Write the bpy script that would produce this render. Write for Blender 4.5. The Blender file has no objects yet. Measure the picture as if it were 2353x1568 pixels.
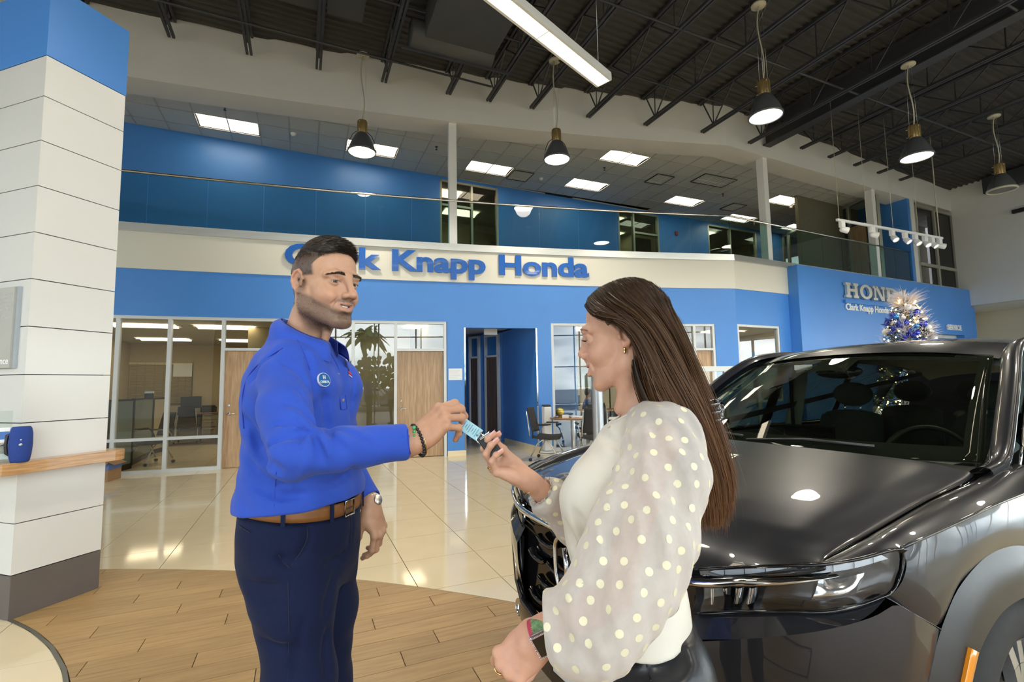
import bpy, bmesh, math, random
import numpy as np
from math import sin, cos, pi, radians, hypot, atan2, sqrt
from mathutils import Vector, Matrix
random.seed(4)
rng = np.random.default_rng(7)
S = bpy.context.scene
COL = S.collection
# ---------------------------------------------------------------- camera
FPX, PITCH, ROLL, EYE = 1124.0, 0.087, -0.0170, 1.44
CX, CY = 1176.5, 784.0
_cr, _sr, _cp, _sp = cos(ROLL), sin(ROLL), cos(PITCH), sin(PITCH)
# world axes written in camera space (x right, y down, z forward)
RT = np.array([_cr, _sr, 0.0])
FW = np.array([-_sr*_sp, _cr*_sp, _cp])
UP = np.array([_sr*_cp, -_cr*_cp, _sp])
cam_d = bpy.data.cameras.new('camera')
cam = bpy.data.objects.new('camera', cam_d); COL.objects.link(cam)
cam_d.sensor_width = 36.0; cam_d.sensor_fit = 'HORIZONTAL'
cam_d.lens = 36.0*FPX/2353.0
cam_d.clip_start = 0.05; cam_d.clip_end = 300
_R = np.array([RT, FW, UP])            # rows: world x,y,z in camera space
_M = Matrix(((_R[0][0], -_R[0][1], -_R[0][2], 0.0),
             (_R[1][0], -_R[1][1], -_R[1][2], 0.0),
             (_R[2][0], -_R[2][1], -_R[2][2], EYE),
             (0, 0, 0, 1)))
cam.matrix_world = _M
S.camera = cam
def ray(x, y):
  v = np.array([x-CX, y-CY, FPX]); return np.array([v@RT, v@FW, v@UP])
def at_z(x, y, z):
  d = ray(x, y); t = (z-EYE)/d[2]; return Vector((d[0]*t, d[1]*t, z))
def at_y(x, y, yy):
  d = ray(x, y); t = yy/d[1]; return Vector((d[0]*t, yy, EYE+d[2]*t))
def on_line(x, y, p, q):
  """point of the pixel's ray on the vertical plane through plan points p, q"""
  d = ray(x, y); n = np.array([q[1]-p[1], -(q[0]-p[0])]); t = (n@np.array(p[:2]))/(n@d[:2])
  return Vector((d[0]*t, d[1]*t, EYE+d[2]*t))
# ---------------------------------------------------------------- world, sun, exposure
S.view_settings.view_transform = 'Standard'
S.view_settings.look = 'None'
S.view_settings.exposure = 1.2
S.view_settings.gamma = 1.0
S.view_settings.use_curve_mapping = False
SKY = 1.0
w = bpy.data.worlds.new('world'); S.world = w; w.use_nodes = True
nt = w.node_tree; N = nt.nodes; L = nt.links; N.clear()
out = N.new('ShaderNodeOutputWorld'); bg = N.new('ShaderNodeBackground')
sky = N.new('ShaderNodeTexSky'); sky.sky_type = 'HOSEK_WILKIE'; sky.turbidity = 3.0; sky.ground_albedo = 0.35
sky.sun_direction = Vector((0.35, 0.55, 0.75)).normalized()
tc = N.new('ShaderNodeTexCoord'); mp = N.new('ShaderNodeMapping'); mp.inputs['Scale'].default_value = (1.2, 1.2, 3.5)
nz = N.new('ShaderNodeTexNoise'); nz.inputs['Scale'].default_value = 2.2; nz.inputs['Detail'].default_value = 7; nz.inputs['Roughness'].default_value = 0.55
rp = N.new('ShaderNodeValToRGB'); rp.color_ramp.elements[0].position = 0.42; rp.color_ramp.elements[1].position = 0.62
mx = N.new('ShaderNodeMix'); mx.data_type = 'RGBA'
mx.inputs[7].default_value = (1.0, 1.02, 1.05, 1)
sc_ = N.new('ShaderNodeVectorMath'); sc_.operation = 'SCALE'; sc_.inputs[3].default_value = 1.0
L.new(tc.outputs['Generated'], mp.inputs['Vector']); L.new(mp.outputs['Vector'], nz.inputs['Vector'])
L.new(nz.outputs['Fac'], rp.inputs['Fac']); L.new(rp.outputs['Color'], mx.inputs[0])
L.new(sky.outputs['Color'], sc_.inputs[0]); L.new(sc_.outputs[0], mx.inputs[6])
L.new(mx.outputs[2], bg.inputs['Color']); bg.inputs['Strength'].default_value = 5.2*SKY
L.new(bg.outputs['Background'], out.inputs['Surface'])
S.cycles.use_denoising = True
S.cycles.max_bounces = 7; S.cycles.diffuse_bounces = 4; S.cycles.glossy_bounces = 4
S.cycles.transmission_bounces = 6; S.cycles.transparent_max_bounces = 14
S.cycles.sample_clamp_indirect = 6.0
S.cycles.caustics_reflective = False; S.cycles.caustics_refractive = False
S.cycles.use_adaptive_sampling = True; S.cycles.adaptive_threshold = 0.02
# building frame: u runs along the straight walls, v away from the showroom
GU = (0.919, 0.395); GV = (-0.395, 0.919)
def uv(u, v): return (GU[0]*u+GV[0]*v, GU[1]*u+GV[1]*v)
def to_uv(p): return (GU[0]*p[0]+GU[1]*p[1], GV[0]*p[0]+GV[1]*p[1])
AZ = atan2(GU[1], GU[0])               # rotation about z of the building frame
def portal(name, u0, u1, v0, v1, z0, z1):
  (x0, y0), (x1, y1) = uv(u0, v0), uv(u1, v1)
  l = bpy.data.lights.new(name, 'AREA'); l.shape = 'RECTANGLE'
  l.size = hypot(x1-x0, y1-y0); l.size_y = z1-z0; l.cycles.is_portal = True
  o = bpy.data.objects.new(name, l); COL.objects.link(o)
  o.location = ((x0+x1)/2, (y0+y1)/2, (z0+z1)/2)
  return o
def aim(o, d):
  o.rotation_euler = Vector(d).to_track_quat('-Z', 'Y').to_euler()
# ---------------------------------------------------------------- materials
MATS = {}
def srgb(r, g, b):
  f = lambda c: (c/255)/12.92 if c/255 <= .04045 else ((c/255+.055)/1.055)**2.4
  return (f(r), f(g), f(b))
def mat(name, col=(.8, .8, .8), rough=.5, metal=0., spec=.5, coat=0., coat_rough=.03, emit=0., ecol=None,
    var=0.0, vscale=8., vstretch=(1, 1, 1), bump=0., bscale=60., sheen=0., trans=0., ior=1.5, alpha=1., sss=0., coord='Object'):
  if name in MATS: return MATS[name]
  m = bpy.data.materials.new(name); m.use_nodes = True
  nt = m.node_tree; b = nt.nodes['Principled BSDF']; MATS[name] = m
  I = b.inputs
  I['Base Color'].default_value = (*col, 1); I['Roughness'].default_value = rough; I['Metallic'].default_value = metal
  I['Specular IOR Level'].default_value = spec; I['Coat Weight'].default_value = coat; I['Coat Roughness'].default_value = coat_rough
  I['IOR'].default_value = ior; I['Transmission Weight'].default_value = trans; I['Alpha'].default_value = alpha
  if sheen: I['Sheen Weight'].default_value = sheen; I['Sheen Roughness'].default_value = .4
  if sss:
    I['Subsurface Weight'].default_value = sss; I['Subsurface Radius'].default_value = (.012, .005, .003); I['Subsurface Scale'].default_value = 1.0
  if emit:
    I['Emission Color'].default_value = (*(ecol or col), 1); I['Emission Strength'].default_value = emit
  t = nt.nodes.new('ShaderNodeTexCoord')
  if var:
    mp = nt.nodes.new('ShaderNodeMapping'); mp.inputs['Scale'].default_value = vstretch
    n = nt.nodes.new('ShaderNodeTexNoise'); n.inputs['Scale'].default_value = vscale; n.inputs['Detail'].default_value = 5
    r = nt.nodes.new('ShaderNodeMapRange'); r.inputs[1].default_value = .3; r.inputs[2].default_value = .7
    r.inputs[3].default_value = 1-var; r.inputs[4].default_value = 1+var
    h = nt.nodes.new('ShaderNodeVectorMath'); h.operation = 'SCALE'; h.inputs[0].default_value = col
    nt.links.new(t.outputs[coord], mp.inputs['Vector']); nt.links.new(mp.outputs['Vector'], n.inputs['Vector'])
    nt.links.new(n.outputs['Fac'], r.inputs[0]); nt.links.new(r.outputs[0], h.inputs[3]); nt.links.new(h.outputs[0], I['Base Color'])
  if bump:
    n2 = nt.nodes.new('ShaderNodeTexNoise'); n2.inputs['Scale'].default_value = bscale; n2.inputs['Detail'].default_value = 3
    bp = nt.nodes.new('ShaderNodeBump'); bp.inputs['Strength'].default_value = bump; bp.inputs['Distance'].default_value = .002
    nt.links.new(t.outputs[coord], n2.inputs['Vector']); nt.links.new(n2.outputs['Fac'], bp.inputs['Height']); nt.links.new(bp.outputs['Normal'], I['Normal'])
  return m
def thin_glass(name, tint=(.9, .95, .93), refl=1.0, rough=0.0, ior=1.5, opac=0.0, ocol=(.5, .5, .5)):
  m = bpy.data.materials.new(name); m.use_nodes = True; nt = m.node_tree; n = nt.nodes; n.clear()
  o = n.new('ShaderNodeOutputMaterial'); tr = n.new('ShaderNodeBsdfTransparent'); tr.inputs[0].default_value = (*tint, 1)
  gl = n.new('ShaderNodeBsdfGlossy'); gl.inputs['Roughness'].default_value = rough; gl.inputs[0].default_value = (refl, refl, refl, 1)
  fr = n.new('ShaderNodeFresnel'); fr.inputs[0].default_value = ior
  # panes are closed boxes: use the front side's reflectance on both sides
  mx = n.new('ShaderNodeMixShader'); L = nt.links
  geo = n.new('ShaderNodeNewGeometry'); iv = n.new('ShaderNodeMath'); iv.operation = 'SUBTRACT'; iv.inputs[0].default_value = 1
  ml = n.new('ShaderNodeMath'); ml.operation = 'MULTIPLY'
  L.new(geo.outputs['Backfacing'], iv.inputs[1]); L.new(fr.outputs[0], ml.inputs[0]); L.new(iv.outputs[0], ml.inputs[1])
  L.new(ml.outputs[0], mx.inputs[0]); 
  if opac:
    df = n.new('ShaderNodeBsdfDiffuse'); df.inputs[0].default_value = (*ocol, 1); m2 = n.new('ShaderNodeMixShader'); m2.inputs[0].default_value = opac
    L.new(tr.outputs[0], m2.inputs[1]); L.new(df.outputs[0], m2.inputs[2]); L.new(m2.outputs[0], mx.inputs[1])
  else: L.new(tr.outputs[0], mx.inputs[1])
  L.new(gl.outputs[0], mx.inputs[2]); L.new(mx.outputs[0], o.inputs[0])
  MATS[name] = m; return m
def wood_mat(name, c1, c2, scale=3., stretch=(1, 14, 14), rough=.4, spec=.5, coat=0.):
  m = bpy.data.materials.new(name); m.use_nodes = True; nt = m.node_tree; b = nt.nodes['Principled BSDF']; MATS[name] = m
  n = nt.nodes; L = nt.links
  t = n.new('ShaderNodeTexCoord'); mp = n.new('ShaderNodeMapping'); mp.inputs['Scale'].default_value = stretch
  oi = n.new('ShaderNodeObjectInfo'); ad = n.new('ShaderNodeVectorMath'); ad.operation = 'ADD'
  sc = n.new('ShaderNodeVectorMath'); sc.operation = 'SCALE'; sc.inputs[0].default_value = (37, 91, 53)
  nz = n.new('ShaderNodeTexNoise'); nz.inputs['Scale'].default_value = scale; nz.inputs['Detail'].default_value = 7; nz.inputs['Distortion'].default_value = .4
  r = n.new('ShaderNodeValToRGB'); r.color_ramp.elements[0].color = (*c1, 1); r.color_ramp.elements[1].color = (*c2, 1)
  r.color_ramp.elements[0].position = .35; r.color_ramp.elements[1].position = .65
  hs = n.new('ShaderNodeHueSaturation'); mr = n.new('ShaderNodeMapRange'); mr.inputs[3].default_value = .88; mr.inputs[4].default_value = 1.1
  L.new(oi.outputs['Random'], sc.inputs[3]); L.new(t.outputs['Object'], mp.inputs['Vector']); L.new(mp.outputs[0], ad.inputs[0]); L.new(sc.outputs[0], ad.inputs[1])
  L.new(ad.outputs[0], nz.inputs['Vector']); L.new(nz.outputs['Fac'], r.inputs[0]); L.new(oi.outputs['Random'], mr.inputs[0]); L.new(mr.outputs[0], hs.inputs['Value'])
  L.new(r.outputs[0], hs.inputs['Color']); L.new(hs.outputs[0], b.inputs['Base Color'])
  b.inputs['Roughness'].default_value = rough; b.inputs['Specular IOR Level'].default_value = spec; b.inputs['Coat Weight'].default_value = coat
  return m
# ---------------------------------------------------------------- mesh helpers
WM = {}                                    # world matrix of every empty / parent
def wmat(o): return WM.get(o.name, Matrix.Identity(4))
class MB:
  def __init__(s): s.v = []; s.f = []; s.M = None; s.mi = []; s.cur = 0; s.sm = []; s.smooth = False
  def add(s, vs, fs):
    k = len(s.v)
    for p in vs:
      p = Vector(p)
      if s.M is not None: p = s.M @ p
      s.v.append(p)
    for f in fs: s.f.append([i+k for i in f]); s.mi.append(s.cur); s.sm.append(s.smooth)
    return s
  def box(s, c, d, rz=0., bev=0.):
    x, y, z = d[0]/2, d[1]/2, d[2]/2
    R = Matrix.Rotation(rz, 3, 'Z') if not isinstance(rz, Matrix) else rz
    c = Vector(c)
    vs = [c+R@Vector((i*x, j*y, k*z)) for k in (-1, 1) for j in (-1, 1) for i in (-1, 1)]
    return s.add(vs, [(0, 2, 3, 1), (4, 5, 7, 6), (0, 1, 5, 4), (2, 6, 7, 3), (0, 4, 6, 2), (1, 3, 7, 5)])
  def bar(s, a, b, w, h=None, up=(0, 0, 1)):
    a, b = Vector(a), Vector(b); h = h or w; d = (b-a)
    if d.length < 1e-6: return s
    d.normalize(); u = Vector(up)
    if abs(d.dot(u)) > .98: u = Vector((1, 0, 0))
    r = d.cross(u).normalized(); u = r.cross(d)
    vs = [p+r*i*w/2+u*j*h/2 for p in (a, b) for i, j in ((-1, -1), (1, -1), (1, 1), (-1, 1))]
    return s.add(vs, [(0, 3, 2, 1), (4, 5, 6, 7), (0, 1, 5, 4), (1, 2, 6, 5), (2, 3, 7, 6), (3, 0, 4, 7)])
  def prism(s, poly, z0, z1):
    n = len(poly)
    a = sum(poly[i][0]*poly[(i+1) % n][1]-poly[(i+1) % n][0]*poly[i][1] for i in range(n))
    if a < 0: poly = poly[::-1]
    vs = [(p[0], p[1], z0) for p in poly]+[(p[0], p[1], z1) for p in poly]
    fs = [tuple(range(n))[::-1], tuple(range(n, 2*n))]+[(i, (i+1) % n, n+(i+1) % n, n+i) for i in range(n)]
    return s.add(vs, fs)
  def tube(s, pts, r, n=8, cap=True, closed=False):
    pts = [Vector(p) for p in pts]; m = len(pts)
    rs = r if isinstance(r, (list, tuple)) else [r]*m
    k = len(s.v); u = None; vs = []
    for i, p in enumerate(pts):
      if closed: d = pts[(i+1) % m]-pts[i-1]
      else: d = pts[min(i+1, m-1)]-pts[max(i-1, 0)]
      d.normalize()
      if u is None:
        u = Vector((0, 0, 1)) if abs(d.z) < .9 else Vector((1, 0, 0))
      u = (u-d*u.dot(d)).normalized(); w = d.cross(u)
      for j in range(n):
        a = 2*pi*j/n; vs.append(p+(u*cos(a)+w*sin(a))*rs[i])
    fs = []
    for i in range(m if closed else m-1):
      a, b = i*n, ((i+1) % m)*n
      for j in range(n): fs.append((a+j, a+(j+1) % n, b+(j+1) % n, b+j))
    if cap and not closed: fs += [tuple(range(n))[::-1], tuple(range((m-1)*n, m*n))]
    s.smooth = True; s.add(vs, fs); s.smooth = False
    return s
  def lathe(s, prof, n=24, c=(0, 0, 0), ax=None, cap=False):
    """prof: (radius, height) pairs; ax: 3x3 rotation"""
    vs = []; c = Vector(c)
    for r, h in prof:
      for j in range(n):
        a = 2*pi*j/n; p = Vector((r*cos(a), r*sin(a), h))
        vs.append(c+(ax@p if ax is not None else p))
    fs = []
    for i in range(len(prof)-1):
      for j in range(n): fs.append((i*n+j, i*n+(j+1) % n, (i+1)*n+(j+1) % n, (i+1)*n+j))
    if cap: fs += [tuple(range(n))[::-1], tuple(range((len(prof)-1)*n, len(prof)*n))]
    s.smooth = True; s.add(vs, fs); s.smooth = False
    return s
  def ball(s, c, r, n=12, m=8):
    r = r if isinstance(r, (tuple, list)) else (r, r, r); c = Vector(c)
    vs = [c+Vector((r[0]*sin(pi*i/m)*cos(2*pi*j/n), r[1]*sin(pi*i/m)*sin(2*pi*j/n), r[2]*cos(pi*i/m))) for i in range(m+1) for j in range(n)]
    fs = [(i*n+j, (i+1)*n+j, (i+1)*n+(j+1) % n, i*n+(j+1) % n) for i in range(m) for j in range(n)]
    s.smooth = True; s.add(vs, fs); s.smooth = False
    return s
  def grid(s, fn, nu, nv, flip=False):
    """fn(a,b) with a,b in 0..1"""
    vs = [fn(i/nu, j/nv) for i in range(nu+1) for j in range(nv+1)]
    w = nv+1; fs = []
    for i in range(nu):
      for j in range(nv):
        q = (i*w+j, (i+1)*w+j, (i+1)*w+j+1, i*w+j+1)
        fs.append(q[::-1] if flip else q)
    s.smooth = True; s.add(vs, fs); s.smooth = False
    return s
  def sheet(s, fn, nu, nv, nrm, t, flip=False):
    """grid with thickness t (pushed along nrm(a,b) or a fixed vector)"""
    F = lambda a, b: Vector(fn(a, b))
    G = (lambda a, b: F(a, b)+Vector(nrm(a, b))*t) if callable(nrm) else (lambda a, b: F(a, b)+Vector(nrm)*t)
    k = len(s.v); s.grid(F, nu, nv, flip); k2 = len(s.v); s.grid(G, nu, nv, not flip)
    w = nv+1
    edge = [i*w for i in range(nu+1)]+[nu*w+j for j in range(1, w)]+[i*w+nv for i in range(nu-1, -1, -1)]+[j for j in range(nv-1, 0, -1)]
    n = len(edge)
    for i in range(n):
      a, b = edge[i], edge[(i+1) % n]
      q = [k+a, k+b, k2+b, k2+a]
      s.f.append(q if flip else q[::-1]); s.mi.append(s.cur); s.sm.append(False)
    return s
  def build(s, name, m=None, parent=None, smooth=None, bevel=0., local=False, seg=2, kind=None, label=None, subsurf=0, autos=None):
    me = bpy.data.meshes.new(name)
    inv = wmat(parent).inverted() if (parent is not None and not local) else Matrix.Identity(4)
    me.from_pydata([tuple(inv@p) for p in s.v], [], s.f)
    ms = m if isinstance(m, (list, tuple)) else [m]
    for x in ms:
      if x is not None: me.materials.append(MATS[x] if isinstance(x, str) else x)
    sm = s.sm if smooth is None else [smooth]*len(s.f)
    me.polygons.foreach_set('use_smooth', sm)
    if len(ms) > 1: me.polygons.foreach_set('material_index', s.mi)
    me.update()
    o = bpy.data.objects.new(name, me); COL.objects.link(o)
    if parent is not None: o.parent = parent; WM[o.name] = wmat(parent)
    if bevel:
      b = o.modifiers.new('bevel', 'BEVEL'); b.width = bevel; b.segments = seg; b.limit_method = 'ANGLE'; b.angle_limit = radians(40)
    if subsurf:
      b = o.modifiers.new('subsurf', 'SUBSURF'); b.levels = subsurf; b.render_levels = subsurf
    if kind: o['kind'] = kind
    if label: o['label'] = label
    return o
def tag(o, label, cat, group=None):
  o['label'] = label; o['category'] = cat
  if group: o['group'] = group
  return o
def thing(name, label, cat, loc=(0, 0, 0), rz=0., group=None):
  o = bpy.data.objects.new(name, None); COL.objects.link(o); o.empty_display_size = .1
  o.location = loc; o.rotation_euler = (0, 0, rz)
  WM[o.name] = Matrix.Translation(Vector(loc))@Matrix.Rotation(rz, 4, 'Z')
  if label: tag(o, label, cat, group)
  return o
def root(name, loc=(0, 0, 0), kind='structure'):
  o = thing(name, None, None, loc); o['kind'] = kind; return o
def kids(o): return [c for c in bpy.data.objects if c.parent == o]
def copy_tree(o, loc=None, rz=None, label=None, par=None):
  ch = kids(o); c = o.copy(); COL.objects.link(c)
  if par is not None: c.parent = par
  if loc is not None: c.location = loc
  if rz is not None: c.rotation_euler = (0, 0, rz)
  if par is None: WM[c.name] = Matrix.Translation(c.location)@c.rotation_euler.to_matrix().to_4x4()
  if label: c['label'] = label
  for k in ch: copy_tree(k, par=c)
  return c
def inst(src, name, loc, rz, parent):
  """another object sharing src's mesh, placed at world loc under parent"""
  c = bpy.data.objects.new(name, src.data); COL.objects.link(c)
  c.parent = parent
  M = wmat(parent).inverted()@(Matrix.Translation(Vector(loc))@Matrix.Rotation(rz, 4, 'Z')); c.matrix_basis = M
  for md in src.modifiers:
    n = c.modifiers.new(md.name, md.type)
    if md.type == 'BEVEL': n.width = md.width; n.segments = md.segments; n.limit_method = 'ANGLE'; n.angle_limit = md.angle_limit
  return c
def letters(txt, size, m, parent, frame, name='letter', extrude=.02, bold=0., sx=1., split=True, font_offset=0., bend=None, thick=0., word_gap=1.):
  """lettering as real geometry: frame maps (x along, y up, z out) to world"""
  cu = bpy.data.curves.new('t', 'FONT'); cu.body = txt; cu.size = size; cu.extrude = extrude; cu.offset = font_offset; cu.space_word = word_gap
  cu.resolution_u = 4
  o = bpy.data.objects.new('t', cu); COL.objects.link(o)
  bpy.context.view_layer.update()
  dg = bpy.context.evaluated_depsgraph_get(); me = bpy.data.meshes.new_from_object(o.evaluated_get(dg))
  bpy.data.objects.remove(o)
  bm = bmesh.new(); bm.from_mesh(me)
  bmesh.ops.remove_doubles(bm, verts=bm.verts, dist=1e-5)
  bm.verts.ensure_lookup_table()
  seen = set(); isl = []
  for v in bm.verts:
    if v.index in seen: continue
    st = [v]; seen.add(v.index); g = []
    while st:
      a = st.pop(); g.append(a)
      for e in a.link_edges:
        b = e.other_vert(a)
        if b.index not in seen: seen.add(b.index); st.append(b)
    isl.append(g)
  # dots of i join the stem below
  groups = []
  for g in sorted(isl, key=lambda g: min(v.co.x for v in g)):
    a, b = min(v.co.x for v in g), max(v.co.x for v in g)
    for G in groups:
      if min(b, G[1])-max(a, G[0]) > .6*min(b-a, G[1]-G[0]): G[2] += g; G[0] = min(a, G[0]); G[1] = max(b, G[1]); break
    else: groups.append([a, b, list(g)])
  if not split: groups = [[0, 0, [v for G in groups for v in G[2]]]]
  res = []
  W = max(v.co.x for v in bm.verts)
  for G in groups:
    ids = {v.index: i for i, v in enumerate(G[2])}
    mb = MB()
    vs = [frame(v.co.x*sx, v.co.y, v.co.z+extrude) for v in G[2]]
    fs = [[ids[v.index] for v in f.verts] for f in bm.faces if f.verts[0].index in ids]
    mb.add(vs, fs); res.append(mb.build(name, m, parent))
  bm.free()
  return res
def text_width(txt, size, word_gap=1.):
  cu = bpy.data.curves.new('t', 'FONT'); cu.body = txt; cu.size = size; cu.space_word = word_gap
  o = bpy.data.objects.new('t', cu); COL.objects.link(o); bpy.context.view_layer.update()
  w = o.dimensions.x; bpy.data.objects.remove(o); return w
def pline(pts):
  P = np.array(pts, float); T = np.r_[0, np.cumsum(np.linalg.norm(np.diff(P, axis=0), axis=1))]; T /= T[-1]
  def f(t):
    return np.array([np.interp(t, T, P[:, k]) for k in range(P.shape[1])])
  return f
def plS(pts, n=40):
  """polyline smoothed by Catmull-Rom"""
  P = np.array(pts, float); m = len(P)
  if m < 3: return pline(pts)
  Q = []
  for i in range(m-1):
    p0, p1, p2, p3 = P[max(i-1, 0)], P[i], P[i+1], P[min(i+2, m-1)]
    for k in range(8):
      t = k/8; Q.append(.5*((2*p1)+(-p0+p2)*t+(2*p0-5*p1+4*p2-p3)*t*t+(-p0+3*p1-3*p2+p3)*t**3))
  Q.append(P[-1]); return pline(Q)
# ================================================================ materials
BLUE = (.062, .235, .64)
mat('blue_paint', BLUE, .42, var=.03, vscale=1.2, bump=.25, bscale=180, coord='Object')
mat('fascia_cream', (.68, .65, .56), .38, var=.015, vscale=1.)
mat('white_wall', (.66, .655, .64), .7, var=.02, vscale=1.5, bump=.15, bscale=150)
mat('cream_wall', (.74, .69, .58), .7, var=.02, vscale=1.5)
mat('ceiling_tile', (.62, .625, .61), .9, var=.05, vscale=40, bump=.5, bscale=300)
mat('t_bar', (.46, .46, .45), .6, var=.03)
mat('floor_tile', (.78, .67, .46), .075, spec=.55, var=.035, vscale=3.)
mat('tile_joint', (.12, .10, .075), .8, var=.1)
wood_mat('wood_tile', (.36, .225, .095), (.45, .295, .13), 2.4, (1.6, 22, 8), .36, .4)
mat('plank_joint', (.12, .095, .06), .85, var=.1)
mat('white_metal', (.62, .64, .64), .35, spec=.5, var=.015)
mat('bright_white', (.78, .78, .77), .45, var=.01)
mat('steel', (.78, .76, .70), .33, metal=1., var=.06, vscale=2, vstretch=(1, 1, 30))
mat('steel_polished', (.70, .66, .60), .14, metal=1., var=.03)
mat('chrome', (.72, .73, .75), .07, metal=1., var=.01)
mat('silver_paint', (.45, .47, .50), .32, metal=.7, var=.02)
mat('column_panel', (.66, .655, .635), .17, spec=.55, var=.01, vscale=1.)
mat('gap_dark', (.05, .05, .05), .8, var=.1)
mat('base_grey', (.115, .098, .090), .38, var=.05, vscale=5)
mat('deck', (.045, .042, .040), .62, var=.12, vscale=1.5)
mat('joist', (.036, .037, .043), .5, var=.1, vscale=2)
mat('duct', (.055, .055, .055), .5, var=.06, vscale=3)
mat('black_plastic', (.012, .012, .013), .38, var=.1)
mat('dark_rubber', (.02, .02, .02), .7, var=.1)
wood_mat('door_wood', (.40, .25, .135), (.56, .37, .22), 2.2, (14, 14, 1.2), .42, .4)
wood_mat('counter_wood', (.40, .21, .085), (.56, .33, .15), 2.4, (3, 3, 40), .22, .5, .3)
mat('office_wall', (.50, .42, .26), .8, var=.03)
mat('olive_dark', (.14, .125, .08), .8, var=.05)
mat('carpet', (.13, .095, .045), .95, var=.15, vscale=30, vstretch=(1, 8, 1), bump=.5)
mat('mesh_black', (.025, .025, .027), .7, var=.15, vscale=90)
mat('grey_fabric', (.17, .20, .20), .9, var=.08, vscale=60)
mat('paper', (.80, .82, .84), .6, var=.01)
mat('beige_metal', (.42, .38, .28), .5, var=.02)
mat('blind', (.74, .62, .36), .6, var=.02)
mat('lamp_glow', (1, .93, .78), .5, emit=3., ecol=(1., .88, .66), var=.01)
mat('troffer_glow', (1, .93, .78), .5, emit=3.6, ecol=(1., .84, .60), var=.01)
mat('troffer_glow2', (1, .93, .78), .5, emit=2.6, ecol=(1., .83, .52), var=.01)
mat('bulb_glow', (1, .95, .85), .5, emit=14., ecol=(1., .88, .66), var=.01)
thin_glass('glass_clear', (.93, .96, .95), 1.0)
thin_glass('glass_shop', (.86, .87, .84), 1.0, ior=1.75)
thin_glass('glass_rail', (.74, .88, .86), .9, ior=1.55)
thin_glass('glass_dark', (.50, .52, .48), .9, ior=1.55)
# ================================================================ back wall curve
def wy(x):
  if x <= 5.25: return -.0088*x*x+.232*x+10.36
  return 11.336+(x-5.25)*.5065
def wn(x):
  """unit normal pointing into the showroom"""
  s = (-.0176*x+.232) if x <= 5.25 else .5065
  n = Vector((s, -1)); n.normalize(); return n
def wp(x, d=0., z=0.):
  n = wn(x); return Vector((x+n.x*d, wy(x)+n.y*d, z))
def wx(px, py=900):
  """x on the wall curve seen at a pixel column"""
  d = ray(px, py); t = d[0]/d[1]; lo, hi = -14., 16.
  for _ in range(50):
    m = (lo+hi)/2
    if m-t*wy(m) < 0: lo = m
    else: hi = m
  return (lo+hi)/2
def wstrip(mb, x0, x1, z0, z1, d0, d1, step=.6):
  """curved solid following the wall from d0 (back) to d1 (front, into the room)"""
  n = max(1, int(math.ceil((x1-x0)/step))); xs = [x0+(x1-x0)*i/n for i in range(n+1)]
  if x0 < 5.25 < x1: xs = sorted(xs+[5.25])
  k = 4; vs = []
  for x in xs: vs += [wp(x, d0, z0), wp(x, d1, z0), wp(x, d1, z1), wp(x, d0, z1)]
  fs = [(0, 1, 2, 3), tuple(range((len(xs)-1)*k, len(xs)*k))[::-1]]
  for i in range(len(xs)-1):
    for j in range(k): a = i*k+j; b = i*k+(j+1) % k; fs.append((a, a+k, b+k, b))
  return mb.add(vs, fs)
# ================================================================ floor
floor = root('floor')
g = MB(); (a, b, c, d_) = [uv(*q) for q in ((-22, -16), (26, -16), (26, 22), (-22, 22))]
g.prism([a, b, c, d_], -.30, -.012); g.build('floor_slab', 'tile_joint', floor)
C1, R1 = (-3.34, -3.89), 7.984          # wood area's outer edge
C2, R2 = (-4.633, .143), 3.406          # inner round beige area
TU, TV = .607, .632                     # tile size; a line of joints passes through here
U0, V0 = 1.331*1.051, 4.564*1.051
def clip_out(poly, C, R, keep_out=True):
  """cut a polygon by a circle: densify, drop the wrong side, follow the arc across the cut"""
  P = []
  for i in range(len(poly)):
    a, b = Vector(poly[i]), Vector(poly[(i+1) % len(poly)]); n = max(1, int((b-a).length/.03))
    P += [a.lerp(b, k/n) for k in range(n)]
  sd = lambda p: (hypot(p.x-C[0], p.y-C[1])-R)*(1 if keep_out else -1)
  ins = [sd(p) > 0 for p in P]
  if all(ins): return poly
  if not any(ins): return None
  n = len(P); st = next(i for i in range(n) if ins[i] and not ins[i-1])
  run = []; i = st
  while ins[i % n] and i < st+n: run.append(P[i % n]); i += 1
  def cross(a, b):
    for _ in range(18):
      m = (a+b)/2
      if sd(m) > 0: a = m
      else: b = m
    return a
  e1 = cross(run[0], P[st-1]); e2 = cross(run[-1], P[i % n])
  a1 = atan2(e2.y-C[1], e2.x-C[0]); a2 = atan2(e1.y-C[1], e1.x-C[0]); da = (a2-a1+pi) % (2*pi)-pi
  arc = [Vector((C[0]+R*cos(a1+da*t/6), C[1]+R*sin(a1+da*t/6))) for t in range(7)]
  # simplify straight runs
  out = arc+run; res = []
  for k in range(len(out)):
    p, q, r = out[k-1], out[k], out[(k+1) % len(out)]
    if abs((q-p).cross(r-q)) > 1e-6 or k < 7: res.append(q)
  return [tuple(p) for p in res] if len(res) > 2 else None
def in_view(p, z=0.):
  d = np.array([p[0], p[1], z-EYE]); c = d[0]*RT+d[1]*FW+d[2]*UP
  if c[2] < .15: return False
  x, y = CX+FPX*c[0]/c[2], CY+FPX*c[1]/c[2]
  return -250 < x < 2600 and -250 < y < 1850
G_ = .0030
_tile = MB(); _tile.box((0, 0, -.006), (TU-2*G_, TV-2*G_, .012)); _tile = _tile.build('tile', 'floor_tile', floor)
_cnt = 0; rest = MB(); first = True; tiles = []
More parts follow.
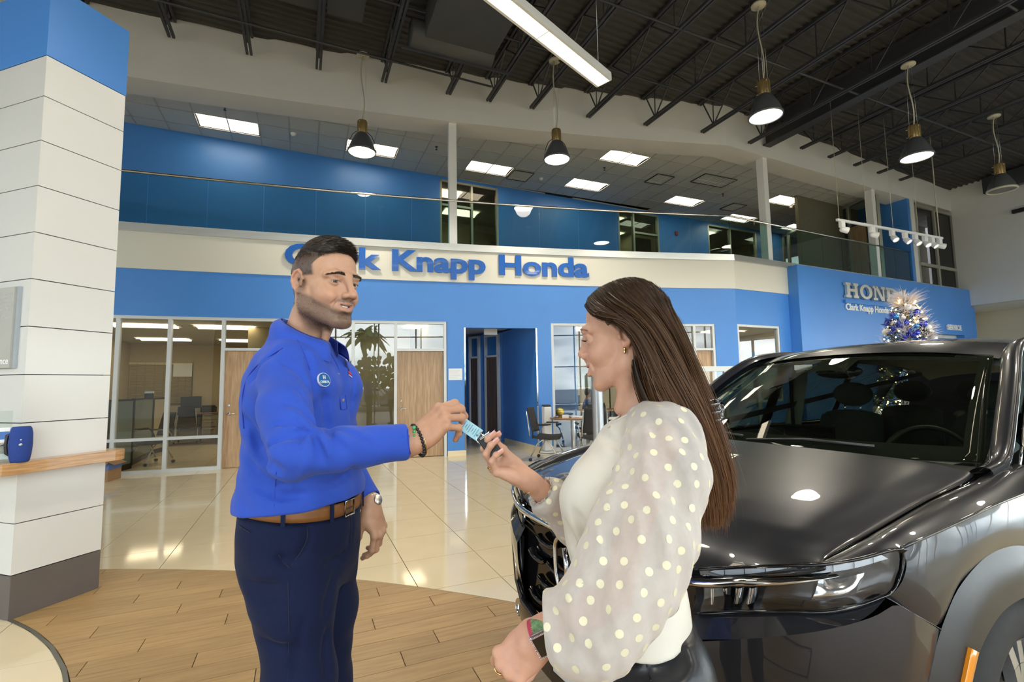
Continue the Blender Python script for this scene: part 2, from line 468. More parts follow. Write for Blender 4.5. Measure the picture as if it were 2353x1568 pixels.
for i in range(-34, 36):
  for j in range(-30, 26):
    u0, v0 = U0+i*TU, V0+j*TV
    q = [uv(u0+G_, v0+G_), uv(u0+TU-G_, v0+G_), uv(u0+TU-G_, v0+TV-G_), uv(u0+G_, v0+TV-G_)]
    c = uv(u0+TU/2, v0+TV/2)
    if c[1] > wy(max(-14, min(16, c[0])))+5: continue
    P = q
    r1 = hypot(c[0]-C1[0], c[1]-C1[1])
    if r1 < R1+.6:
      r2 = hypot(c[0]-C2[0], c[1]-C2[1])
      if r2 < R2+.5:
        P = clip_out(q, C2, R2-.012, False)
        if P is None: P = clip_out(q, C1, R1+.004)
      else: P = clip_out(q, C1, R1+.004)
    if P is None: continue
    vis = in_view(c) and -8 < c[0] < 6 and c[1] < 10.6
    tiles.append((hypot(*c), P, c, P is q, vis))
tiles.sort(key=lambda t: t[0])
for d, P, c, whole, vis in tiles:
  if vis and _cnt < 290:
    if whole:
      if first: _tile.matrix_basis = Matrix.Translation((c[0], c[1], 0))@Matrix.Rotation(AZ, 4, 'Z'); first = False
      else: inst(_tile, 'tile', (c[0], c[1], 0), AZ, floor)
    else:
      m = MB(); m.prism(P, -.012, 0.); m.build('tile', 'floor_tile', floor)
    _cnt += 1
  else: rest.prism(P, -.012, 0.)
rest.build('far_tiles', 'floor_tile', floor, kind='stuff')
# wood-look planks (v-lines aligned with the tiles), clipped to the lens between the two circles
PW, PL = .1535, .925
_cnt = 0; restp = MB(); planks = []
for j in range(-75, 40):
  v0 = 3.43+j*PW
  off = (j % 3)*PL/3+.12 + (.09 if j % 2 else 0)
  for i in range(-14, 14):
    u0 = off+i*PL; c = uv(u0+PL/2, v0+PW/2)
    if hypot(c[0]-C1[0], c[1]-C1[1]) > R1+.6: continue
    q = [uv(u0+.0025, v0+.0016), uv(u0+PL-.0025, v0+.0016), uv(u0+PL-.0025, v0+PW-.0016), uv(u0+.0025, v0+PW-.0016)]
    P = clip_out(q, C1, R1-.004, False)
    if P is None: continue
    if hypot(c[0]-C2[0], c[1]-C2[1]) < R2+.6:
      P = clip_out(P, C2, R2+.012)
      if P is None: continue
    planks.append((hypot(*c), P, c, in_view(c)))
planks.sort(key=lambda t: t[0])
for d, P, c, vis in planks:
  if vis and _cnt < 290:
    lp = [((p[0]-c[0])*GU[0]+(p[1]-c[1])*GU[1], (p[0]-c[0])*GV[0]+(p[1]-c[1])*GV[1]) for p in P]
    m = MB(); m.prism(lp, -.012, .0); o = m.build('plank', 'wood_tile', floor, local=True)
    o.matrix_basis = Matrix.Translation((c[0], c[1], 0))@Matrix.Rotation(AZ, 4, 'Z'); _cnt += 1
  else: restp.prism(P, -.012, 0.)
restp.build('far_planks', 'wood_tile', floor, kind='stuff')
m = MB(); n = 60
ring = [(C2[0]+R*cos(2*pi*k/n), C2[1]+R*sin(2*pi*k/n)) for R in (R2-.010, R2+.010) for k in range(n)]
m.add([(x, y, .0025) for x, y in ring], [(k, (k+1) % n, n+(k+1) % n, n+k)[::-1] for k in range(n)])
m.build('edge_strip', mat('edge_strip', (.20, .20, .17), .4, metal=.5, var=.05), floor)
# ================================================================ back wall: lower storey
XL = -12.; X0 = 5.25
wall_back = root('wall_back', (0, 10.4, 0))
band = MB(); wstrip(band, XL, 6.99, 2.74, 3.57, -.16, .0); band.build('blue_band', 'blue_paint', wall_back)
fas = MB(); wstrip(fas, XL, 6.99, 3.57, 4.26, -.16, .02); fas.build('fascia_panel', 'fascia_cream', wall_back)
st = MB(); wstrip(st, XL, 16.2, 4.265, 4.385, -.20, .045); wstrip(st, XL, 16.2, 4.235, 4.265, -.02, .06); st.build('steel_edge', 'steel', wall_back)
def pier(x0, x1, z0=0., z1=2.74):
  m = MB(); wstrip(m, x0, x1, z0, z1, -.16, 0.); return m.build('pier', 'blue_paint', wall_back)
xA, xB = wx(1028), wx(1070)              # pier left of the corridor
xC, xD = wx(1236), wx(1267, 800)         # pier right of the corridor
xE, xF = wx(1645, 800), wx(1697, 800)
xG, xH = wx(1794, 800), 6.99
for a, b in ((xA, xB), (xC, xD), (xE, xF), (xG, xH)): pier(a, b)
m = MB(); wstrip(m, xB, xC, 2.62, 2.74, -.16, 0.); m.build('corridor_header', 'blue_paint', wall_back)
# window 3 parapets
pier(xF, xG, 0, .9)
# baseboard of pale tiles on the piers
bb = root('baseboard_back', (0, 10.4, 0))
for a, b in ((xA, xB), (xC, xD), (xE, xH)):
  n = max(1, round((b-a)/.30))
  for i in range(n):
    m = MB(); wstrip(m, a+(b-a)*i/n+.001, a+(b-a)*(i+1)/n-.001, 0., .105, 0., .012); m.build('tile', 'floor_tile', bb)
# chrome corner guards of the corridor
for x in (xB, xC):
  m = MB(); wstrip(m, x-.022, x+.006, .12, 2.62, 0., .006); 
  m.build('corner_guard', 'chrome', wall_back)
def storefront(name, xs, zs_rails, door=None, top=2.74, sill=.0, label=None):
  """glazed front: xs mullion positions (wall x), rails heights; bays in `door` hold a door with a transom"""
  w = root(name, wp((xs[0]+xs[-1])/2))
  fw, fd = .055, .10
  for i, x in enumerate(xs):
    m = MB(); wstrip(m, x-fw/2, x+fw/2, sill, top, -.11, -.01); m.build('mullion', 'white_metal', w)
  for i in range(len(xs)-1):
    a, b = xs[i]+fw/2, xs[i+1]-fw/2
    isd = door and i in door
    rails = [2.13] if isd else zs_rails
    m = MB(); wstrip(m, a, b, top-fw, top, -.11, -.01); m.build('head_rail', 'white_metal', w)
    if not isd: m = MB(); wstrip(m, a, b, sill, sill+.06, -.11, -.01); m.build('sill_rail', 'white_metal', w)
    zz = [sill+(.06 if not isd else 0)]
    for r in rails:
      m = MB(); wstrip(m, a, b, r, r+.05, -.11, -.01); m.build('rail', 'white_metal', w); zz += [r, r+.05]
    zz.append(top-fw)
    for k in range(0, len(zz), 2):
      if isd and k == 0: continue
      m = MB(); wstrip(m, a, b, zz[k], zz[k+1], -.065, -.055); m.build('pane', 'glass_shop', w)
  return w
def door(name, x0, x1, hinge_right=True, dark=False, off=-.09, label=None):
  d = root(name, wp((x0+x1)/2, off))
  m = MB(); wstrip(m, x0+.004, x1-.004, .012, 2.125, off-.045, off); m.build('door_leaf', 'door_wood', d)
  hx = x0+.075 if hinge_right else x1-.075
  s = 1 if hinge_right else -1
  m = MB(); q = wp(hx, off, .98); n = wn(hx); t = Vector((-n.y, n.x, 0))
  m.bar(q, q+Vector((n.x, n.y, 0))*.05, .022); m.tube([q+Vector((n.x, n.y, 0))*.05, q+Vector((n.x, n.y, 0))*.05+t*.11*s], .009, 6)
  ax = Vector((n.x, n.y, 0)).to_track_quat('Z', 'Y').to_matrix()
  m.lathe([(.0, .012), (.028, .012), (.028, 0)], 14, q, ax); m.lathe([(.0, .012), (.022, .012), (.022, 0)], 14, q+Vector((0, 0, .15)), ax)
  m.build('handle', 'chrome', d)
  return d
xs1 = [wx(262)-.92*3, wx(262)-.92*2, wx(262)-.92, wx(262), wx(383), wx(508)]
dl0 = wx(511); dl1 = dl0+.955
xs1 += [dl1]
nxt = wx(810); xs1 += [(dl1+nxt)/2, nxt, wx(909), wx(1023.5)]
sf1 = storefront('window_1', xs1, [.56], door=[5, 9])
d1 = door('door_1', xs1[5]+.03, xs1[6]-.03, True); d2 = door('door_2', xs1[9]+.03, xs1[10]-.03, True)
# poster on the left door
q = xs1[5]+.40
m = MB(); wstrip(m, q, q+.30, 1.36, 1.72, -.09, -.085)
pst = m.build('door_notice', 'paper'); tag(pst, 'small coloured notice taped to the left wooden office door', 'notice')
for k, (z0, z1, c) in enumerate(((1.38, 1.46, (.75, .5, .12)), (1.47, 1.57, (.03, .13, .4)), (1.58, 1.66, (.12, .42, .34)), (1.67, 1.71, (.04, .07, .2)))):
  m = MB(); wstrip(m, q+.012, q+.288, z0, z1, -.085, -.0845); m.build('print_block', mat('notice_%d' % k, c, .5, var=.2, vscale=30), pst)
# paper on the blue pier
m = MB(); wstrip(m, wx(1031), wx(1062.5), 1.535, 1.77, .0, .004); pp = m.build('wall_notice', 'paper')
tag(pp, 'white paper notice on the blue pier beside the corridor', 'paper')
m = MB()
for k in range(9): wstrip(m, wx(1033), wx(1060-(k*7) % 9), 1.56+k*.021, 1.562+k*.021, .004, .0045)
m.build('printed_lines', mat('ink_grey', (.35, .35, .4), .6, var=.1), pp)
# storefront right of the corridor
xs2 = [xD+.03, xD+1.05, xD+2.1, wx(1598, 800), xE-.03]
sf2 = storefront('window_2', xs2, [.62], door=[3])
d3 = door('door_3', xs2[3]+.03, xs2[4]-.03, False)
sf3 = storefront('window_3', [xF+.03, xG-.03], [], sill=.9)
# fascia lettering, each letter stands off the panel
tw = text_width('Clark Knapp Honda', .585, 1.25)
xt0, xt1 = -4.33, 1.66
LB = mat('letter_blue', (.015, .115, .46), .22, coat=.25, var=.02)
sign = thing('fascia_sign', 'large blue raised lettering across the cream fascia', 'sign', wp(-1.3, .03, 3.8))
L_ = 6.13
def fr(x, y, z):
  t = xt0+(xt1-xt0)*x/ fr.w
  return wp(t, .035+z, 3.775+y)
cu_w = None
_sx = 1.
# measure then map
fr.w = tw
letters('Clark Knapp Honda', .585, 'letter_blue', sign, fr, 'letter', extrude=.012, font_offset=.021, word_gap=1.25)
# ================================================================ rooms behind the glazing
# office on the left, corridor, glazed office on the right, wall behind
off = root('wall_office', (-4, 12, 0))
def vwall(mb, p, q, z0, z1, t=.1):
  p, q = Vector(p), Vector(q); d = (q-p).normalized(); n = Vector((-d.y, d.x))*t
  return mb.prism([tuple(p), tuple(q), tuple(q+n), tuple(p+n)], z0, z1)
inner = lambda x, d=-.18: tuple(wp(x, d))[:2]
bkL = (-11.1, 14.17); _q = inner(xs1[6]+.1); bkR = (_q[0]-.395*8.1, _q[1]+.919*8.1)
m = MB(); vwall(m, bkL, bkR, 0, 2.9); m.build('rear_wall', 'office_wall', off)
m = MB(); vwall(m, (-9.0, 9.3), bkL, 0, 2.9, .1); m.build('left_side_wall', 'office_wall', off)
xm = (xs1[6]+xs1[7])/2
m = MB(); vwall(m, bkR, inner(xs1[6]+.1), 0, 2.9, -.1); m.build('divider_wall', 'office_wall', off)
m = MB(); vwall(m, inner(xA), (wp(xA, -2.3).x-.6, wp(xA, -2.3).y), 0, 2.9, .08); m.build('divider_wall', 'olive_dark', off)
m = MB(); vwall(m, (wp(xA, -2.3).x-.6, wp(xA, -2.3).y), (-5.9, 10.9), 0, 2.9, .08); m.build('small_office_rear_wall', 'office_wall', off)
# low ceiling over all ground floor rooms = underside of the mezzanine
ceil1 = root('ceiling_lower', (0, 13, 2.8))
poly = [tuple(wp(x, -.05))[:2] for x in (-12, -9, -6, -3, 0, 3, 5.25, 16)]+[(12, 24), (-14, 15)]
m = MB(); m.prism(poly, 2.80, 2.86); m.build('ceiling_panel', 'ceiling_tile', ceil1)
m = MB(); m.prism([tuple(wp(x, -.05))[:2] for x in (-12, -9, -6, -3, 0, 3, 5.25, 16.5)]+[(14, 26), (-14, 17)], 4.02, 4.262); m.build('upper_floor_slab', 'carpet', ceil1)
# corridor
cor = root('wall_corridor', (0, 12, 0))
cl0 = inner(xB+.0, 0); cr0 = inner(xC, 0)
m = MB(); vwall(m, cr0, (cr0[0]-.395*1.95, cr0[1]+.919*1.95), 0, 2.74, -.12); m.build('right_side_wall', 'blue_paint', cor)
pR = Vector((cr0[0]-1.05, cr0[1]+2.0)); pL = Vector(cl0)+Vector((-.9, 3.6))
m = MB(); vwall(m, cl0, pL, 0, 2.74, .1); m.build('left_side_wall', 'blue_paint', cor)
# rear wall of the corridor with two dark doors
rA, rB = at_z(1072, 1011, 0), at_z(1152, 1012, 0)
rA = Vector((-.95, 13.0)); rB = Vector((-.02, 12.15))
rC = rB+(rB-rA)*1.5; rA0 = rA-(rB-rA)*.8
m = MB(); vwall(m, rA0, rC, 0, 2.74, .1); m.build('rear_wall', 'blue_paint', cor)
dd = (rB-rA).normalized(); nn = Vector((dd.y, -dd.x))
def flat_door(name, px0, px1, dark='dark_door'):
  a = on_line(px0, 900, rA, rB); b = on_line(px1, 900, rA, rB)
  r = root(name, (a.x, a.y, 0)); rot = atan2(dd.y, dd.x); c = (a+b)/2; wd = (Vector(b.xy)-Vector(a.xy)).length
  m = MB(); o = Vector((nn.x, nn.y, 0))
  m.box((c.x+o.x*.02, c.y+o.y*.02, 1.06), (wd-.1, .05, 2.12), rot); m.build('door_leaf', wood_mat('dark_door', (.10, .065, .045), (.15, .10, .07), 2., (10, 10, 1)) if 'dark_door' not in MATS else 'dark_door', r)
  m = MB()
  for e in (-1, 1): m.box((c.x+dd.x*e*(wd/2-.025)+o.x*.03, c.y+dd.y*e*(wd/2-.025)+o.y*.03, 1.35), (.05, .09, 2.7), rot)
  m.box((c.x+o.x*.03, c.y+o.y*.03, 2.15), (wd, .09, .05), rot); m.box((c.x+o.x*.03, c.y+o.y*.03, 2.68), (wd, .09, .05), rot); m.build('frame', 'white_metal', r)
  m = MB(); m.box((c.x+o.x*.03, c.y+o.y*.03, 2.42), (wd-.1, .01, .49), rot); m.build('transom_pane', 'glass_clear', r)
  m = MB(); h = c+dd.to_3d()*(-wd/2+.14)+o*.09; m.bar((h.x, h.y, 1.0), (h.x+dd.x*.11, h.y+dd.y*.11, 1.0), .018); m.build('handle', 'chrome', r)
flat_door('door_4', 1082, 1105); flat_door('door_5', 1118, 1150)
# tile skirting on the corridor's right side wall
for k in range(8):
  a = Vector(cr0)+Vector((-.395*1.9, .919*1.9))*(k/8.); b = Vector(cr0)+Vector((-.395*1.9, .919*1.9))*((k+.97)/8.)
  m = MB(); vwall(m, a, b, 0, .11, .014); m.build('tile', 'floor_tile', bb)
# exit sign (blank side towards us)
es = thing('exit_sign', 'white exit sign box under the corridor ceiling', 'sign', (-.25, 10.9, 2.5))
q = at_y(1127, 761, 10.9)
m = MB(); m.box((q.x, q.y, q.z-.0), (.30, .05, .17), .2); m.build('housing', 'bright_white', es, bevel=.012)
m = MB(); m.box((q.x, q.y, q.z+.11), (.06, .05, .05), .2); m.build('mount', 'bright_white', es)
# right hand glazed office
roff = root('wall_office_right', (3, 14, 0))
m = MB(); vwall(m, (-.5, 14.6), (7.5, 17.6), 0, 2.9, .1); m.build('rear_wall', 'cream_wall', roff)
m = MB(); vwall(m, inner(xC+.1), (-.4, 14.5), 0, 2.9, -.1); m.build('left_side_wall', 'cream_wall', roff)
m = MB(); vwall(m, (7.6, 12.6), (7.4, 17.4), 0, 2.9, .1); m.build('right_side_wall', 'cream_wall', roff)
# ================================================================ upper storey
wall_up = root('wall_upper', (0, 14, 4.3))
uA = Vector((-13.5, 7.62)); uB = Vector((13.5, 20.36))           # front face line of the upper blue wall
ud = (uB-uA).normalized(); un = Vector((ud.y, -ud.x))
def ux(px, py=500): p = on_line(px, py, uA, uB); return (Vector(p.xy)-uA).dot(ud)
def us(t, d=0.): p = uA+ud*t+un*d; return (p.x, p.y)
def useg(mb, t0, t1, z0, z1, d0=-.12, d1=0.): return mb.prism([us(t0, d0), us(t1, d0), us(t1, d1), us(t0, d1)], z0, z1)
TU_ = (uB-uA).length
w1 = (ux(1011), ux(1145)); w2 = (ux(1420), ux(1513)); w3 = (ux(1625), ux(1735))
ts = [0, w1[0], w1[1], w2[0], w2[1], w3[0], w3[1], ux(1795)]
for i in range(0, 8, 2):
  m = MB(); useg(m, ts[i], ts[i+1], 4.262, 7.2); m.build('blue_panel', 'blue_paint', wall_up)
mat('mullion_grey', (.42, .41, .34), .4, metal=.5, var=.02)
for k, (a, b) in enumerate((w1, w2, w3)):
  w = root('window_%d' % (k+4), (*us((a+b)/2), 4.3))
  topz = 7.12
  m = MB(); useg(m, a, b, topz, 7.2); m.build('head_panel', 'blue_paint', w)
  mid = ux((1085, 1456, 1676)[k])
  for t in (a+.03, mid, b-.03): m = MB(); useg(m, t-.03, t+.03, 4.27, topz, -.11, .0); m.build('mullion', 'mullion_grey', w)
  m = MB(); useg(m, a, b, topz-.06, topz, -.11, .0); m.build('head_rail', 'mullion_grey', w)
  for t0, t1 in ((a, mid), (mid, b)):
    tr = (k == 0 and t0 == a) or (k == 1 and t0 == mid)
    m = MB(); useg(m, t0+.03, t1-.03, 4.3, topz-.05, -.06, -.05); m.build('pane', 'glass_dark', w)
    if tr: m = MB(); useg(m, t0+.03, t1-.03, 6.38, 6.44, -.11, .0); m.build('rail', 'mullion_grey', w)
  # room behind
  rm = root('wall_upper_room', (*us((a+b)/2, -2), 4.3))
  A_, B_ = a-1.6, b+1.6
  m = MB(); useg(m, A_, B_, 4.26, 7.3, -3.7, -3.6); m.build('rear_wall', 'office_wall', rm)
  for t in (A_, B_): m = MB(); useg(m, t-.05, t+.05, 4.26, 7.3, -3.7, -.13); m.build('side_wall', 'office_wall', rm)
  m = MB(); useg(m, A_, B_, 7.2, 7.3, -3.7, -.13); m.build('ceiling_panel', 'ceiling_tile', rm)
# wooden door standing in window 5's right bay
m = MB(); useg(m, ux(1472), ux(1507), 4.27, 6.35, -.35, -.30); dd5 = root('door_6', (*us(ux(1490)), 4.3)); m.build('door_leaf', 'door_wood', dd5)
m = MB(); useg(m, ux(1489), ux(1498), 5.2, 5.75, -.30, -.297); m.build('notice', 'paper', dd5)
# red fire alarm
q = on_line(1553, 537, uA, uB); fa = thing('fire_alarm', 'small red fire alarm on the upper blue wall', 'alarm', tuple(q))
m = MB(); m.box((q.x+un.x*.03, q.y+un.y*.03, q.z), (.11, .05, .13), atan2(ud.y, ud.x)); m.build('case', mat('alarm_red', (.35, .02, .02), .4, var=.05), fa, bevel=.008)
# bulkhead above the balcony
blk = root('wall_bulkhead', (0, 10.4, 7.6))
m = MB(); wstrip(m, XL, 5.25, 7.08, 8.45, -.62, 0.); wstrip(m, 5.25, 16.8, 7.08, 8.45, -.62, 0.); m.build('bulkhead_panel', 'white_wall', blk)
# slim pillars on the balcony front
pil = root('pillars', (0, 10.4, 4.3))
def rz_at(x): n = wn(x); return atan2(n.y, n.x)+pi/2
for i, (pa, pb) in enumerate(((1029, 1054), (1750, 1779), (1996, 2021))):
  xa, xb = wx(pa, 400), wx(pb, 400); xc = (xa+xb)/2; q = wp(xc, -.16)
  p_ = root('column', (q.x, q.y, 4.3)); m = MB(); m.box((q.x, q.y, 5.74), (.17, .20, 2.88), rz_at(xc)); m.build('shaft', 'bright_white', p_, bevel=.012)
bpy.data.objects.remove(pil)
# glass balustrade
bal = thing('glass_balustrade', 'glass balustrade with a slim steel handrail along the upper balcony', 'railing', wp(0, -.06, 4.38))
xs = [-6.5-.895*5+.895*k for k in range(20)]; xs = [x for x in xs if x < 5.1]+[5.25]
for a, b in zip(xs[:-1], xs[1:]):
  m = MB(); wstrip(m, a+.006, b-.006, 4.38, 5.325, -.075, -.062, 1.); m.build('glass_panel', 'glass_rail', bal)
xe = wx(2094, 560); n = 9
for k in range(n):
  a, b = 5.25+(xe-5.25)*k/n, 5.25+(xe-5.25)*(k+1)/n
  m = MB(); wstrip(m, a+.006, b-.006, 4.38, 5.325, -.075, -.062, 3.); m.build('glass_panel', 'glass_rail', bal)
m = MB(); m.tube([wp(x, -.068, 5.35) for x in [XL+.5*k for k in range(34)]+[5.25]], .026, 8); m.build('handrail', 'steel_polished', bal)
m = MB(); m.tube([wp(5.25, -.068, 5.35), wp(xe, -.068, 5.35)], .026, 8); m.build('handrail', 'steel_polished', bal)
# upper ceiling: grid of tiles, bars, recessed lights
cu = root('ceiling', (0, 13, 7.2))
troff_px = [(411, 247), (778, 314), (1083, 368), (1322, 415), (1523, 454), (1416, 344)]
TS = .61
ut, vt = to_uv(at_z(1083, 368, 7.2)); 
tr_cells = set()
def cell(px, py):
  u, v = to_uv(at_z(px, py, 7.2)); return (round((u-ut)/TS), round((v-vt)/TS))
cells = {}
trs = []
for p in troff_px: trs.append(cell(*p))
for p in ((1787, 441), (1674, 488), (1812, 516), (1932, 476)): trs.append(cell(*p))
for c in trs: tr_cells.add(c); tr_cells.add((c[0]+1, c[1]))
def ceil_ok(u, v):
  x, y = uv(u, v)
  if x < -12 or x > 16: return False
  if y < wy(x)+.60: return False
  return (Vector((x, y))-uA).dot(un) > -.05
tile_ = MB(); tile_.box((0, 0, .008), (TS-.016, TS-.016, .016)); tile_ = tile_.build('ceiling_tile', 'ceiling_tile', cu, local=True)
cnt = 0; first = True; rest = MB(); bars = MB(); cl = []
vent_cells = {cell(1490, 412): 'ret', cell(1640, 405): 'dif', cell(1641, 405): 'dif'}
for i in range(-22, 30):
  for j in range(-14, 14):
    u, v = ut+(i+.5)*TS, vt+(j+.5)*TS
    if not ceil_ok(u, v): continue
    x, y = uv(u, v)
    bars.box((*uv(u, vt+j*TS), 7.198), (TS, .024, .012), AZ); bars.box((*uv(ut+i*TS, v), 7.198), (.024, TS, .012), AZ)
    if (i, j) in tr_cells: continue
    cl.append((hypot(x, y), x, y))
cl.sort()
for d, x, y in cl:
  if in_view((x, y), 7.2) and cnt < 295:
    if first: tile_.matrix_basis = wmat(cu).inverted()@Matrix.Translation((x, y, 7.2))@Matrix.Rotation(AZ, 4, 'Z'); first = False
    else: inst(tile_, 'ceiling_tile', (x, y, 7.2), AZ, cu)
    cnt += 1
  else: rest.box((x, y, 7.208), (TS-.016, TS-.016, .016), AZ)
rest.build('far_ceiling_tiles', 'ceiling_tile', cu, kind='stuff')
bars.build('grid_bars', 't_bar', cu, kind='stuff')
m = MB(); poly = [uv(u, v) for u, v in ((-14, 6.5), (22, 6.5), (22, 14), (-14, 14))]
wb = MB(); wstrip(wb, XL, 16.8, 7.32, 7.36, -9., -.6, 1.5); wb.build('plenum_cover', 'gap_dark', cu)
# recessed lights
def troffer(loc, rz, label, group, glow='troffer_glow', src=[None], L=1.2, W_=.59):
  t = thing('ceiling_light', label, 'ceiling light', loc, rz, group)
  m = MB()
  for s in (-1, 1): m.box((0, s*(W_/2-.012), -.004), (L, .024, .02)); m.box((s*(L/2-.012), 0, -.004), (.024, W_, .02))
  m.M = wmat(t); m.build('frame', 'bright_white', t)
  m = MB(); m.M = wmat(t)
  m.grid(lambda a, b: Vector(((a-.5)*(L-.05), (b-.5)*(W_-.05), .012+.03*sin(pi*b))), 1, 8); m.build('diffuser', glow, t)
  return t
TL = [('first from the column', 'over the dark glazed office front'),]
names = ['upper ceiling light nearest the white clad column', 'upper ceiling light partly hidden by the leftmost pendant lamp',
         'upper ceiling light just right of the first white pillar', 'upper ceiling light above the blue wall between two upper windows',
         'upper ceiling light nearest the window with the wooden door', 'front-row upper ceiling light above the fascia lettering',
         'upper ceiling light immediately right of the middle white pillar', 'far upper ceiling light seen just over the balcony handrail',
         'upper ceiling light behind the handrail right of the middle pillar', 'upper ceiling light above the track lighting']
for c, lb in zip(trs, names):
  x, y = uv(ut+(c[0]+1)*TS, vt+(c[1]+.5)*TS); troffer((x, y, 7.2), AZ, lb, 'recessed lights of the upper ceiling')
def vent(px, py, cells_, nm, lb, cat):
  x, y = uv(*[a for a in to_uv(at_z(px, py, 7.2))]); t = thing(nm, lb, cat, (x, y, 7.18), AZ)
  m = MB(); m.M = wmat(t); w_ = .6*cells_; 
  for s in (-1, 1): m.box((0, s*.29, 0), (w_, .02, .02)); m.box((s*(w_/2-.01), 0, 0), (.02, .6, .02))
  m.box((0, 0, .016), (w_-.02, .56, .004)); m.build('frame', 'duct', t)
  m = MB(); m.M = wmat(t)
  for k in range(11): m.box((0, -.25+k*.05, 0.002), (w_-.04, .012, .014), Matrix.Rotation(.5, 3, 'X'))
  m.build('slats', 'white_wall', t)
vent(1640, 414, 2, 'air_vent', 'wide slatted air vent in the upper ceiling', 'vent'); vent(1515, 411, 1, 'air_vent', 'square air vent in the upper ceiling left of the wide one', 'vent')
vent(1195, 403, 1, 'air_vent', 'square air vent beside the light near the first pillar', 'vent'); vent(1685, 475, 1, 'air_vent', 'far square air vent close to the handrail', 'vent')
for px, py, lb in ((517, 246, 'dark sprinkler head above the leftmost ceiling light'), (1003, 338, 'dark sprinkler head left of the first white pillar'), (1389, 386, 'dark sprinkler head between two upper ceiling lights'), (1661, 446, 'dark sprinkler head near the wide air vent')):
  q = at_z(px, py, 7.19); t = thing('sprinkler', lb, 'sprinkler', tuple(q)); m = MB(); m.lathe([(.0, -.07), (.03, -.07), (.03, -.065), (.008, -.06), (.01, -.02), (.035, 0), (.035, .01)], 12, q); m.build('head', 'black_plastic', t)
for px, py, lb in ((674, 308, 'white smoke detector left of the first pendant lamp'), (1243, 411, 'white smoke detector right of the first white pillar'), (1818, 475, 'white smoke detector right of the middle pillar')):
  q = at_z(px, py, 7.19); t = thing('smoke_detector', lb, 'smoke detector', tuple(q)); m = MB(); m.lathe([(.0, -.05), (.035, -.05), (.05, -.03), (.065, 0), (.065, .01)], 16, q); m.build('body', 'bright_white', t)
# right end of the balcony: blue end wall, glazed room behind
xw = wx(2094, 560)
rt = root('wall_balcony_end', wp(xw, -.3, 4.3))
m = MB(); q0 = Vector(wp(xw, -.02).xy); q1 = q0+Vector(GV)*2.9
m.prism([tuple(q0), tuple(q1), tuple(q1+Vector(GU)*.12), tuple(q0+Vector(GU)*.12)], 4.262, 7.2); m.build('end_panel', 'blue_paint', rt)
pw = root('window_7', (*tuple(q0), 4.3))
gA = Vector(wp(wx(2040, 500), -.25).xy); gB = uA+ud*ux(1795); gd = (gB-gA); 
def gline(t): return gA+gd*t
def gpx(px): p = on_line(px, 560, gA, gB); return (Vector(p.xy)-gA).length/gd.length
def gpost(t, w_=.06):
  p = gline(t); m = MB(); m.box((p.x, p.y, 5.73), (w_, .11, 2.94), atan2(gd.y, gd.x)); return m.build('mullion', 'mullion_grey', pw)
gts = [0., gpx(2036), gpx(1955), gpx(1880), gpx(1812), 1.]
for t in gts: gpost(t)
for a, b in zip(gts[:-1], gts[1:]):
  p, q = gline(a), gline(b); m = MB(); m.bar((p.x, p.y, 5.1), (q.x, q.y, 5.1), .04, .05) if a < .3 else None
  m.bar((p.x, p.y, 7.12), (q.x, q.y, 7.12), .1, .07); m.build('rail', 'mullion_grey', pw)
  m = MB(); m.bar((p.x, p.y, 5.7), (q.x, q.y, 5.7), .012, 2.85); m.build('pane', 'glass_dark', pw)
p, q = gline(gpx(1998)), gline(gpx(1960)); m = MB(); m.bar((p.x, p.y+.1, 5.32), (q.x, q.y+.1, 5.32), .045, 2.1)
d7 = root('door_7', (p.x, p.y, 4.3)); m.build('door_leaf', 'door_wood', d7)
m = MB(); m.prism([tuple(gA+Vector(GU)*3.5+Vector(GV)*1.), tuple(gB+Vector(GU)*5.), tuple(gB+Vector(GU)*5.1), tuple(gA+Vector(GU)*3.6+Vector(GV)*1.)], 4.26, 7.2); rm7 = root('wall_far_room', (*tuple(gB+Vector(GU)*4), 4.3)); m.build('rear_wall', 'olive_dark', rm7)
# wall right of the balcony with a tall dark window, then the big right hand wall
wr_ = root('wall_upper_right', wp(13.5, 0, 5.5))
m = MB(); xw2, xw3 = wx(2108, 560), wx(2196, 560)
wstrip(m, xw+.12, xw2, 4.262, 7.1, -.15, 0., 4.); m.build('panel', 'white_wall', wr_)
m = MB(); wstrip(m, xw3, 16.8, 4.262, 7.1, -.15, 0., 4.); m.build('panel', 'white_wall', wr_)
w8 = root('window_8', wp((xw2+xw3)/2, 0, 5.5))
for x in (xw2+.04, (xw2+xw3)/2, xw3-.04): m = MB(); wstrip(m, x-.05, x+.05, 4.3, 7.0, -.1, .0, 4.); m.build('mullion', 'mullion_grey', w8)
for z in (5.02, 6.96): m = MB(); wstrip(m, xw2, xw3, z-.05, z+.05, -.1, .0, 4.); m.build('rail', 'mullion_grey', w8)
m = MB(); wstrip(m, xw2, xw3, 4.3, 7., -.06, -.05, 4.); m.build('pane', thin_glass('glass_dim', (.5, .5, .5), .6), w8)
m = MB(); wstrip(m, xw2-3.2, xw3+1.5, 4.2, 7.3, -1.6, -1.5, 4.); m.build('back_panel', 'olive_dark', w8)
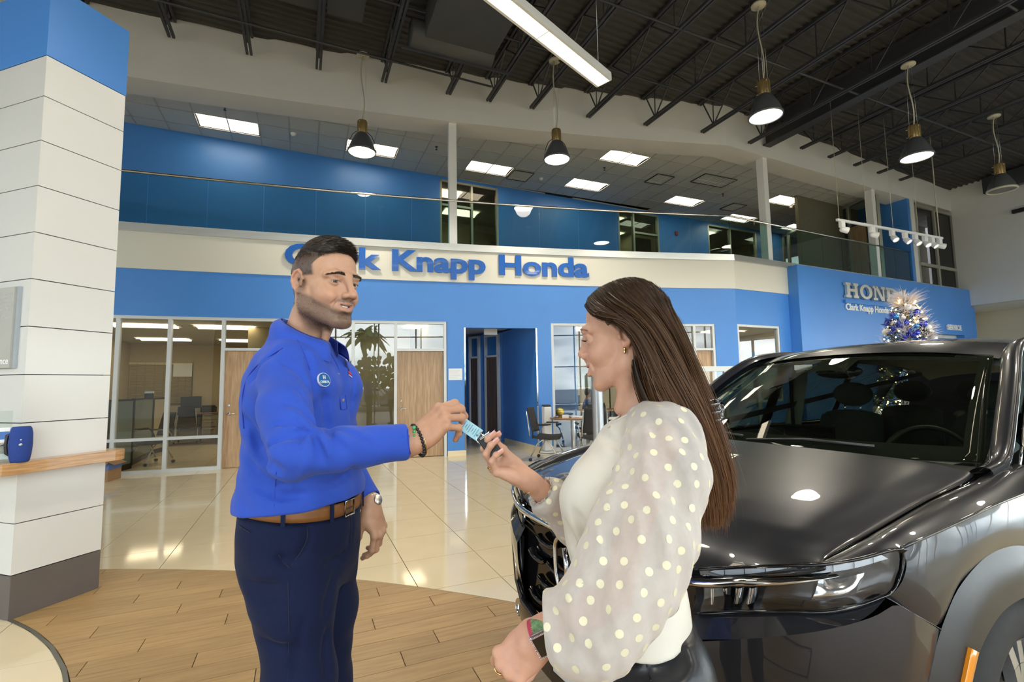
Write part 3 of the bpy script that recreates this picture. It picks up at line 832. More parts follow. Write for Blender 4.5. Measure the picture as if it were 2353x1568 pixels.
# blue box with the marque lettering
bx = root('wall_blue_box', (11, 13.6, 2))
n5 = wn(6.); bo = Vector((n5.x, n5.y))*.30
bA = Vector((6.99, wy(6.99)))+bo*.93; bd = Vector((1, .5065)).normalized()
bq = on_line(2228, 672, bA, bA+bd); bR = Vector(bq.xy)
BZ = 4.275
def bpt(t, d=0.): return (bA.x+bd.x*t-bo.x*d/.3*-1, bA.y+bd.y*t-bo.y*d/.3*-1)
BL = (bR-bA).length
s_ = lambda px, py: (Vector(on_line(px, py, bA, bA+bd).xy)-bA).dot(bd)
dx0, dx1 = s_(2130, 770), s_(2216, 770)
hZ = on_line(2170, 768, bA, bA+bd).z
def bseg(mb, t0, t1, z0, z1, d0=-.35, d1=0.):
  return mb.prism([bpt(t0, d0), bpt(t1, d0), bpt(t1, d1), bpt(t0, d1)], z0, z1)
m = MB(); bseg(m, 0, dx0, 0, BZ); bseg(m, dx0, dx1, hZ, BZ); bseg(m, dx1, BL, 0, BZ); bseg(m, BL, s_(2245, 765), 0, 3.72); m.build('box_panel', 'blue_paint', bx)
m = MB(); bseg(m, -.5, BL, 4.0, 4.05, -3.5, -.35); m.build('top_cover', 'carpet', bx)
dw = root('door_8', (*bpt((dx0+dx1)/2), 0))
m = MB(); 
for t in (dx0+.04, dx1-.04): bseg(m, t-.04, t+.04, 0, hZ, -.3, -.2)
bseg(m, dx0, dx1, hZ-.1, hZ, -.3, -.2); m.build('frame', 'white_metal', dw)
m = MB(); bseg(m, dx0+.08, dx1-.08, 0, hZ-.1, -.26, -.25); m.build('pane', 'glass_clear', dw)
# metallic lettering, grooved line and small white lettering
def slab_letter(ch, wdt, h, t=.16):
  """slab-serif capitals as boxes/arches in a (x,y) frame; returns list of polygons"""
  s = wdt; a = t*h*1.35; e = .17*h; P = []
  R = lambda x0, x1, y0, y1: P.append([(x0, y0), (x1, y0), (x1, y1), (x0, y1)])
  if ch == 'H':
    for x in (.02*s, .60*s):
      R(x, x+.38*s, 0, e); R(x, x+.38*s, h-e, h); R(x+.08*s, x+.30*s, e, h-e)
    R(.32*s, .68*s, .42*h, .60*h)
  elif ch == 'N':
    R(0, .36*s, 0, e); R(0, .30*s, h-e, h); R(.66*s, s, h-e, h); R(.09*s, .23*s, e, h-e); R(.78*s, .91*s, 0, h-e)
    P.append([(.12*s, h), (.38*s, h), (.91*s, 0), (.66*s, 0)])
  elif ch == 'A':
    R(0, .34*s, 0, e); R(.62*s, s, 0, e); P.append([(.08*s, e*.9), (.22*s, e*.9), (.52*s, h), (.38*s, h)]); P.append([(.66*s, e*.9), (.94*s, e*.9), (.64*s, h), (.38*s, h)])
    R(.25*s, .75*s, .30*h, .43*h)
  elif ch in 'OD':
    n = 28; xc, yc, ro, ri = .5*s, .5*h, (.5*s, .5*h), (.26*s, .33*h)
    for k in range(n):
      a0, a1 = 2*pi*k/n, 2*pi*(k+1)/n
      if ch == 'D' and cos((a0+a1)/2) < -.05: continue
      sx = 1.0
      P.append([(xc+ro[0]*cos(a0), yc+ro[1]*sin(a0)), (xc+ro[0]*cos(a1), yc+ro[1]*sin(a1)), (xc+ri[0]*cos(a1), yc+ri[1]*sin(a1)), (xc+ri[0]*cos(a0), yc+ri[1]*sin(a0))])
    if ch == 'D': R(.0, .52*s, 0, e); R(.0, .52*s, h-e, h); R(.08*s, .32*s, e*.9, h-e*.9)
  return P
mat('marque_metal', (.80, .75, .66), .36, metal=.9, var=.03)
sg = thing('marque_sign', 'brushed metal slab-serif letters on the blue box wall', 'sign', (*bpt(s_(1990, 665), .05), 3.4))
ta, tb = s_(1936, 668), s_(2085, 690)
zb = on_line(1936, 684, bA, bA+bd).z; zt = on_line(1936, 650, bA, bA+bd).z
cw = (tb-ta)/5.
for k, ch in enumerate('HONDA'):
  m = MB()
  for P in slab_letter(ch, cw*.93, zt-zb):
    q = [bpt(ta+k*cw+x, .0) for x, y in P]
    vs = [Vector((*bpt(ta+k*cw+x, dd_), zb+y)) for dd_ in (.02, .085) for x, y in P]
    n = len(P); fs = [tuple(range(n))[::-1], tuple(range(n, 2*n))]+[(i, (i+1) % n, n+(i+1) % n, n+i) for i in range(n)]
    m.add(vs, fs)
  m.build('letter', 'marque_metal', sg)
zr = on_line(1936, 692, bA, bA+bd).z
m = MB(); bseg(m, ta, tb, zr-.05, zr+.04, 0, .06); m.build('underline_bar', 'blue_paint', sg)
sg2 = thing('dealer_sign', 'small white lettering under the metal marque letters', 'sign', (*bpt(s_(1990, 710), .03), 3.0))
t0, t1 = s_(1941, 706), s_(2038, 710); z0 = on_line(1941, 712, bA, bA+bd).z; hh_ = on_line(1941, 697, bA, bA+bd).z-z0
sz = hh_/.72
tw = text_width('Clark Knapp Honda', sz)
mat('letter_white', (.85, .85, .85), .35, var=.01)
letters('Clark Knapp Honda', sz, 'letter_white', sg2, lambda x, y, z: Vector((*bpt(t0+(t1-t0)*x/tw, .01+z), z0+y)), 'letter', extrude=.012, font_offset=.006)
sg3 = thing('service_sign', 'white service lettering above the doorway in the blue wall', 'sign', (*bpt(s_(2190, 752), .03), 3.0))
t0s, t1s = s_(2173, 752), s_(2205, 755); z0s = on_line(2175, 758, bA, bA+bd).z; hs = on_line(2175, 746, bA, bA+bd).z-z0s
tws = text_width('SERVICE', hs/.72)
letters('SERVICE', hs/.72, 'letter_white', sg3, lambda x, y, z: Vector((*bpt(t0s+(t1s-t0s)*x/tws, .01+z), z0s+y)), 'letter', extrude=.02, font_offset=.006)
# right wall (upper) and the recessed cream area below it
wr = root('wall_right', (*tuple(bR), 5))
rw0 = bR+Vector(GV)*1.0; rw1 = bR-Vector(GV)*24
def rpoly(a, b, t=.3): return [tuple(a), tuple(b), tuple(b+Vector(GU)*t), tuple(a+Vector(GU)*t)]
ZR = 3.76
m = MB(); m.prism(rpoly(rw0, rw1), ZR, 8.5); m.build('upper_panel', 'white_wall', wr)
m = MB(); m.prism(rpoly(rw0+Vector(GU)*.3, rw1+Vector(GU)*.3, 5.5), ZR, ZR+.1); m.build('soffit', 'bright_white', wr)
m = MB(); m.prism(rpoly(rw0+Vector(GU)*2.6, rw0-Vector(GV)*3.2+Vector(GU)*2.6, .2), 0, ZR); m.build('recess_wall', 'cream_wall', wr)
m = MB(); m.prism([tuple(rw0+Vector(GU)*0), tuple(rw0+Vector(GU)*3), tuple(rw0+Vector(GU)*3+Vector(GV)*.2), tuple(rw0+Vector(GV)*.2)], 0, ZR); m.build('recess_rear', 'cream_wall', wr)
cq = rw0-Vector(GV)*3.3+Vector(GU)*1.6
m = MB(); m.box((cq.x, cq.y, ZR/2), (1.5, .5, ZR), AZ); m.build('recess_pier', 'bright_white', wr)
q = on_line(2351, 483, tuple(rw0), tuple(rw1)); em = thing('wall_speaker', 'small black and white fixture high on the right wall', 'fixture', tuple(q))
m = MB(); m.box((q.x-GU[0]*.06, q.y-GU[1]*.06, q.z), (.12, .45, .12), AZ); m.build('case', 'black_plastic', em, bevel=.01)
m = MB(); m.box((q.x-GU[0]*.04, q.y-GU[1]*.04, q.z+.075), (.09, .47, .03), AZ); m.build('bracket', 'white_wall', em)
# recessed lights of the ground floor offices
for k, (x, y, z, lb) in enumerate(((*at_z(330, 752, 2.755).xy, 2.755, 'office ceiling light nearest the column'), (*at_z(378, 783, 2.755).xy, 2.755, 'second office ceiling light behind the left glazing'),
    (*at_z(520, 756, 2.755).xy, 2.755, 'office ceiling light above the left wooden door'), (*at_z(560, 786, 2.755).xy, 2.755, 'rearmost office ceiling light beyond the left door'),
    (.9+.9, 12.3, 2.755, 'office ceiling light behind the right glazing'), (3.9, 13.2, 2.755, 'office ceiling light beyond the woman behind the right glazing'), (5.9, 13.6, 2.755, 'office ceiling light behind the small end window'), (-1.9, 11.3, 2.755, 'office ceiling light beyond the right wooden door'))):
  troffer((x, y, z), AZ, lb, 'recessed lights of the ground floor offices', 'troffer_glow')
for k, w_ in enumerate((w1, w2, w3)):
  t = (w_[0]+w_[1])/2
  for j, (dt, dv) in enumerate(((-.5, -1.1), (.6, -2.5))):
    x, y = us(t+dt, dv); troffer((x, y, 7.15), AZ, ('near', 'far')[j]+' ceiling light inside the '+('first', 'second', 'third')[k]+' upper window', 'recessed lights of the upper rooms', 'troffer_glow')
# ================================================================ roof
rf = root('roof', (2, 2, 8.3))
def deck_z(u): return 8.30-.022*(u+2)
U_MIN, U_MAX, V_MIN, V_MAX = -16., 21., -12., 10.4
m = MB(); pitch = .152; prof = []
v = V_MIN
while v < V_MAX: prof += [(v, 0), (v+.040, 0), (v+.056, .038), (v+.136, .038)]; v += pitch
us_ = [U_MIN, U_MAX]; vs = []
for u in us_:
  for v, h in prof: x, y = uv(u, v); vs.append((x, y, deck_z(u)+h))
n = len(prof); m.add(vs, [(i, i+1, n+i+1, n+i) for i in range(n-1)]); m.build('corrugated_deck', 'deck', rf)
m = MB(); m.prism([uv(U_MIN, V_MIN), uv(U_MAX, V_MIN), uv(U_MAX, V_MAX+3), uv(U_MIN, V_MAX+3)], 8.5, 8.6); m.build('roof_slab', 'deck', rf)
def wall_v(u):
  lo, hi = 5., 13.
  for _ in range(30):
    mid = (lo+hi)/2; x, y = uv(u, mid)
    if y < wy(x): lo = mid
    else: hi = mid
  return lo
def joist(u, zb, first=False, dv=.08):
  j = thing('roof_joist', None, None, (*uv(u, 0), zb)); zt = deck_z(u)-.03; ve = wall_v(u)-dv
  for s in (-1, 1):
    a = uv(u+s*.035, ve); b = uv(u+s*.035, V_MIN+.3)
    m = MB(); m.bar((*a, zb), (*b, zb), .045, .05); m.build('bottom_chord', 'joist', j)
    a = uv(u+s*.035, ve+.05); m = MB(); m.bar((*a, zt), (*b, zt), .045, .05); m.build('top_chord', 'joist', j)
  m = MB(); st_ = .62; v = ve-.32; k = 0; up_ = True
  m.bar((*uv(u, ve-.05), zt), (*uv(u, ve-.35), zb), .022)
  v = ve-.35
  while v > V_MIN+1:
    v2 = v-st_; m.bar((*uv(u, v), zb), (*uv(u, v2), zt), .022); m.bar((*uv(u, v2), zt), (*uv(u, v2-st_), zb), .022)
    m.bar((*uv(u, v), zb), (*uv(u, v-.02), zt), .018)
    v = v2-st_
  m.build('web', 'joist', j, kind='stuff')
  return j
JU = [-5.0, -3.65, -2.33, -1.05, .19, 1.446, 2.765, 3.632, 4.59, 5.887, 7.249, 8.64, 10.024]
place = ['over the white clad column', 'above the leftmost recessed ceiling light', 'just left of the two dark ceiling panels', 'beside the two dark ceiling panels', 'right of the leftmost pendant canopy',
         'left of the round dark duct', 'right of the round dark duct', 'behind the long linear light', 'crossing the linear light', 'ending above the second pendant lamp',
         'ending right of the linear light tip', 'ending left of the third pendant lamp', 'beside the deep steel girder']
for u, pl in zip(JU, place):
  zb = 7.93-.055*(u+2.33); j = joist(u, zb); tag(j, 'dark open web roof joist '+pl, 'joist', 'roof joists running to the bulkhead')
j_r = [11.9, 13.1, 14.3, 15.5, 16.7]
for k, u in enumerate(j_r):
  j = joist(u, 7.45, dv=.2); tag(j, ['first', 'second', 'third', 'fourth', 'fifth'][k]+' dark roof joist right of the deep girder', 'joist', 'roof joists right of the girder')
gd_ = thing('steel_girder', 'deep solid dark steel girder dividing the roof joists', 'girder', (*uv(10.75, 0), 7.4))
a, b = uv(10.75, wall_v(10.75)-.02), uv(10.75, V_MIN)
m = MB(); m.bar((*a, 7.35), (*b, 7.35), .26, .03); m.bar((*a, 8.0), (*b, 8.0), .26, .03); m.build('flanges', 'joist', gd_)
m = MB(); m.bar((*a, 7.68), (*b, 7.68), .03, .64); m.build('web_plate', 'joist', gd_)
g2 = thing('steel_girder', 'deep dark steel girder along the right hand wall', 'girder', (*uv(17.6, 0), 7.4))
q = to_uv(bR)[0]-.30
a, b = uv(q, 8.0), uv(q, -10); m = MB(); m.bar((*a, 7.5), (*b, 7.5), .2, .5); m.build('beam', 'joist', g2)
# cross bridging bars and conduits
for k, (v, z, lb) in enumerate(((9.0, 7.62, 'thin dark cross pipe nearest the bulkhead'), (7.9, 7.9, 'thin dark cross pipe crossing the round duct'), (6.1, 7.55, 'dark conduit passing behind the third pendant lamp'), (3.6, 7.55, 'dark conduit crossing the joists beyond the girder'))):
  t = thing('roof_pipe', lb, 'pipe', (*uv(0, v), z), 0, 'pipes across the roof joists')
  m = MB(); ux_ = [(-5, 3.5), (-3, 18), (4, 18), (9, 18)][k]; m.tube([(*uv(u, v+(u*-.0)), z-.02*(u-2)) for u in (ux_[0], (ux_[0]+ux_[1])/2, ux_[1])], .022, 6); m.build('pipe_run', 'joist', t)
# ducts and dark panels
dk = thing('round_duct', 'large dark rounded air duct hung between the roof joists', 'duct', (0, 5, 7.6))
pa, pb = at_z(975, 105, 7.45), at_z(1100, 140, 7.45)
c = (pa+pb)/2; ax_ = Vector((GU[0], GU[1], 0)); ln = (pb-pa).length+.5
m = MB(); 
m.M = Matrix.Translation((c.x, c.y, 7.62))@Matrix.Rotation(AZ, 4, 'Z')
m.tube([(-ln/2, 0, 0), (-ln/2+.02, 0, 0), (ln/2-.02, 0, 0), (ln/2, 0, 0)], [.24, .26, .26, .24], 24); m.build('round_end', 'duct', dk)
m = MB(); m.M = Matrix.Translation((c.x, c.y, 7.62))@Matrix.Rotation(AZ, 4, 'Z'); m.box((.1, -.95, .1), (ln*.85, 1.6, .5)); m.build('rectangular_run', 'duct', dk, bevel=.02)
m = MB(); m.M = Matrix.Translation((c.x, c.y, 7.35))@Matrix.Rotation(AZ, 4, 'Z'); m.box((.1, .02, 0), (ln+.5, .05, .04)); m.build('hanger_channel', 'joist', dk)
for (pxs, lb) in ((((628, 0), (725, 0), (735, 60), (640, 40)), 'flat dark ceiling panel left of the third joist'), (((757, 0), (840, 0), (836, 92), (750, 62)), 'flat dark ceiling panel right of the third joist')):
  q = [at_z(x, y-30, 7.95) for x, y in pxs]; uvs = [to_uv(p) for p in q]
  u0, u1 = sum(p[0] for p in (uvs[0], uvs[3]))/2, sum(p[0] for p in (uvs[1], uvs[2]))/2
  v1 = max(p[1] for p in uvs); t = thing('dark_panel', lb, 'panel', (*uv((u0+u1)/2, v1-1.5), 7.95))
  x, y = uv((u0+u1)/2, v1-1.4); m = MB(); m.box((x, y, 7.98), (max(.6, abs(u1-u0)), 2.6, .06), AZ); m.build('board', 'duct', t)
# ================================================================ pendants
mat('pendant_grey', (.075, .08, .085), .38, spec=.5, var=.03)
mat('brass', (.42, .29, .12), .42, metal=.75, var=.08, vscale=6)
mat('canopy', (.45, .42, .32), .5, var=.03)
mat('reflector_in', (.85, .83, .78), .25, metal=.8, var=.02)
def pendant(pc, pl, z_top, label, lit=True):
  if pl is None: q = Vector((*uv(*pc), z_top)); zl = z_top-1.85
  else:
    q = at_z(*pc, z_top); d = hypot(q.x, q.y); r = ray(*pl); t = d/hypot(r[0], r[1]); zl = EYE+r[2]*t
  T = thing('pendant_lamp', label, 'pendant lamp', (q.x, q.y, zl), 0, 'industrial bell pendant lamps')
  M = wmat(T); H = z_top-zl
  m = MB(); m.M = M; m.lathe([(.0, H+.03), (.10, H+.03), (.115, H+.01), (.115, H-.012), (.0, H-.012)], 24); m.build('ceiling_canopy', 'canopy', T)
  m = MB(); m.M = M; w_ = .05 if H > 1.5 else 0
  m.tube([(w_*sin(k/9*2*pi)*.7, w_*.3*sin(k/9*pi), .62+(H-.62)*k/9) for k in range(10)], .011, 6); m.build('cord', 'canopy', T)
  m = MB(); m.M = M
  for a in (0., 2.1, 4.2): m.tube([(.07*cos(a), .07*sin(a), .6), (.05*cos(a), .05*sin(a), H)], .0022, 4)
  m.build('suspension_wires', 'steel', T)
  m = MB(); m.M = M
  m.lathe([(.0, .60), (.085, .60), (.088, .595), (.088, .36), (.08, .345), (.0, .345)], 20)
  for k in range(12):
    a = 2*pi*k/12; m.box((.09*cos(a), .09*sin(a), .47), (.008, .016, .22), a)
  m.build('lamp_housing', 'brass', T)
  m = MB(); m.M = M
  for a in range(3):
    for z in (.40, .55): an = a*2.09+.4; m.tube([(.088*cos(an), .088*sin(an), z), (.125*cos(an), .125*sin(an), z)], .006, 6)
  m.build('side_screws', 'steel', T)
  m = MB(); m.M = M
  m.lathe([(.085, .36), (.105, .345), (.135, .30), (.165, .24), (.20, .17), (.228, .10), (.243, .04), (.247, .015)], 36)
  m.lathe([(.247, .015), (.240, .018), (.222, .10), (.19, .18), (.15, .25), (.09, .33), (.0, .34)], 36); m.build('bell_shade', 'pendant_grey', T)
  m = MB(); m.M = M
  m.lathe([(.243, .03), (.262, .024), (.264, .0), (.258, -.018), (.243, -.018), (.236, .0), (.24, .02)], 36); m.build('rim_ring', 'canopy' if not lit else 'pendant_grey', T)
  m = MB(); m.M = M; m.lathe([(.236, -.004), (.12, -.012), (.0, -.014)], 36); m.build('lens', 'bulb_glow' if lit else thin_glass('lens_off', (.7, .72, .72), 1., opac=.35, ocol=(.4, .4, .4)), T)
  m = MB(); m.M = M
  for a in (.3, .3+pi):
    m.tube([(.09*cos(a), .09*sin(a), .40), (.17*cos(a), .17*sin(a), .33), (.235*cos(a), .235*sin(a), .18), (.262*cos(a), .262*sin(a), .02)], .006, 6)
  m.build('yoke_wire', 'black_plastic', T)
  if lit:
    ld = bpy.data.lights.new('lamp_bulb', 'SPOT'); ld.energy = LAMP_W; ld.color = (1., .92, .79); ld.spot_size = radians(150); ld.spot_blend = .6; ld.shadow_soft_size = .2
    lo = bpy.data.objects.new('lamp_bulb', ld); COL.objects.link(lo); lo.parent = T; lo.location = (0, 0, -.03)
  return T
LAMP_W = 150.
pendant((834, 128), (830, 349), 7.75, 'lit bell pendant lamp hanging left of the first white pillar')
pendant((1274, 140), (1280, 366), 7.85, 'lit bell pendant lamp hanging right of the first white pillar')
pendant((1743, 13), (1764, 266), 7.62, 'lit bell pendant lamp hanging before the deep girder')
pendant((2087, 150), (2110, 360), 7.3, 'lit bell pendant lamp hanging above the track lighting')
pendant((2284, 268), (2306, 436), 7.3, 'unlit bell pendant lamp hanging near the right wall', lit=False)
for k, (u, v, lb) in enumerate(((.5, 3.2, 'above the couple'), (5.2, 1.2, 'above the parked car'), (9.5, 1.2, 'right of the parked car'), (-3.5, 0., 'behind the clad column'), (1., -3., 'behind the photographer'), (6.5, -4., 'near the shop front'), (12.5, -3., 'near the right shop front'))):  # pendants beyond the view, added to strengthen the room light and bonnet reflections
  pendant((u, v), None, 7.6, 'lit bell pendant lamp added out of view '+lb)
# ================================================================ long linear light
ll = thing('linear_light', 'long warm white linear light hung diagonally from the roof', 'linear light', (.9, 5.0, 5.3))
j0 = at_z(1388, 190, 5.3); jm = at_z(1253, 82, 5.3); dL = (j0-jm).normalized(); nL = Vector((-dL.y, dL.x, 0))
sec = 1.24
for k in range(5):
  a = j0-dL*sec*k; b = j0-dL*sec*(k+1)
  m = MB(); m.bar(a-dL*.01, b+dL*.01, .165, .02); m.build('lens', 'lamp_glow', ll)
  m = MB(); 
  for s in (-1, 1): m.bar(a+nL*s*.098+Vector((0, 0, .025)), b+nL*s*.098+Vector((0, 0, .025)), .03, .085)
  m.bar(a+Vector((0, 0, .075)), b+Vector((0, 0, .075)), .22, .03); m.bar(a+Vector((0, 0, .01)), a-dL*.012+Vector((0, 0, .01)), .2, .06); m.build('housing', 'bright_white', ll)
m = MB()
for k in (0.1, 1.9, 3.9): p = j0-dL*sec*k; m.tube([p+Vector((0, 0, .09)), (p.x, p.y, 7.9)], .003, 4)
m.build('suspension_wires', 'steel', ll)
for k, (u, v) in enumerate(((4.5, -.5), (-2.5, -2.5), (8., -2.))):  # unseen linear lights, added for more overhead light and car reflections
  t = thing('linear_light', 'added warm white linear light out of view '+('over the parked car', 'left of the photographer', 'near the shop front')[k], 'linear light', (*uv(u, v), 5.3)); c = Vector((*uv(u, v), 5.3))
  m = MB(); m.bar(c-dL*2.4, c+dL*2.4, .165, .02); m.build('lens', 'lamp_glow', t); m = MB(); m.bar(c-dL*2.45+Vector((0, 0, .05)), c+dL*2.45+Vector((0, 0, .05)), .22, .07); m.build('housing', 'bright_white', t)
  m = MB()
  for e in (-2, 2): m.tube([c+dL*e+Vector((0, 0, .08)), (c.x+dL.x*e, c.y+dL.y*e, 7.9)], .003, 4)
  m.build('suspension_wires', 'steel', t)
# ================================================================ track lighting
tA, tB = at_z(1922, 494, 5.55), None
pA = Vector(wp(9.2, 1.9).xy); pB = pA+Vector(GU)*1
tA = on_line(1922, 496, pA, pB); tB = on_line(2166, 556, pA, pB); zt_ = (tA.z+tB.z)/2; tA.z = zt_; tB.z = zt_
tk = thing('light_track', 'long white ceiling hung track carrying small spotlights', 'light track', tuple((tA+tB)/2))
m = MB(); m.bar(tA, tB, .045, .05); m.build('rail', 'bright_white', tk)
m = MB()
for f in (.02, .26, .50, .75, .97): p = tA.lerp(tB, f); m.tube([p, (p.x, p.y, 7.6)], .006 if f < .9 else .014, 5)
m.build('drop_rods', 'canopy', tk)
dT = (tB-tA).normalized()
spots = [(1930, 0, 'leftmost spotlight on the white track'), (1984, 0, 'second spotlight from the left on the white track'), (2026, 1, 'third spotlight on the track, small glow at its mouth'), (2056, 1, 'lit spotlight left of the middle of the track'),
         (2082, 1, 'fifth spotlight from the left on the track'), (2109, 1, 'brightly lit spotlight right of the middle of the track'), (2131, 1, 'second spotlight from the right end of the track'), (2155, 0, 'rightmost spotlight on the white track')]
for k, (px, lit, lb) in enumerate(spots):
  f = (px-1922)/(2166-1922); f = f*(1+.25*(1-f)); p = tA.lerp(tB, min(1, max(0, f))); 
  T = thing('spotlight', lb, 'spotlight', (p.x, p.y, zt_-.03), 0, 'spotlights on the white track')
  m = MB(); m.box((p.x, p.y, zt_-.09), (.13, .07, .13), AZ); m.build('driver_box', 'bright_white', T, bevel=.006)
  dr = Vector((.25-.1*(k % 3), -.55, -.75)).normalized() if lit else Vector((.85, -.2, -.25)).normalized()
  axm = (-dr).to_track_quat('Z', 'Y').to_matrix(); c = Vector((p.x, p.y, zt_-.20))+dT*.07
  m = MB(); m.lathe([(0, .09), (.04, .085), (.06, .05), (.068, -.05), (.068, -.075), (.06, -.075), (.055, -.03), (0, -.03)], 16, c, axm); m.build('head', 'bright_white', T)
  m = MB(); m.lathe([(.054, -.055), (0, -.06)], 16, c, axm); m.build('bulb', 'lamp_glow' if lit else 'canopy', T)
  m = MB(); m.tube([(p.x, p.y, zt_-.12), tuple(c+Vector((0, 0, .05)))], .012, 6); m.build('arm', 'bright_white', T)
# ================================================================ clad column on the left
K = Vector((-3.2155, 3.2265, 0)); kr = Vector((.3085, .951, 0)).normalized(); kl = Vector((-.951, .3085, 0)).normalized()
K2 = Vector((-3.056, 3.720, 0)); kr = (K2-K).normalized(); WR_ = (K2-K).length; kl = Vector((-kr.y, kr.x, 0)); WL = 1.9
colm = thing('clad_column', 'wide white panel-clad column with blue top and dark grey base', 'column', tuple(K))
jz = [.273, .595, .915, 1.237, 1.555, 1.876, 2.198, 2.519, 2.843, 3.165, 3.485, 3.783]
def colbox(mb, z0, z1, inset=0., a0=0., a1=None, b1=None):
  a1 = WR_ if a1 is None else a1; b1 = WL if b1 is None else b1
  p = [K+kr*(a0+inset)+kl*inset, K+kr*(a1-inset)+kl*inset, K+kr*(a1-inset)+kl*(b1-inset), K+kr*(a0+inset)+kl*(b1-inset)]
  return mb.prism([tuple(q)[:2] for q in p], z0, z1)
m = MB(); colbox(m, 0, 4.33, .03); m.build('core', 'gap_dark', colm)
m = MB(); colbox(m, 0, jz[0]-.004, 0.); m.build('base', 'base_grey', colm, bevel=.002)
for a, b in zip(jz[:-1], jz[1:]):
  m = MB(); p = [K, K+kr*WR_, K+kr*(WR_)+kl*.02, K+kr*.02+kl*.02]; m.prism([tuple(q)[:2] for q in p], a+.003, b-.003); m.build('panel', 'column_panel', colm)
  m = MB(); p = [K+kl*.0004, K+kl*WL, K+kl*WL+kr*.02, K+kr*.02+kl*.02]; m.prism([tuple(q)[:2] for q in p], a+.003, b-.003); m.build('panel', 'column_panel', colm)
m = MB(); colbox(m, jz[-1]+.001, 4.33, -.004); m.build('blue_top', 'blue_paint', colm, bevel=.002)
# round ended counter wrapping the column
ct = thing('wall_counter', 'round-ended light oak counter board wrapped around the white column', 'counter', tuple(K+Vector((0, 0, .95))))
zc0, zc1 = .915, .985
ZT = 1.0
zc1 = at_z(150, 1030, 0).z
def on_face(px, py, o, d): return on_line(px, py, tuple(o)[:2], tuple(o+d)[:2])
cz = on_face(238, 1022, K+kl*0, kr).z           # counter's top against the right face
cz = .998; ch = .075
outl = []
W2 = .125
e0 = K+kr*(WR_+.04)+kl*.25; 
arc_c = K+kr*(WR_-.02)-kl*0.02
pts = [K+kr*(WR_-.0)+kl*.3]
R_ = .12; cc = K+kr*(WR_-.015)-kl*(W2-R_)
for k in range(13):
  a = radians(85-k*175/12); pts.append(cc+(kr*cos(a)-kl*sin(a)*-1*1)*R_ if False else cc+kr*(R_*cos(a))+kl*(R_*sin(a)))
c2 = K-kr*(.22-.12)-kl*(W2-R_)
for k in range(7):
  a = radians(-95-k*85/6); pts.append(c2+kr*(R_*cos(a))+kl*(R_*sin(a)))
pts.append(K-kr*.22+kl*WL); pts.append(K+kr*.05+kl*WL); pts.append(K+kr*.05+kl*.3)
m = MB(); m.prism([tuple(p)[:2] for p in pts], cz-ch, cz); m.build('board', 'counter_wood', ct, bevel=.004)
# speaker
sp = at_y(48, 1038, 3.0); 
sx_ = on_line(49, 1000, tuple(K-kr*.045)[:2], tuple(K-kr*.045+kl)[:2])
SPK = Vector((sx_.x, sx_.y, cz))
spk = thing('portable_speaker', 'blue upright cylindrical portable speaker on the counter', 'speaker', tuple(SPK))
mat('speaker_blue', (.016, .05, .26), .85, var=.25, vscale=400, bump=.6, bscale=900)
m = MB(); m.M = wmat(spk); dsp = hypot(SPK.x, SPK.y)
hs_ = .222
m.lathe([(0, 0), (.042, .0), (.047, .01), (.053, .045), (.057, .11), (.055, .18), (.049, hs_-.012), (.043, hs_), (0, hs_-.004)], 28); m.build('fabric_body', 'speaker_blue', spk)
vd = Vector((-SPK.x, -SPK.y, 0)).normalized(); vr = Vector((-vd.y, vd.x, 0))
m = MB(); m.tube([SPK+vr*-.066*s+Vector((0, 0, z)) for s, z in ((.6, .18), (.95, .17), (1.02, .11), (.95, .06), (.6, .04))], .009, 8); m.build('side_strap', 'black_plastic', spk)
m = MB(); ax2 = vd.to_track_quat('Z', 'Y').to_matrix(); m.lathe([(0, .0595), (.009, .0595), (.009, .05)], 16, SPK+Vector((0, 0, .112)), ax2); m.lathe([(0, .058), (.005, .058), (.005, .05)], 12, SPK+Vector((0, 0, .142)), ax2); m.build('badge', 'silver_paint', spk)
m = MB(); q = SPK-vr*.06; m.tube([q+Vector((0, 0, .12)), q-vr*.05+Vector((0, 0, .10)), q-vr*.06+Vector((0, 0, .02)), q-vr*.10+Vector((0, 0, .008))], .003, 5); m.build('cable', 'black_plastic', spk)
# brochure holder
BH = Vector(on_line(8, 1000, tuple(K-kr*.10)[:2], tuple(K-kr*.10+kl)[:2])); BH.z = cz
bh = thing('brochure_holder', 'clear upright brochure holder at the far left of the counter', 'brochure holder', tuple(BH), atan2(vr.y, vr.x))
m = MB(); m.M = wmat(bh)@Matrix.Rotation(-.22, 4, 'X'); m.box((-.03, .0, .17), (.13, .004, .32)); m.box((-.03, -.02, .06), (.13, .004, .10)); m.box((-.03, -.01, .004), (.13, .05, .006)); m.build('clear_shell', 'glass_clear', bh)
m = MB(); m.M = wmat(bh)@Matrix.Rotation(-.22, 4, 'X'); m.box((-.03, -.006, .12), (.115, .006, .20)); br = m.build('leaflet', 'paper'); 
tag(br, 'white leaflet standing in the clear brochure holder', 'leaflet')
m = MB(); m.M = wmat(bh)@Matrix.Rotation(-.22, 4, 'X'); m.box((-.03, -.0095, .17), (.112, .001, .05)); m.build('print_block', mat('print_blue', (.05, .17, .5), .5, var=.2), br)
m = MB(); m.M = wmat(bh)@Matrix.Rotation(-.22, 4, 'X'); m.box((-.03, -.0095, .09), (.112, .001, .07)); m.build('print_block', mat('print_grey', (.4, .38, .33), .5, var=.3, vscale=60), br)
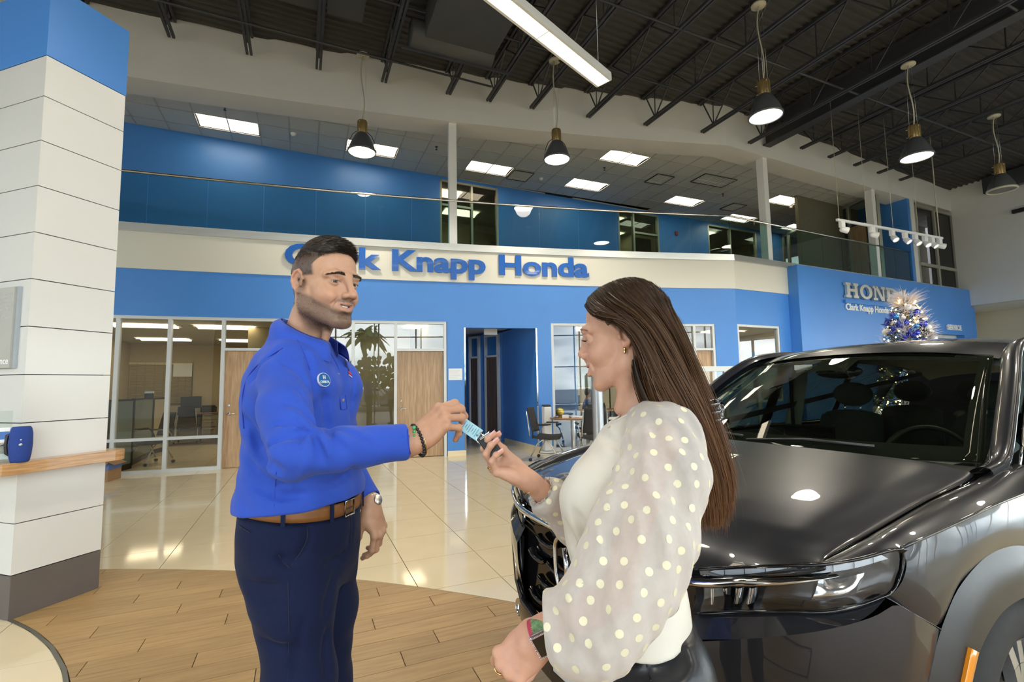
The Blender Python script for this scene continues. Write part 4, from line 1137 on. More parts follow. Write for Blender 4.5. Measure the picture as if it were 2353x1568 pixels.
# grey wall plaque with white lettering
a = on_line(53, 660, tuple(K)[:2], tuple(K+kl)[:2]); b = on_line(50, 845, tuple(K)[:2], tuple(K+kl)[:2]); tpl = (Vector(a.xy)-Vector(K.xy)).length
z0p, z1p = b.z, a.z
pq = thing('wall_plaque', 'grey glass-edged plaque with white text on the left column face', 'plaque', tuple(K+kl*(tpl+.5)+Vector((0, 0, 1.7))))
def kbox(mb, t0, t1, z0, z1, d0, d1):
  p = [K+kl*t0-kr*d0, K+kl*t1-kr*d0, K+kl*t1-kr*d1, K+kl*t0-kr*d1]; return mb.prism([tuple(q)[:2] for q in p], z0, z1)
m = MB(); kbox(m, tpl+.028, tpl+1.0, z0p, z1p, .018, .03); m.build('panel', mat('plaque_grey', (.42, .41, .38), .35, var=.02), pq)
m = MB(); kbox(m, tpl, tpl+1.03, z0p-.003, z1p+.003, .0, .018); m.build('backing', mat('plaque_edge', (.36, .40, .43), .2, var=.02), pq)
def kl_frame(t_right, z):        # x runs towards the corner
  return lambda x, y, zz: K+kl*(t_right-x)-kr*(.031+zz)+Vector((0, 0, z+y))
wd = text_width('rance', .062); tt = tpl+.04
letters('rance', .062, 'letter_white', pq, kl_frame(tt+wd+.005, z0p+.026), 'letter', extrude=.0005, font_offset=.0012)
lines = ['has a long history', 'in the automobile', 'producer of passion', 'technology and', 'and powerful tools', 'great product in', 'your future.']
for i, s in enumerate(lines):
  wd2 = text_width(s, .022); letters(s, .022, mat('text_grey', (.62, .62, .62), .5, var=.01), pq, kl_frame(tt+wd2+.012*(i % 3)+.01, z1p-.05-.027*i), 'text_line', extrude=.0003, split=False)
# cardboard box behind the column
cb = at_z(240, 1105, 0); cb.x -= .10
bxb = thing('cardboard_box', 'open cardboard box with blue stripe beside the column', 'box', tuple(cb), .2)
mat('cardboard', (.30, .17, .08), .8, var=.08); mat('box_blue', (.10, .16, .36), .6, var=.05)
m = MB(); m.M = wmat(bxb); m.box((0, 0, .09), (.46, .36, .18)); m.build('carton', 'cardboard', bxb, bevel=.004)
m = MB(); m.M = wmat(bxb); m.box((0, 0, .225), (.464, .364, .09)); m.build('blue_band', 'box_blue', bxb, bevel=.003)
m = MB(); m.M = wmat(bxb)
for s in (-1, 1): m.box((s*.25, 0, .29), (.13, .34, .006), Matrix.Rotation(s*.5, 3, 'Y')); m.box((0, s*.2, .29), (.44, .12, .006), Matrix.Rotation(-s*.5, 3, 'X'))
m.build('flap', 'cardboard', bxb)
# ================================================================ glazing all round the showroom behind the camera
def curtain(name, u0, v0, u1, v1, z1=6.2, n=8, solid_top=True):
  w = root(name, (*uv((u0+u1)/2, (v0+v1)/2), 3))
  P = lambda t: Vector(uv(u0+(u1-u0)*t, v0+(v1-v0)*t))
  m = MB(); a, b = P(0), P(1); d = (b-a).normalized(); nn = Vector((-d.y, d.x))*.3
  m.prism([tuple(a), tuple(b), tuple(b+nn), tuple(a+nn)], z1, 8.5); m.prism([tuple(a), tuple(b), tuple(b+nn), tuple(a+nn)], -.2, .15); m.build('header', 'white_wall', w)
  for k in range(n+1): p = P(k/n); m = MB(); m.box((p.x, p.y, (z1+.15)/2+.07), (.07, .14, z1-.15), atan2(d.y, d.x)); m.build('mullion', 'white_metal', w)
  for k in range(n):
    a, b = P((k+.01)/n), P((k+.99)/n)
    m = MB()
    for z in (.2, 2.4, 4.3, z1-.05): m.bar((*a, z), (*b, z), .12, .06)
    m.build('rail', 'white_metal', w); m = MB(); m.bar((*a, z1/2+.1), (*b, z1/2+.1), .012, z1-.2); m.build('pane', 'glass_clear', w)
  return w
curtain('window_9', -6.8, -9.5, 23., -9.5, 6.2, 16)
curtain('window_10', 23., -9.5, 23., 5.4, 3.70, 8)
curtain('window_11', -14., -7.5, -14., 4.8, 6.2, 7)
def solid(name, u0, v0, u1, v1, z0=0, z1=8.5, m_='white_wall'):
  a, b = Vector(uv(u0, v0)), Vector(uv(u1, v1)); d = (b-a).normalized(); nn = Vector((-d.y, d.x))*.3
  w = root(name, (*tuple((a+b)/2), 4)); m = MB(); m.prism([tuple(a), tuple(b), tuple(b+nn), tuple(a+nn)], z0, z1); m.build('panel', m_, w)
solid('wall_rear', -18., 21., 25., 21.); solid('wall_rear_side', 25., 5.4, 25., 21.); solid('wall_rear_left', -18., 10.5, -18., 21.)
solid('wall_back_left', -14.3, -9.5, -6.8, -9.5); solid('wall_left', -14., 4.8, -14., 11.); solid('wall_left_end', -14., -9.5, -14., -7.5)
portal('daylight_portal_back', -6.8, 23, -9.4, -9.4, .2, 6.2); aim(bpy.data.objects['daylight_portal_back'], (GV[0], GV[1], 0))
portal('daylight_portal_left', -13.9, -13.9, -7.5, 4.8, .2, 6.2); aim(bpy.data.objects['daylight_portal_left'], (GU[0], GU[1], 0))
portal('daylight_portal_right', 22.9, 22.9, -9.5, 5.4, .2, 3.7); aim(bpy.data.objects['daylight_portal_right'], (-GU[0], -GU[1], 0))
# forecourt outside
gr = root('ground'); m = MB(); m.prism([(-90, -90), (90, -90), (90, 90), (-90, 90)], -.5, -.30); m.build('asphalt', mat('asphalt', (.30, .29, .27), .9, var=.1, vscale=.6), gr)
mat('palm_green', (.10, .16, .05), .7, var=.3, vscale=6); mat('trunk', (.20, .15, .10), .9, var=.2, vscale=12); mat('leaf_green', (.07, .12, .035), .8, var=.35, vscale=3)
def palm(x, y, h, lb):
  t = thing('palm_tree', lb, 'tree', (x, y, -.3)); random.seed(int(h*10))
  m = MB(); m.tube([(x+.1*sin(k), y, -.3+h*k/5) for k in range(6)], [.26, .22, .19, .18, .18, .20], 10); m.build('trunk', 'trunk', t)
  m = MB()
  for k in range(34):
    a = random.random()*6.28; e = random.uniform(-.5, 1.2); L2 = random.uniform(1.3, 1.9); pts = []
    for j in range(7):
      f = j/6; pts.append(Vector((x+cos(a)*cos(e)*L2*f, y+sin(a)*cos(e)*L2*f, h-.3+L2*sin(e)*f-1.1*f*f)))
    sd = Vector((-sin(a), cos(a), 0))
    for j in range(6):
      w0, w1 = .32*sin(pi*min(1, (j+.4)/6.6)), .32*sin(pi*min(1, (j+1.3)/6.6)); k0 = len(m.v)
      m.add([pts[j]-sd*w0-Vector((0, 0, w0*.5)), pts[j]+Vector((0, 0, 0)), pts[j]+sd*w0-Vector((0, 0, w0*.5)), pts[j+1]-sd*w1-Vector((0, 0, w1*.5)), pts[j+1], pts[j+1]+sd*w1-Vector((0, 0, w1*.5))], [(0, 1, 4, 3), (1, 2, 5, 4)])
  m.build('fronds', 'palm_green', t, kind='stuff')
x, y = 5.5, -22.; palm(x, y, 6.2, 'tall palm tree outside, mirrored in the office glass'); palm(-3.5, -30, 7., 'farther palm tree outside the showroom front')
for k, (x, y, r) in enumerate(((-1.5, -26, 2.2), (1., -36, 3.), (9.5, -32, 2.6), (16, -28, 2.8), (-9, -32, 3.))):
  t = thing('tree', ('low', 'broad', 'rounded', 'spreading', 'distant')[k]+' leafy tree outside the showroom front', 'tree', (x, y, -.3)); m = MB(); m.tube([(x, y, -.3), (x, y, r)], .15, 8); m.build('trunk', 'trunk', t); m = MB(); random.seed(k)
  for j in range(240):
    p = Vector((random.gauss(0, 1), random.gauss(0, 1), random.gauss(0, .7))).normalized()*r*random.uniform(.6, 1.); m.ball((x+p.x, y+p.y, r*1.15+p.z*.8), random.uniform(.12, .3), 5, 4)
  m.build('crown', 'leaf_green', t, kind='stuff')
mat('car_outside', (.02, .022, .03), .3, coat=1., var=.1); mat('car_white', (.6, .6, .6), .3, coat=1., var=.05)
for k, (x, y, c) in enumerate(((-1.2, -15.5, 'car_outside'), (4., -16.5, 'car_white'), (9.4, -15.5, 'car_outside'), (-6.5, -17, 'car_white'))):
  t = thing('parked_car', ('dark', 'white', 'farther dark', 'farther white')[k]+' car parked outside the showroom front', 'car', (x, y, -.3)); m = MB(); z0 = -.3
  prof = [(-2.2, .35), (-2.25, .75), (-2.0, .95), (-1.1, 1.05), (-.4, 1.5), (1.2, 1.55), (1.9, 1.1), (2.2, 1.0), (2.25, .4)]
  vs = [(x+a, y+s*.88*(1 if b < 1.2 else .78), z0+b) for s in (-1, 1) for a, b in prof]; n = len(prof)
  m.add(vs, [tuple(range(n)), tuple(range(n, 2*n))[::-1]]+[(i, (i+1) % n, n+(i+1) % n, n+i)[::-1] for i in range(n)]); m.build('body', c, t, bevel=.06)
  for a in (-1.4, 1.4):
    for s in (-.85, .85): m = MB(); m.lathe([(0, -.1), (.33, -.1), (.33, .1), (0, .1)], 20, (x+a, y+s, z0+.33), Matrix.Rotation(pi/2, 3, 'X')); m.build('wheel', 'dark_rubber', t)
# ================================================================ dark grey car, front towards the couple
mat('car_paint', (.020, .022, .028), .33, metal=.25, coat=1., coat_rough=.015, spec=.25, var=.04, vscale=900)
mat('gloss_black', (.006, .006, .007), .10, spec=.6, var=.05)
mat('clad_black', (.022, .021, .020), .33, spec=.5, var=.06, vscale=40)
mat('lamp_black', (.010, .010, .011), .22, var=.05)
mat('lamp_reflector', (.75, .76, .78), .12, metal=.95, var=.03)
mat('drl_white', (.55, .60, .66), .25, var=.02)
mat('amber', (.75, .26, .01), .25, coat=.5, var=.04)
mat('tire', (.018, .018, .018), .75, var=.15, vscale=40)
mat('alloy', (.50, .51, .53), .25, metal=.85, var=.03)
mat('cabin_black', (.012, .012, .013), .8, var=.1)
mat('cabin_cloth', (.050, .052, .045), .9, var=.12, vscale=50)
mat('cabin_light', (.30, .30, .27), .8, var=.03)
thin_glass('lamp_lens', (.94, .95, .97), 1.0, ior=1.6)
thin_glass('windscreen', (.66, .71, .64), 1.0, ior=1.5)
CT = radians(61.66); CX0, CY0 = .238, 1.888
cax = Vector((sin(CT), cos(CT), 0)); cay = Vector((cos(CT), -sin(CT), 0))
def cw(x, y, z): return Vector((CX0, CY0, 0))+cax*x+cay*y+Vector((0, 0, z))
car = thing('car', 'dark metallic grey sport utility car parked behind the woman', 'car', (*(cw(2.3, 0, 0).xy), 0))
OUT = [(0, 0), (.005, .2), (.02, .4), (.05, .55), (.10, .68), (.18, .78), (.30, .85), (.45, .89), (.65, .915), (.9, .925), (1.3, .93), (2.2, .93), (3.5, .93), (4.2, .90), (4.5, .84), (4.66, .70), (4.69, .4), (4.69, 0)]
_P = np.array(OUT); _T = np.r_[0, np.cumsum(np.hypot(*np.diff(_P, axis=0).T))]
def smooth_out():
  """dense and lightly smoothed plan outline"""
  T = np.linspace(0, _T[-1], 1500); X = np.interp(T, _T, _P[:, 0]); Y = np.interp(T, _T, _P[:, 1])
  k = np.hanning(61); k /= k.sum()
  Xp = np.r_[X[60:0:-1], X, X[-2:-62:-1]]; Yp = np.r_[-Y[60:0:-1], Y, -Y[-2:-62:-1]]
  return T, np.convolve(Xp, k, 'same')[60:-60], np.convolve(Yp, k, 'same')[60:-60]
OT, OX, OY = smooth_out()
def ol(s):
  a = abs(s); return float(np.interp(a, OT, OX)), float(np.interp(a, OT, OY))*(1 if s >= 0 else -1)
def oln(s):
  x1, y1 = ol(s-.004); x2, y2 = ol(s+.004); d = Vector((x2-x1, y2-y1)).normalized(); n = Vector((-d.y, d.x))
  if s == 0: n = Vector((-1, 0))
  return n if (n.x <= 0 or abs(s) > 1) and (n.y*s >= -.3) else -n
def sp_(s, z, off=0., sd=1):
  """point on the body side: arc position s from the nose, height z, outward offset"""
  x, y = ol(s); n = oln(s)
  return cw(x+n.x*off, (y+n.y*off)*sd, z)
def coons(b, t, l, r):
  """b,t run along u; l,r along v"""
  c00, c10, c01, c11 = b(0), b(1), t(0), t(1)
  def f(u, v): return (1-v)*b(u)+v*t(u)+(1-u)*l(v)+u*r(v)-((1-u)*(1-v)*c00+u*(1-v)*c10+(1-u)*v*c01+u*v*c11)
  return f
def seg_(a, b): a, b = np.array(a, float), np.array(b, float); return lambda t: a*(1-t)+b*t
def side_patch(name, b, t, l=None, r=None, nu=24, nv=10, off=lambda u, v: 0., m='car_paint', par=None, thick=.004, both=True, label=None):
  l = l or seg_(b(0), t(0)); r = r or seg_(b(1), t(1)); F = coons(b, t, l, r)
  for sd in ((1, -1) if both else (1,)):
    mb = MB()
    def fn(u, v, o_=0.):
      q = F(u, v); return sp_(q[0], q[1], off(u, v)+o_, sd)
    mb.grid(lambda u, v: fn(u, v), nu, nv, flip=(sd < 0))
    mb.build(name, m, par or car, label=label)
# --- key curves in (s, z)
TRIM = plS([(.50, .705), (.544, .728), (.626, .756), (.733, .794), (.833, .826), (.93, .856), (.985, .880)])
LT = plS([(.50, .895), (.637, .935), (.742, .957), (.837, .969), (.929, .984), (1.007, .999), (1.052, 1.0)])
LB_ = plS([(.50, .775), (.535, .785), (.630, .816), (.736, .842), (.828, .852), (.90, .866), (.973, .886)])
GAP = plS([(.985, .888), (1.020, .867), (1.073, .835), (1.146, .794), (1.235, .745)])
ARCO = plS([(1.075, .45), (1.082, .56), (1.096, .667), (1.128, .733), (1.174, .80), (1.252, .875), (1.370, .925), (1.504, .940), (1.64, .93), (1.80, .885), (1.93, .79), (2.0, .66), (2.02, .45)])
ARCI = plS([(1.235, .30), (1.225, .45), (1.226, .56), (1.238, .655), (1.295, .731), (1.40, .785), (1.53, .800), (1.64, .787), (1.77, .735), (1.86, .64), (1.88, .50), (1.88, .30)])
# bumper skin
side_patch('bumper_corner', pline([(.50, .40), (.8, .40), (1.10, .40)]), plS([(.50, .705), (.626, .756), (.733, .794), (.833, .826), (.93, .856), (.985, .880), (1.02, .864), (1.073, .832), (1.146, .791), (1.20, .76)]),
           nu=36, nv=14, off=lambda u, v: .030*sin(min(1, v*1.15)*pi*.5)*(1 if u < .75 else max(0, 1-(u-.75)/.2))-.03*(1-v)**2)
side_patch('lamp_sill', TRIM, LB_, nu=30, nv=5, off=lambda u, v: .030*(1-v)*(1 if u < .8 else max(0, 1-(u-.8)/.2))-.012*v)
# headlamps
for sd in (1, -1):
  lf = coons(LB_, LT, seg_(LB_(0), LT(0)), plS([LB_(1), (1.007, .896), (1.035, .927), (1.052, .968), LT(1)]))
  g = lambda u, v, o: sp_(lf(u, v)[0], lf(u, v)[1], o, sd)
  m = MB(); m.grid(lambda u, v: g(u, v, -.045+.03*(abs(v-.5)*2)**3+.03*(abs(u-.5)*2)**6), 24, 10, sd < 0); hl = m.build('headlamp', 'lamp_black', car)
  m = MB(); m.grid(lambda u, v: g(u, .80+.17*v, -.020), 34, 3, sd < 0); m.build('daytime_light', 'drl_white', hl)
  m = MB()
  for k in range(9): m.grid(lambda u, v: g(.06+.1*k+.004*u+.003, .79+.19*v, -.016), 1, 2, sd < 0)
  m.build('light_dividers', 'lamp_black', hl, kind='stuff')
  m = MB()
  for u0, w_ in ((.07, .05), (.14, .05), (.21, .05), (.28, .05)):
    m.grid(lambda u, v: g(u0+w_*u, .16+.36*v, -.034+.018*sin(u*pi)), 4, 3, sd < 0)
  m.build('reflector', 'lamp_reflector', hl)
  m = MB(); m.grid(lambda u, v: g(.62+.24*u, .20+.42*v, -.036+.022*sin(u*pi)*sin(v*pi)), 10, 8, sd < 0); m.build('projector', 'lamp_reflector', hl)
  m = MB(); m.grid(lambda u, v: g(.02+.96*u, .02+.96*v, .001+.006*sin(v*pi)*sin(u*pi)), 40, 8, sd < 0); m.build('lens', 'lamp_lens', hl)
  m = MB(); m.tube([g(u, v, .002) for u, v in [(k/20, 0.) for k in range(21)]+[(1, k/6) for k in range(1, 7)]+[(1-k/20, 1.) for k in range(1, 21)]], .0045, 6); m.build('seal', 'gloss_black', hl)
  # chrome blade running from the grille into the lamp
  CH = plS([(.0, .862), (.30, .862), (.499, .866), (.635, .899), (.741, .922), (.819, .940), (.858, .950)])
  m = MB()
  def blade(u, v):
    q = CH(u); h = .013*(1-u**6)+.001; a = -pi/2+v*pi; return sp_(q[0], q[1]+h*sin(a), .012+.016*cos(a), sd)
  m.grid(blade, 60, 8, sd > 0); m.build('chrome_blade', 'chrome', car)
# fender side and top
CRE = plS([(1.052, 1.0), (1.124, 1.016), (1.279, 1.039), (1.476, 1.060), (1.70, 1.071), (2.1, 1.078)])
side_patch('fender', plS([(.985, .888), (1.020, .867), (1.073, .835), (1.128, .80), (1.174, .80), (1.252, .875), (1.370, .915), (1.504, .925), (1.64, .90), (1.80, .82), (1.90, .65), (2.0, .45)]), plS([(1.052, 1.0), (1.124, 1.016), (1.279, 1.039), (1.476, 1.060), (1.70, 1.071), (1.95, 1.076)]),
           l=plS([(.985, .888), (1.007, .896), (1.035, .927), (1.056, .968), (1.052, 1.0)]), nu=50, nv=12, off=lambda u, v: .010*sin(v*pi)-.0)
HG = plS([(.194, .783, .972), (.243, .765, .968), (.443, .775, 1.000), (.747, .79, 1.056), (1.0, .797, 1.083), (1.11, .80, 1.10), (1.2, .80, 1.112), (1.32, .80, 1.12)])
HG0 = plS([(.194, .785, .969), (.243, .762, .966), (.443, .772, 1.000), (.747, .787, 1.056), (1.0, .794, 1.085), (1.09, .790, 1.10)])
for sd in (1, -1):
  m = MB()
  def ft(u, v):
    a = HG(u); q = plS([(.837, .969), (.929, .984), (1.007, .999), (1.052, 1.0), (1.124, 1.016), (1.279, 1.039), (1.476, 1.060), (1.70, 1.071), (1.97, 1.076)])(u)
    x, y = ol(q[0]); p = np.array([x, y, q[1]]); r = a*(1-v)+p*v; r[2] += .022*sin(v*pi)*min(1, u*4); r[2] -= 0*.01
    if v == 0: r[2] -= .004; r[1] += .003
    return cw(r[0], r[1]*sd, r[2])
  m.grid(ft, 50, 10, sd > 0); m.build('fender_top', 'car_paint', car)
# bonnet
ZC = plS([(.0, .90), (.06, .955), (.16, .995), (.30, 1.022), (.60, 1.075), (.80, 1.108), (.965, 1.135)])
def hood_pt(u, v, sd=1):
  """u 0 centre..1 edge, v 0 nose..1 rear"""
  y_n, y_e = .785, .79
  # nose edge
  if u < .65:
    s = .50*(u/.65); x, y = ol(s); z = .892+.004*(u/.65)**2
  else:
    t = (u-.65)/.35; q = LT(t*.60); x, y = ol(q[0]); z = q[1]+.003
    tgt = HG0(0); x = x*(1-t**3)+tgt[0]*t**3; y = y*(1-t**3)+tgt[1]*t**3; z = z*(1-t**3)+tgt[2]*t**3
  A = np.array([x, y, z])
  B = np.array([.965+.125*u**2.2, .79*u, 1.138-.036*u**2.4]) if u < 1 else HG0(1)
  E = HG0(v)
  w_ = u**1.0
  x = A[0]*(1-v)+B[0]*v; y = A[1]*(1-v)+B[1]*v
  y = y*(1-u**3)+E[1]*u**3 if True else y
  x = x*(1-u**3)+E[0]*u**3
  zc = float(np.interp(v, [0, .04, .1, .2, .35, .6, .8, 1.], [.892, .937, .968, .998, 1.03, 1.075, 1.108, 1.138]))
  ze = E[2]
  base = A[2]+(0)
  # blend: centre profile to edge profile
  k = u**2.6
  z = zc*(1-k)+ze*k+(A[2]-(.892*(1-k)+.972*k))*(1-v)**6
  yb = .60; st = 1/(1+math.exp(-(yb+.04*v-u*.79)/.016)); z += .013*st*min(1, v*5)*(1-.3*v)+.004*min(1, v*5)
  if u > .93: z -= .004*min(1, v*5)*(u-.93)/.07
  return cw(x, y*sd, z)
m = MB(); m.grid(lambda a, v: hood_pt(abs(2*a-1), v, 1 if a > .5 else -1), 88, 44, False); m.build('bonnet', 'car_paint', car)
m = MB(); m.grid(lambda a, v: hood_pt(abs(2*a-1), v, 1 if a > .5 else -1)+Vector((0, 0, -.03-.0*v)), 20, 10, True); m.build('bonnet_underside', 'lamp_black', car)
# black seal between bonnet and lamp
m = MB(); m.tube([hood_pt(abs(2*k/60-1), 0, 1 if k > 30 else -1)+Vector((0, 0, -.006))+cax*.004 for k in range(61)], .007, 6); m.build('bonnet_seal', 'gloss_black', car)
for sd in (1, -1):
  m = MB(); m.tube([cw(*(HG0(k/24)[0], HG0(k/24)[1]*sd+.002*sd, HG0(k/24)[2]-.008)) for k in range(25)], .005, 5); m.build('bonnet_gap', 'gloss_black', car)
  m = MB(); m.tube([sp_(GAP(k/12)[0], GAP(k/12)[1], .003, sd) for k in range(13)], .0022, 5); m.build('bumper_gap', 'gloss_black', car)
  m = MB(); m.tube([sp_(CRE(k/24)[0], CRE(k/24)[1], -.002, sd) for k in range(25)], .005, 5); m.build('shoulder_crease', 'car_paint', car)
  # wheel arch cladding
  m = MB(); A_, I_ = ARCO, ARCI
  def clad(u, v):
    a, b = A_(u), I_(u); q = a*(1-v)+b*v; return sp_(q[0], q[1], .004+.020*sin(min(1, v*1.6)*pi/2), sd)
  m.grid(clad, 56, 8, sd > 0)
  def lip(u, v): q = I_(u); return sp_(q[0], q[1], .024-.16*v, sd)
  m.grid(lip, 56, 3, sd > 0); m.build('wheel_arch_cladding', 'clad_black', car)
  for xs_ in (3.40,):
    m = MB(); m.grid(lambda u, v: cw(xs_+(.38+.09*(1-v))*cos(pi*u), (.938+.012*v)*sd, .40+(.40+.12*(1-v))*sin(pi*u)), 30, 4, sd < 0); m.build('wheel_arch_cladding', 'clad_black', car)
  am = coons(seg_((1.172, .640), (1.206, .640)), seg_((1.228, .738), (1.258, .722)), seg_((1.172, .640), (1.228, .738)), seg_((1.206, .640), (1.258, .722)))
  m = MB(); m.sheet(lambda u, v: sp_(am(u, v)[0], am(u, v)[1], .024, sd), 3, 5, lambda u, v: tuple(cay*sd), .008, sd < 0); m.build('side_marker', 'amber', car)
# lower doors / sides and rear
def side_lower(sd):
  m = MB()
  def f(u, v):
    x = 1.36+.0+(4.1-1.36)*u; z = .42+.66*v; y = .93-.03*(1-v)**2-.012*sin(v*pi*2); return cw(x, y*sd, z)
  zz = []
  # front door zone between the arches
  def f1(u, v): x = 1.36+1.52*u+.0; z = .40+.68*v; y = .928+.006*sin(v*pi)-.02*(1-v)**3; return cw(x, y*sd, z)
  m.grid(f1, 16, 10, sd > 0)
  def f2(u, v):
    x = 2.88+1.62*u; dx = (x-3.40)/.46; zb = .40+(.52*sqrt(max(0, 1-dx*dx)) if abs(dx) < 1 else 0); z = zb+(1.08-zb)*v; y = .93-.10*max(0, (x-4.1)/.4)**2; return cw(x, y*sd, z)
  m.grid(f2, 36, 10, sd > 0)
  return m.build('side_panel', 'car_paint', car)
for sd in (1, -1):
  side_lower(sd)
  for x in (1.42, 2.42, 3.28):
    m = MB(); m.tube([cw(x, .936*sd, z) for z in (.42, .7, 1.07)], .003, 4); m.build('door_gap', 'gloss_black', car)
  for x in (2.2, 3.15): m = MB(); m.tube([cw(x-.1, .945*sd, .93), cw(x-.08, .965*sd, .93), cw(x+.08, .965*sd, .935), cw(x+.1, .945*sd, .935)], .012, 8); m.build('door_handle', 'chrome', car)
  m = MB(); m.bar(cw(1.7, .90*sd, .30), cw(2.95, .90*sd, .30), .10, .16); m.build('sill_cladding', 'clad_black', car, bevel=.02)
m = MB(); m.grid(lambda u, v: cw(4.50+.19*(1-abs(2*u-1)**4)-.25*max(0, v-.55)**1.2, (2*u-1)*(.83-.12*max(0, v-.5)), .40+1.15*v), 20, 14, True); m.build('tailgate', 'car_paint', car)
m = MB(); m.box((0, 0, 0), (0.001, .001, .001))
# underbody
m = MB(); pr = [tuple(cw(x, y, 0))[:2] for x, y in [(.25, -.60), (.5, -.55), (1.7, -.55), (1.8, -.85), (2.9, -.85), (3., -.55), (3.9, -.55), (4.4, -.7), (4.4, .7), (3.9, .55), (3., .55), (2.9, .85), (1.8, .85), (1.7, .55), (.5, .55), (.25, .60)]]
m.prism(pr, .22, .40); m.build('underbody', 'cabin_black', car)
# wheels
def wheel(xw, sd):
  w = MB(); c = cw(xw, .80*sd, .392); ax3 = Matrix((tuple(cax), (0, 0, 1), tuple(cay*sd))).transposed(); R = .392
  prof = [(.245, -.10), (.30, -.112), (.35, -.110), (R-.012, -.09), (R, -.06), (R, .06), (R-.012, .09), (.35, .112), (.30, .118), (.262, .108), (.245, .095)]
  w.lathe(prof, 56, c, ax3); ty = w.build('wheel', 'tire', car)
  m = MB()
  for k in range(60):
    a = 2*pi*k/60
    for q in (-.045, 0, .045):
      p0 = c+ax3@Vector((cos(a)*(R+.001), sin(a)*(R+.001), q-.018)); p1 = c+ax3@Vector((cos(a+.05)*(R+.001), sin(a+.05)*(R+.001), q+.018)); m.bar(p0, p1, .006, .004)
  m.build('tread_blocks', 'dark_rubber', ty, kind='stuff')
  m = MB(); m.lathe([(.25, .10), (.235, .09), (.225, .02), (.22, -.09)], 48, c, ax3); m.build('rim_barrel', 'alloy', ty)
  for k in range(5):
    a0 = 2*pi*k/5+.35; m = MB()
    for e in (-.13, .13):
      pts = [ax3@Vector((r*cos(a0+e*(.4+r*3.0)), r*sin(a0+e*(.4+r*3.)), .075+.012*sin(r*12))) for r in (.05, .12, .18, .238)]
      for p, q in zip(pts[:-1], pts[1:]): m.bar(c+p, c+q, .034, .03, up=tuple(cay))
    m.build('spoke', 'alloy', ty)
  m = MB(); m.lathe([(.0, .095), (.04, .092), (.06, .08), (.062, .05)], 24, c, ax3); m.build('hub_cap', 'alloy', ty)
  m = MB(); m.lathe([(.0, -.0), (.17, -.0), (.17, -.02), (.0, -.02)], 32, c, ax3); m.build('brake_disc', 'steel', ty)
  m = MB(); m.M = Matrix.Translation(c)@ax3.to_4x4(); m.grid(lambda u, v: Vector((.455*cos(pi*u), .40*sin(pi*u)-.0, .10-.36*v)), 24, 3, sd > 0); m.build('wheel_well', 'cabin_black', car)
for xw in (.965, 3.665-.265):
  for sd in (1, -1): wheel(xw, sd)
# centre of the nose: grille, emblem, lower intake, plate
m = MB()
def gr_fn(u, v): y = (2*u-1)*(.60-.0*v); s = y; return cw(.055+.02*(y/.6)**2, y, .42+.43*v)
m.grid(gr_fn, 12, 8, True); m.build('grille_back', 'gloss_black', car)
gz = [.50, .585, .67, .755, .83]
for r, z in enumerate(gz):
  for k in range(-3, 4):
    y0 = k*.18+(.09 if r % 2 else 0); 
    if abs(y0) > .43 or (abs(y0) < .16 and .6 < z < .9): continue
    m = MB(); n_ = 4
    def bar_fn(u, v):
      y = y0-.078+.156*u; x, yy = ol(y); a = v*2*pi; dz = .012*sin(a)+.018*(abs(2*u-1)**3); return cw(x+.022+.02*cos(a), y, z+dz)
    m.grid(bar_fn, 6, 8, True); m.build('grille_bar', 'gloss_black', car)
for sd in (1, -1):
  m = MB(); m.tube([cw(ol(y)[0]+o, y*sd*(.70 if sd > 0 else 1.), z) for y, z, o in ((.60, .862, .01), (.665, .80, .0), (.68, .72, -.005), (.66, .60, .0), (.60, .50, .0), (.50, .44, .0), (.30, .425, -.005), (0, .42, -.01))], .020, 8); m.build('grille_frame', 'gloss_black', car)
  m = MB(); m.tube([cw(ol(y*(.70 if sd > 0 else 1.))[0]-.008, y*sd*(.70 if sd > 0 else 1.), z) for y, z in ((.645, .79), (.66, .72), (.64, .60), (.585, .51))], .008, 8); m.build('grille_edge', 'chrome', car)
  # filler skin between grille and lamp/bumper corner
  m = MB(); m.grid(lambda u, v: cw(*(lambda q: (ol(q)[0]-.018*sin(v*pi), ol(q)[1]))(.50+.19*u), 0)*1.0 if False else sp_(.50+.04*(1-v)+.10*u, .43+.30*v, -.005, sd), 6, 8, sd > 0); m.build('bumper_infill', 'car_paint', car)
  m = MB(); m.grid(lambda u, v: sp_(.50+.30*u, .21+.20*v, -.035+.02*sin(pi*u), sd), 10, 4, sd > 0); m.build('lower_corner', 'clad_black', car)
  m = MB(); m.lathe([(.0, -.01), (.035, -.008), (.045, .01)], 18, sp_(.70, .33, -.015, sd), (-(cax)).to_track_quat('Z', 'Y').to_matrix()); m.build('fog_lamp', 'lamp_reflector', car)
m = MB(); m.grid(lambda u, v: sp_(-.5+1.0*u+.0001, .30+.13*v, .012*sin(v*pi)-.002, 1) if False else cw(ol(abs(2*u-1)*.56)[0]-.012*sin(v*pi), (2*u-1)*.56, .33+.10*v), 20, 6, True); m.build('bumper_lip', 'car_paint', car)
m = MB(); m.grid(lambda u, v: cw(ol(abs(2*u-1)*.8)[0]+.03, (2*u-1)*.80, .20+.14*v), 20, 4, True); m.build('lower_intake', 'clad_black', car)
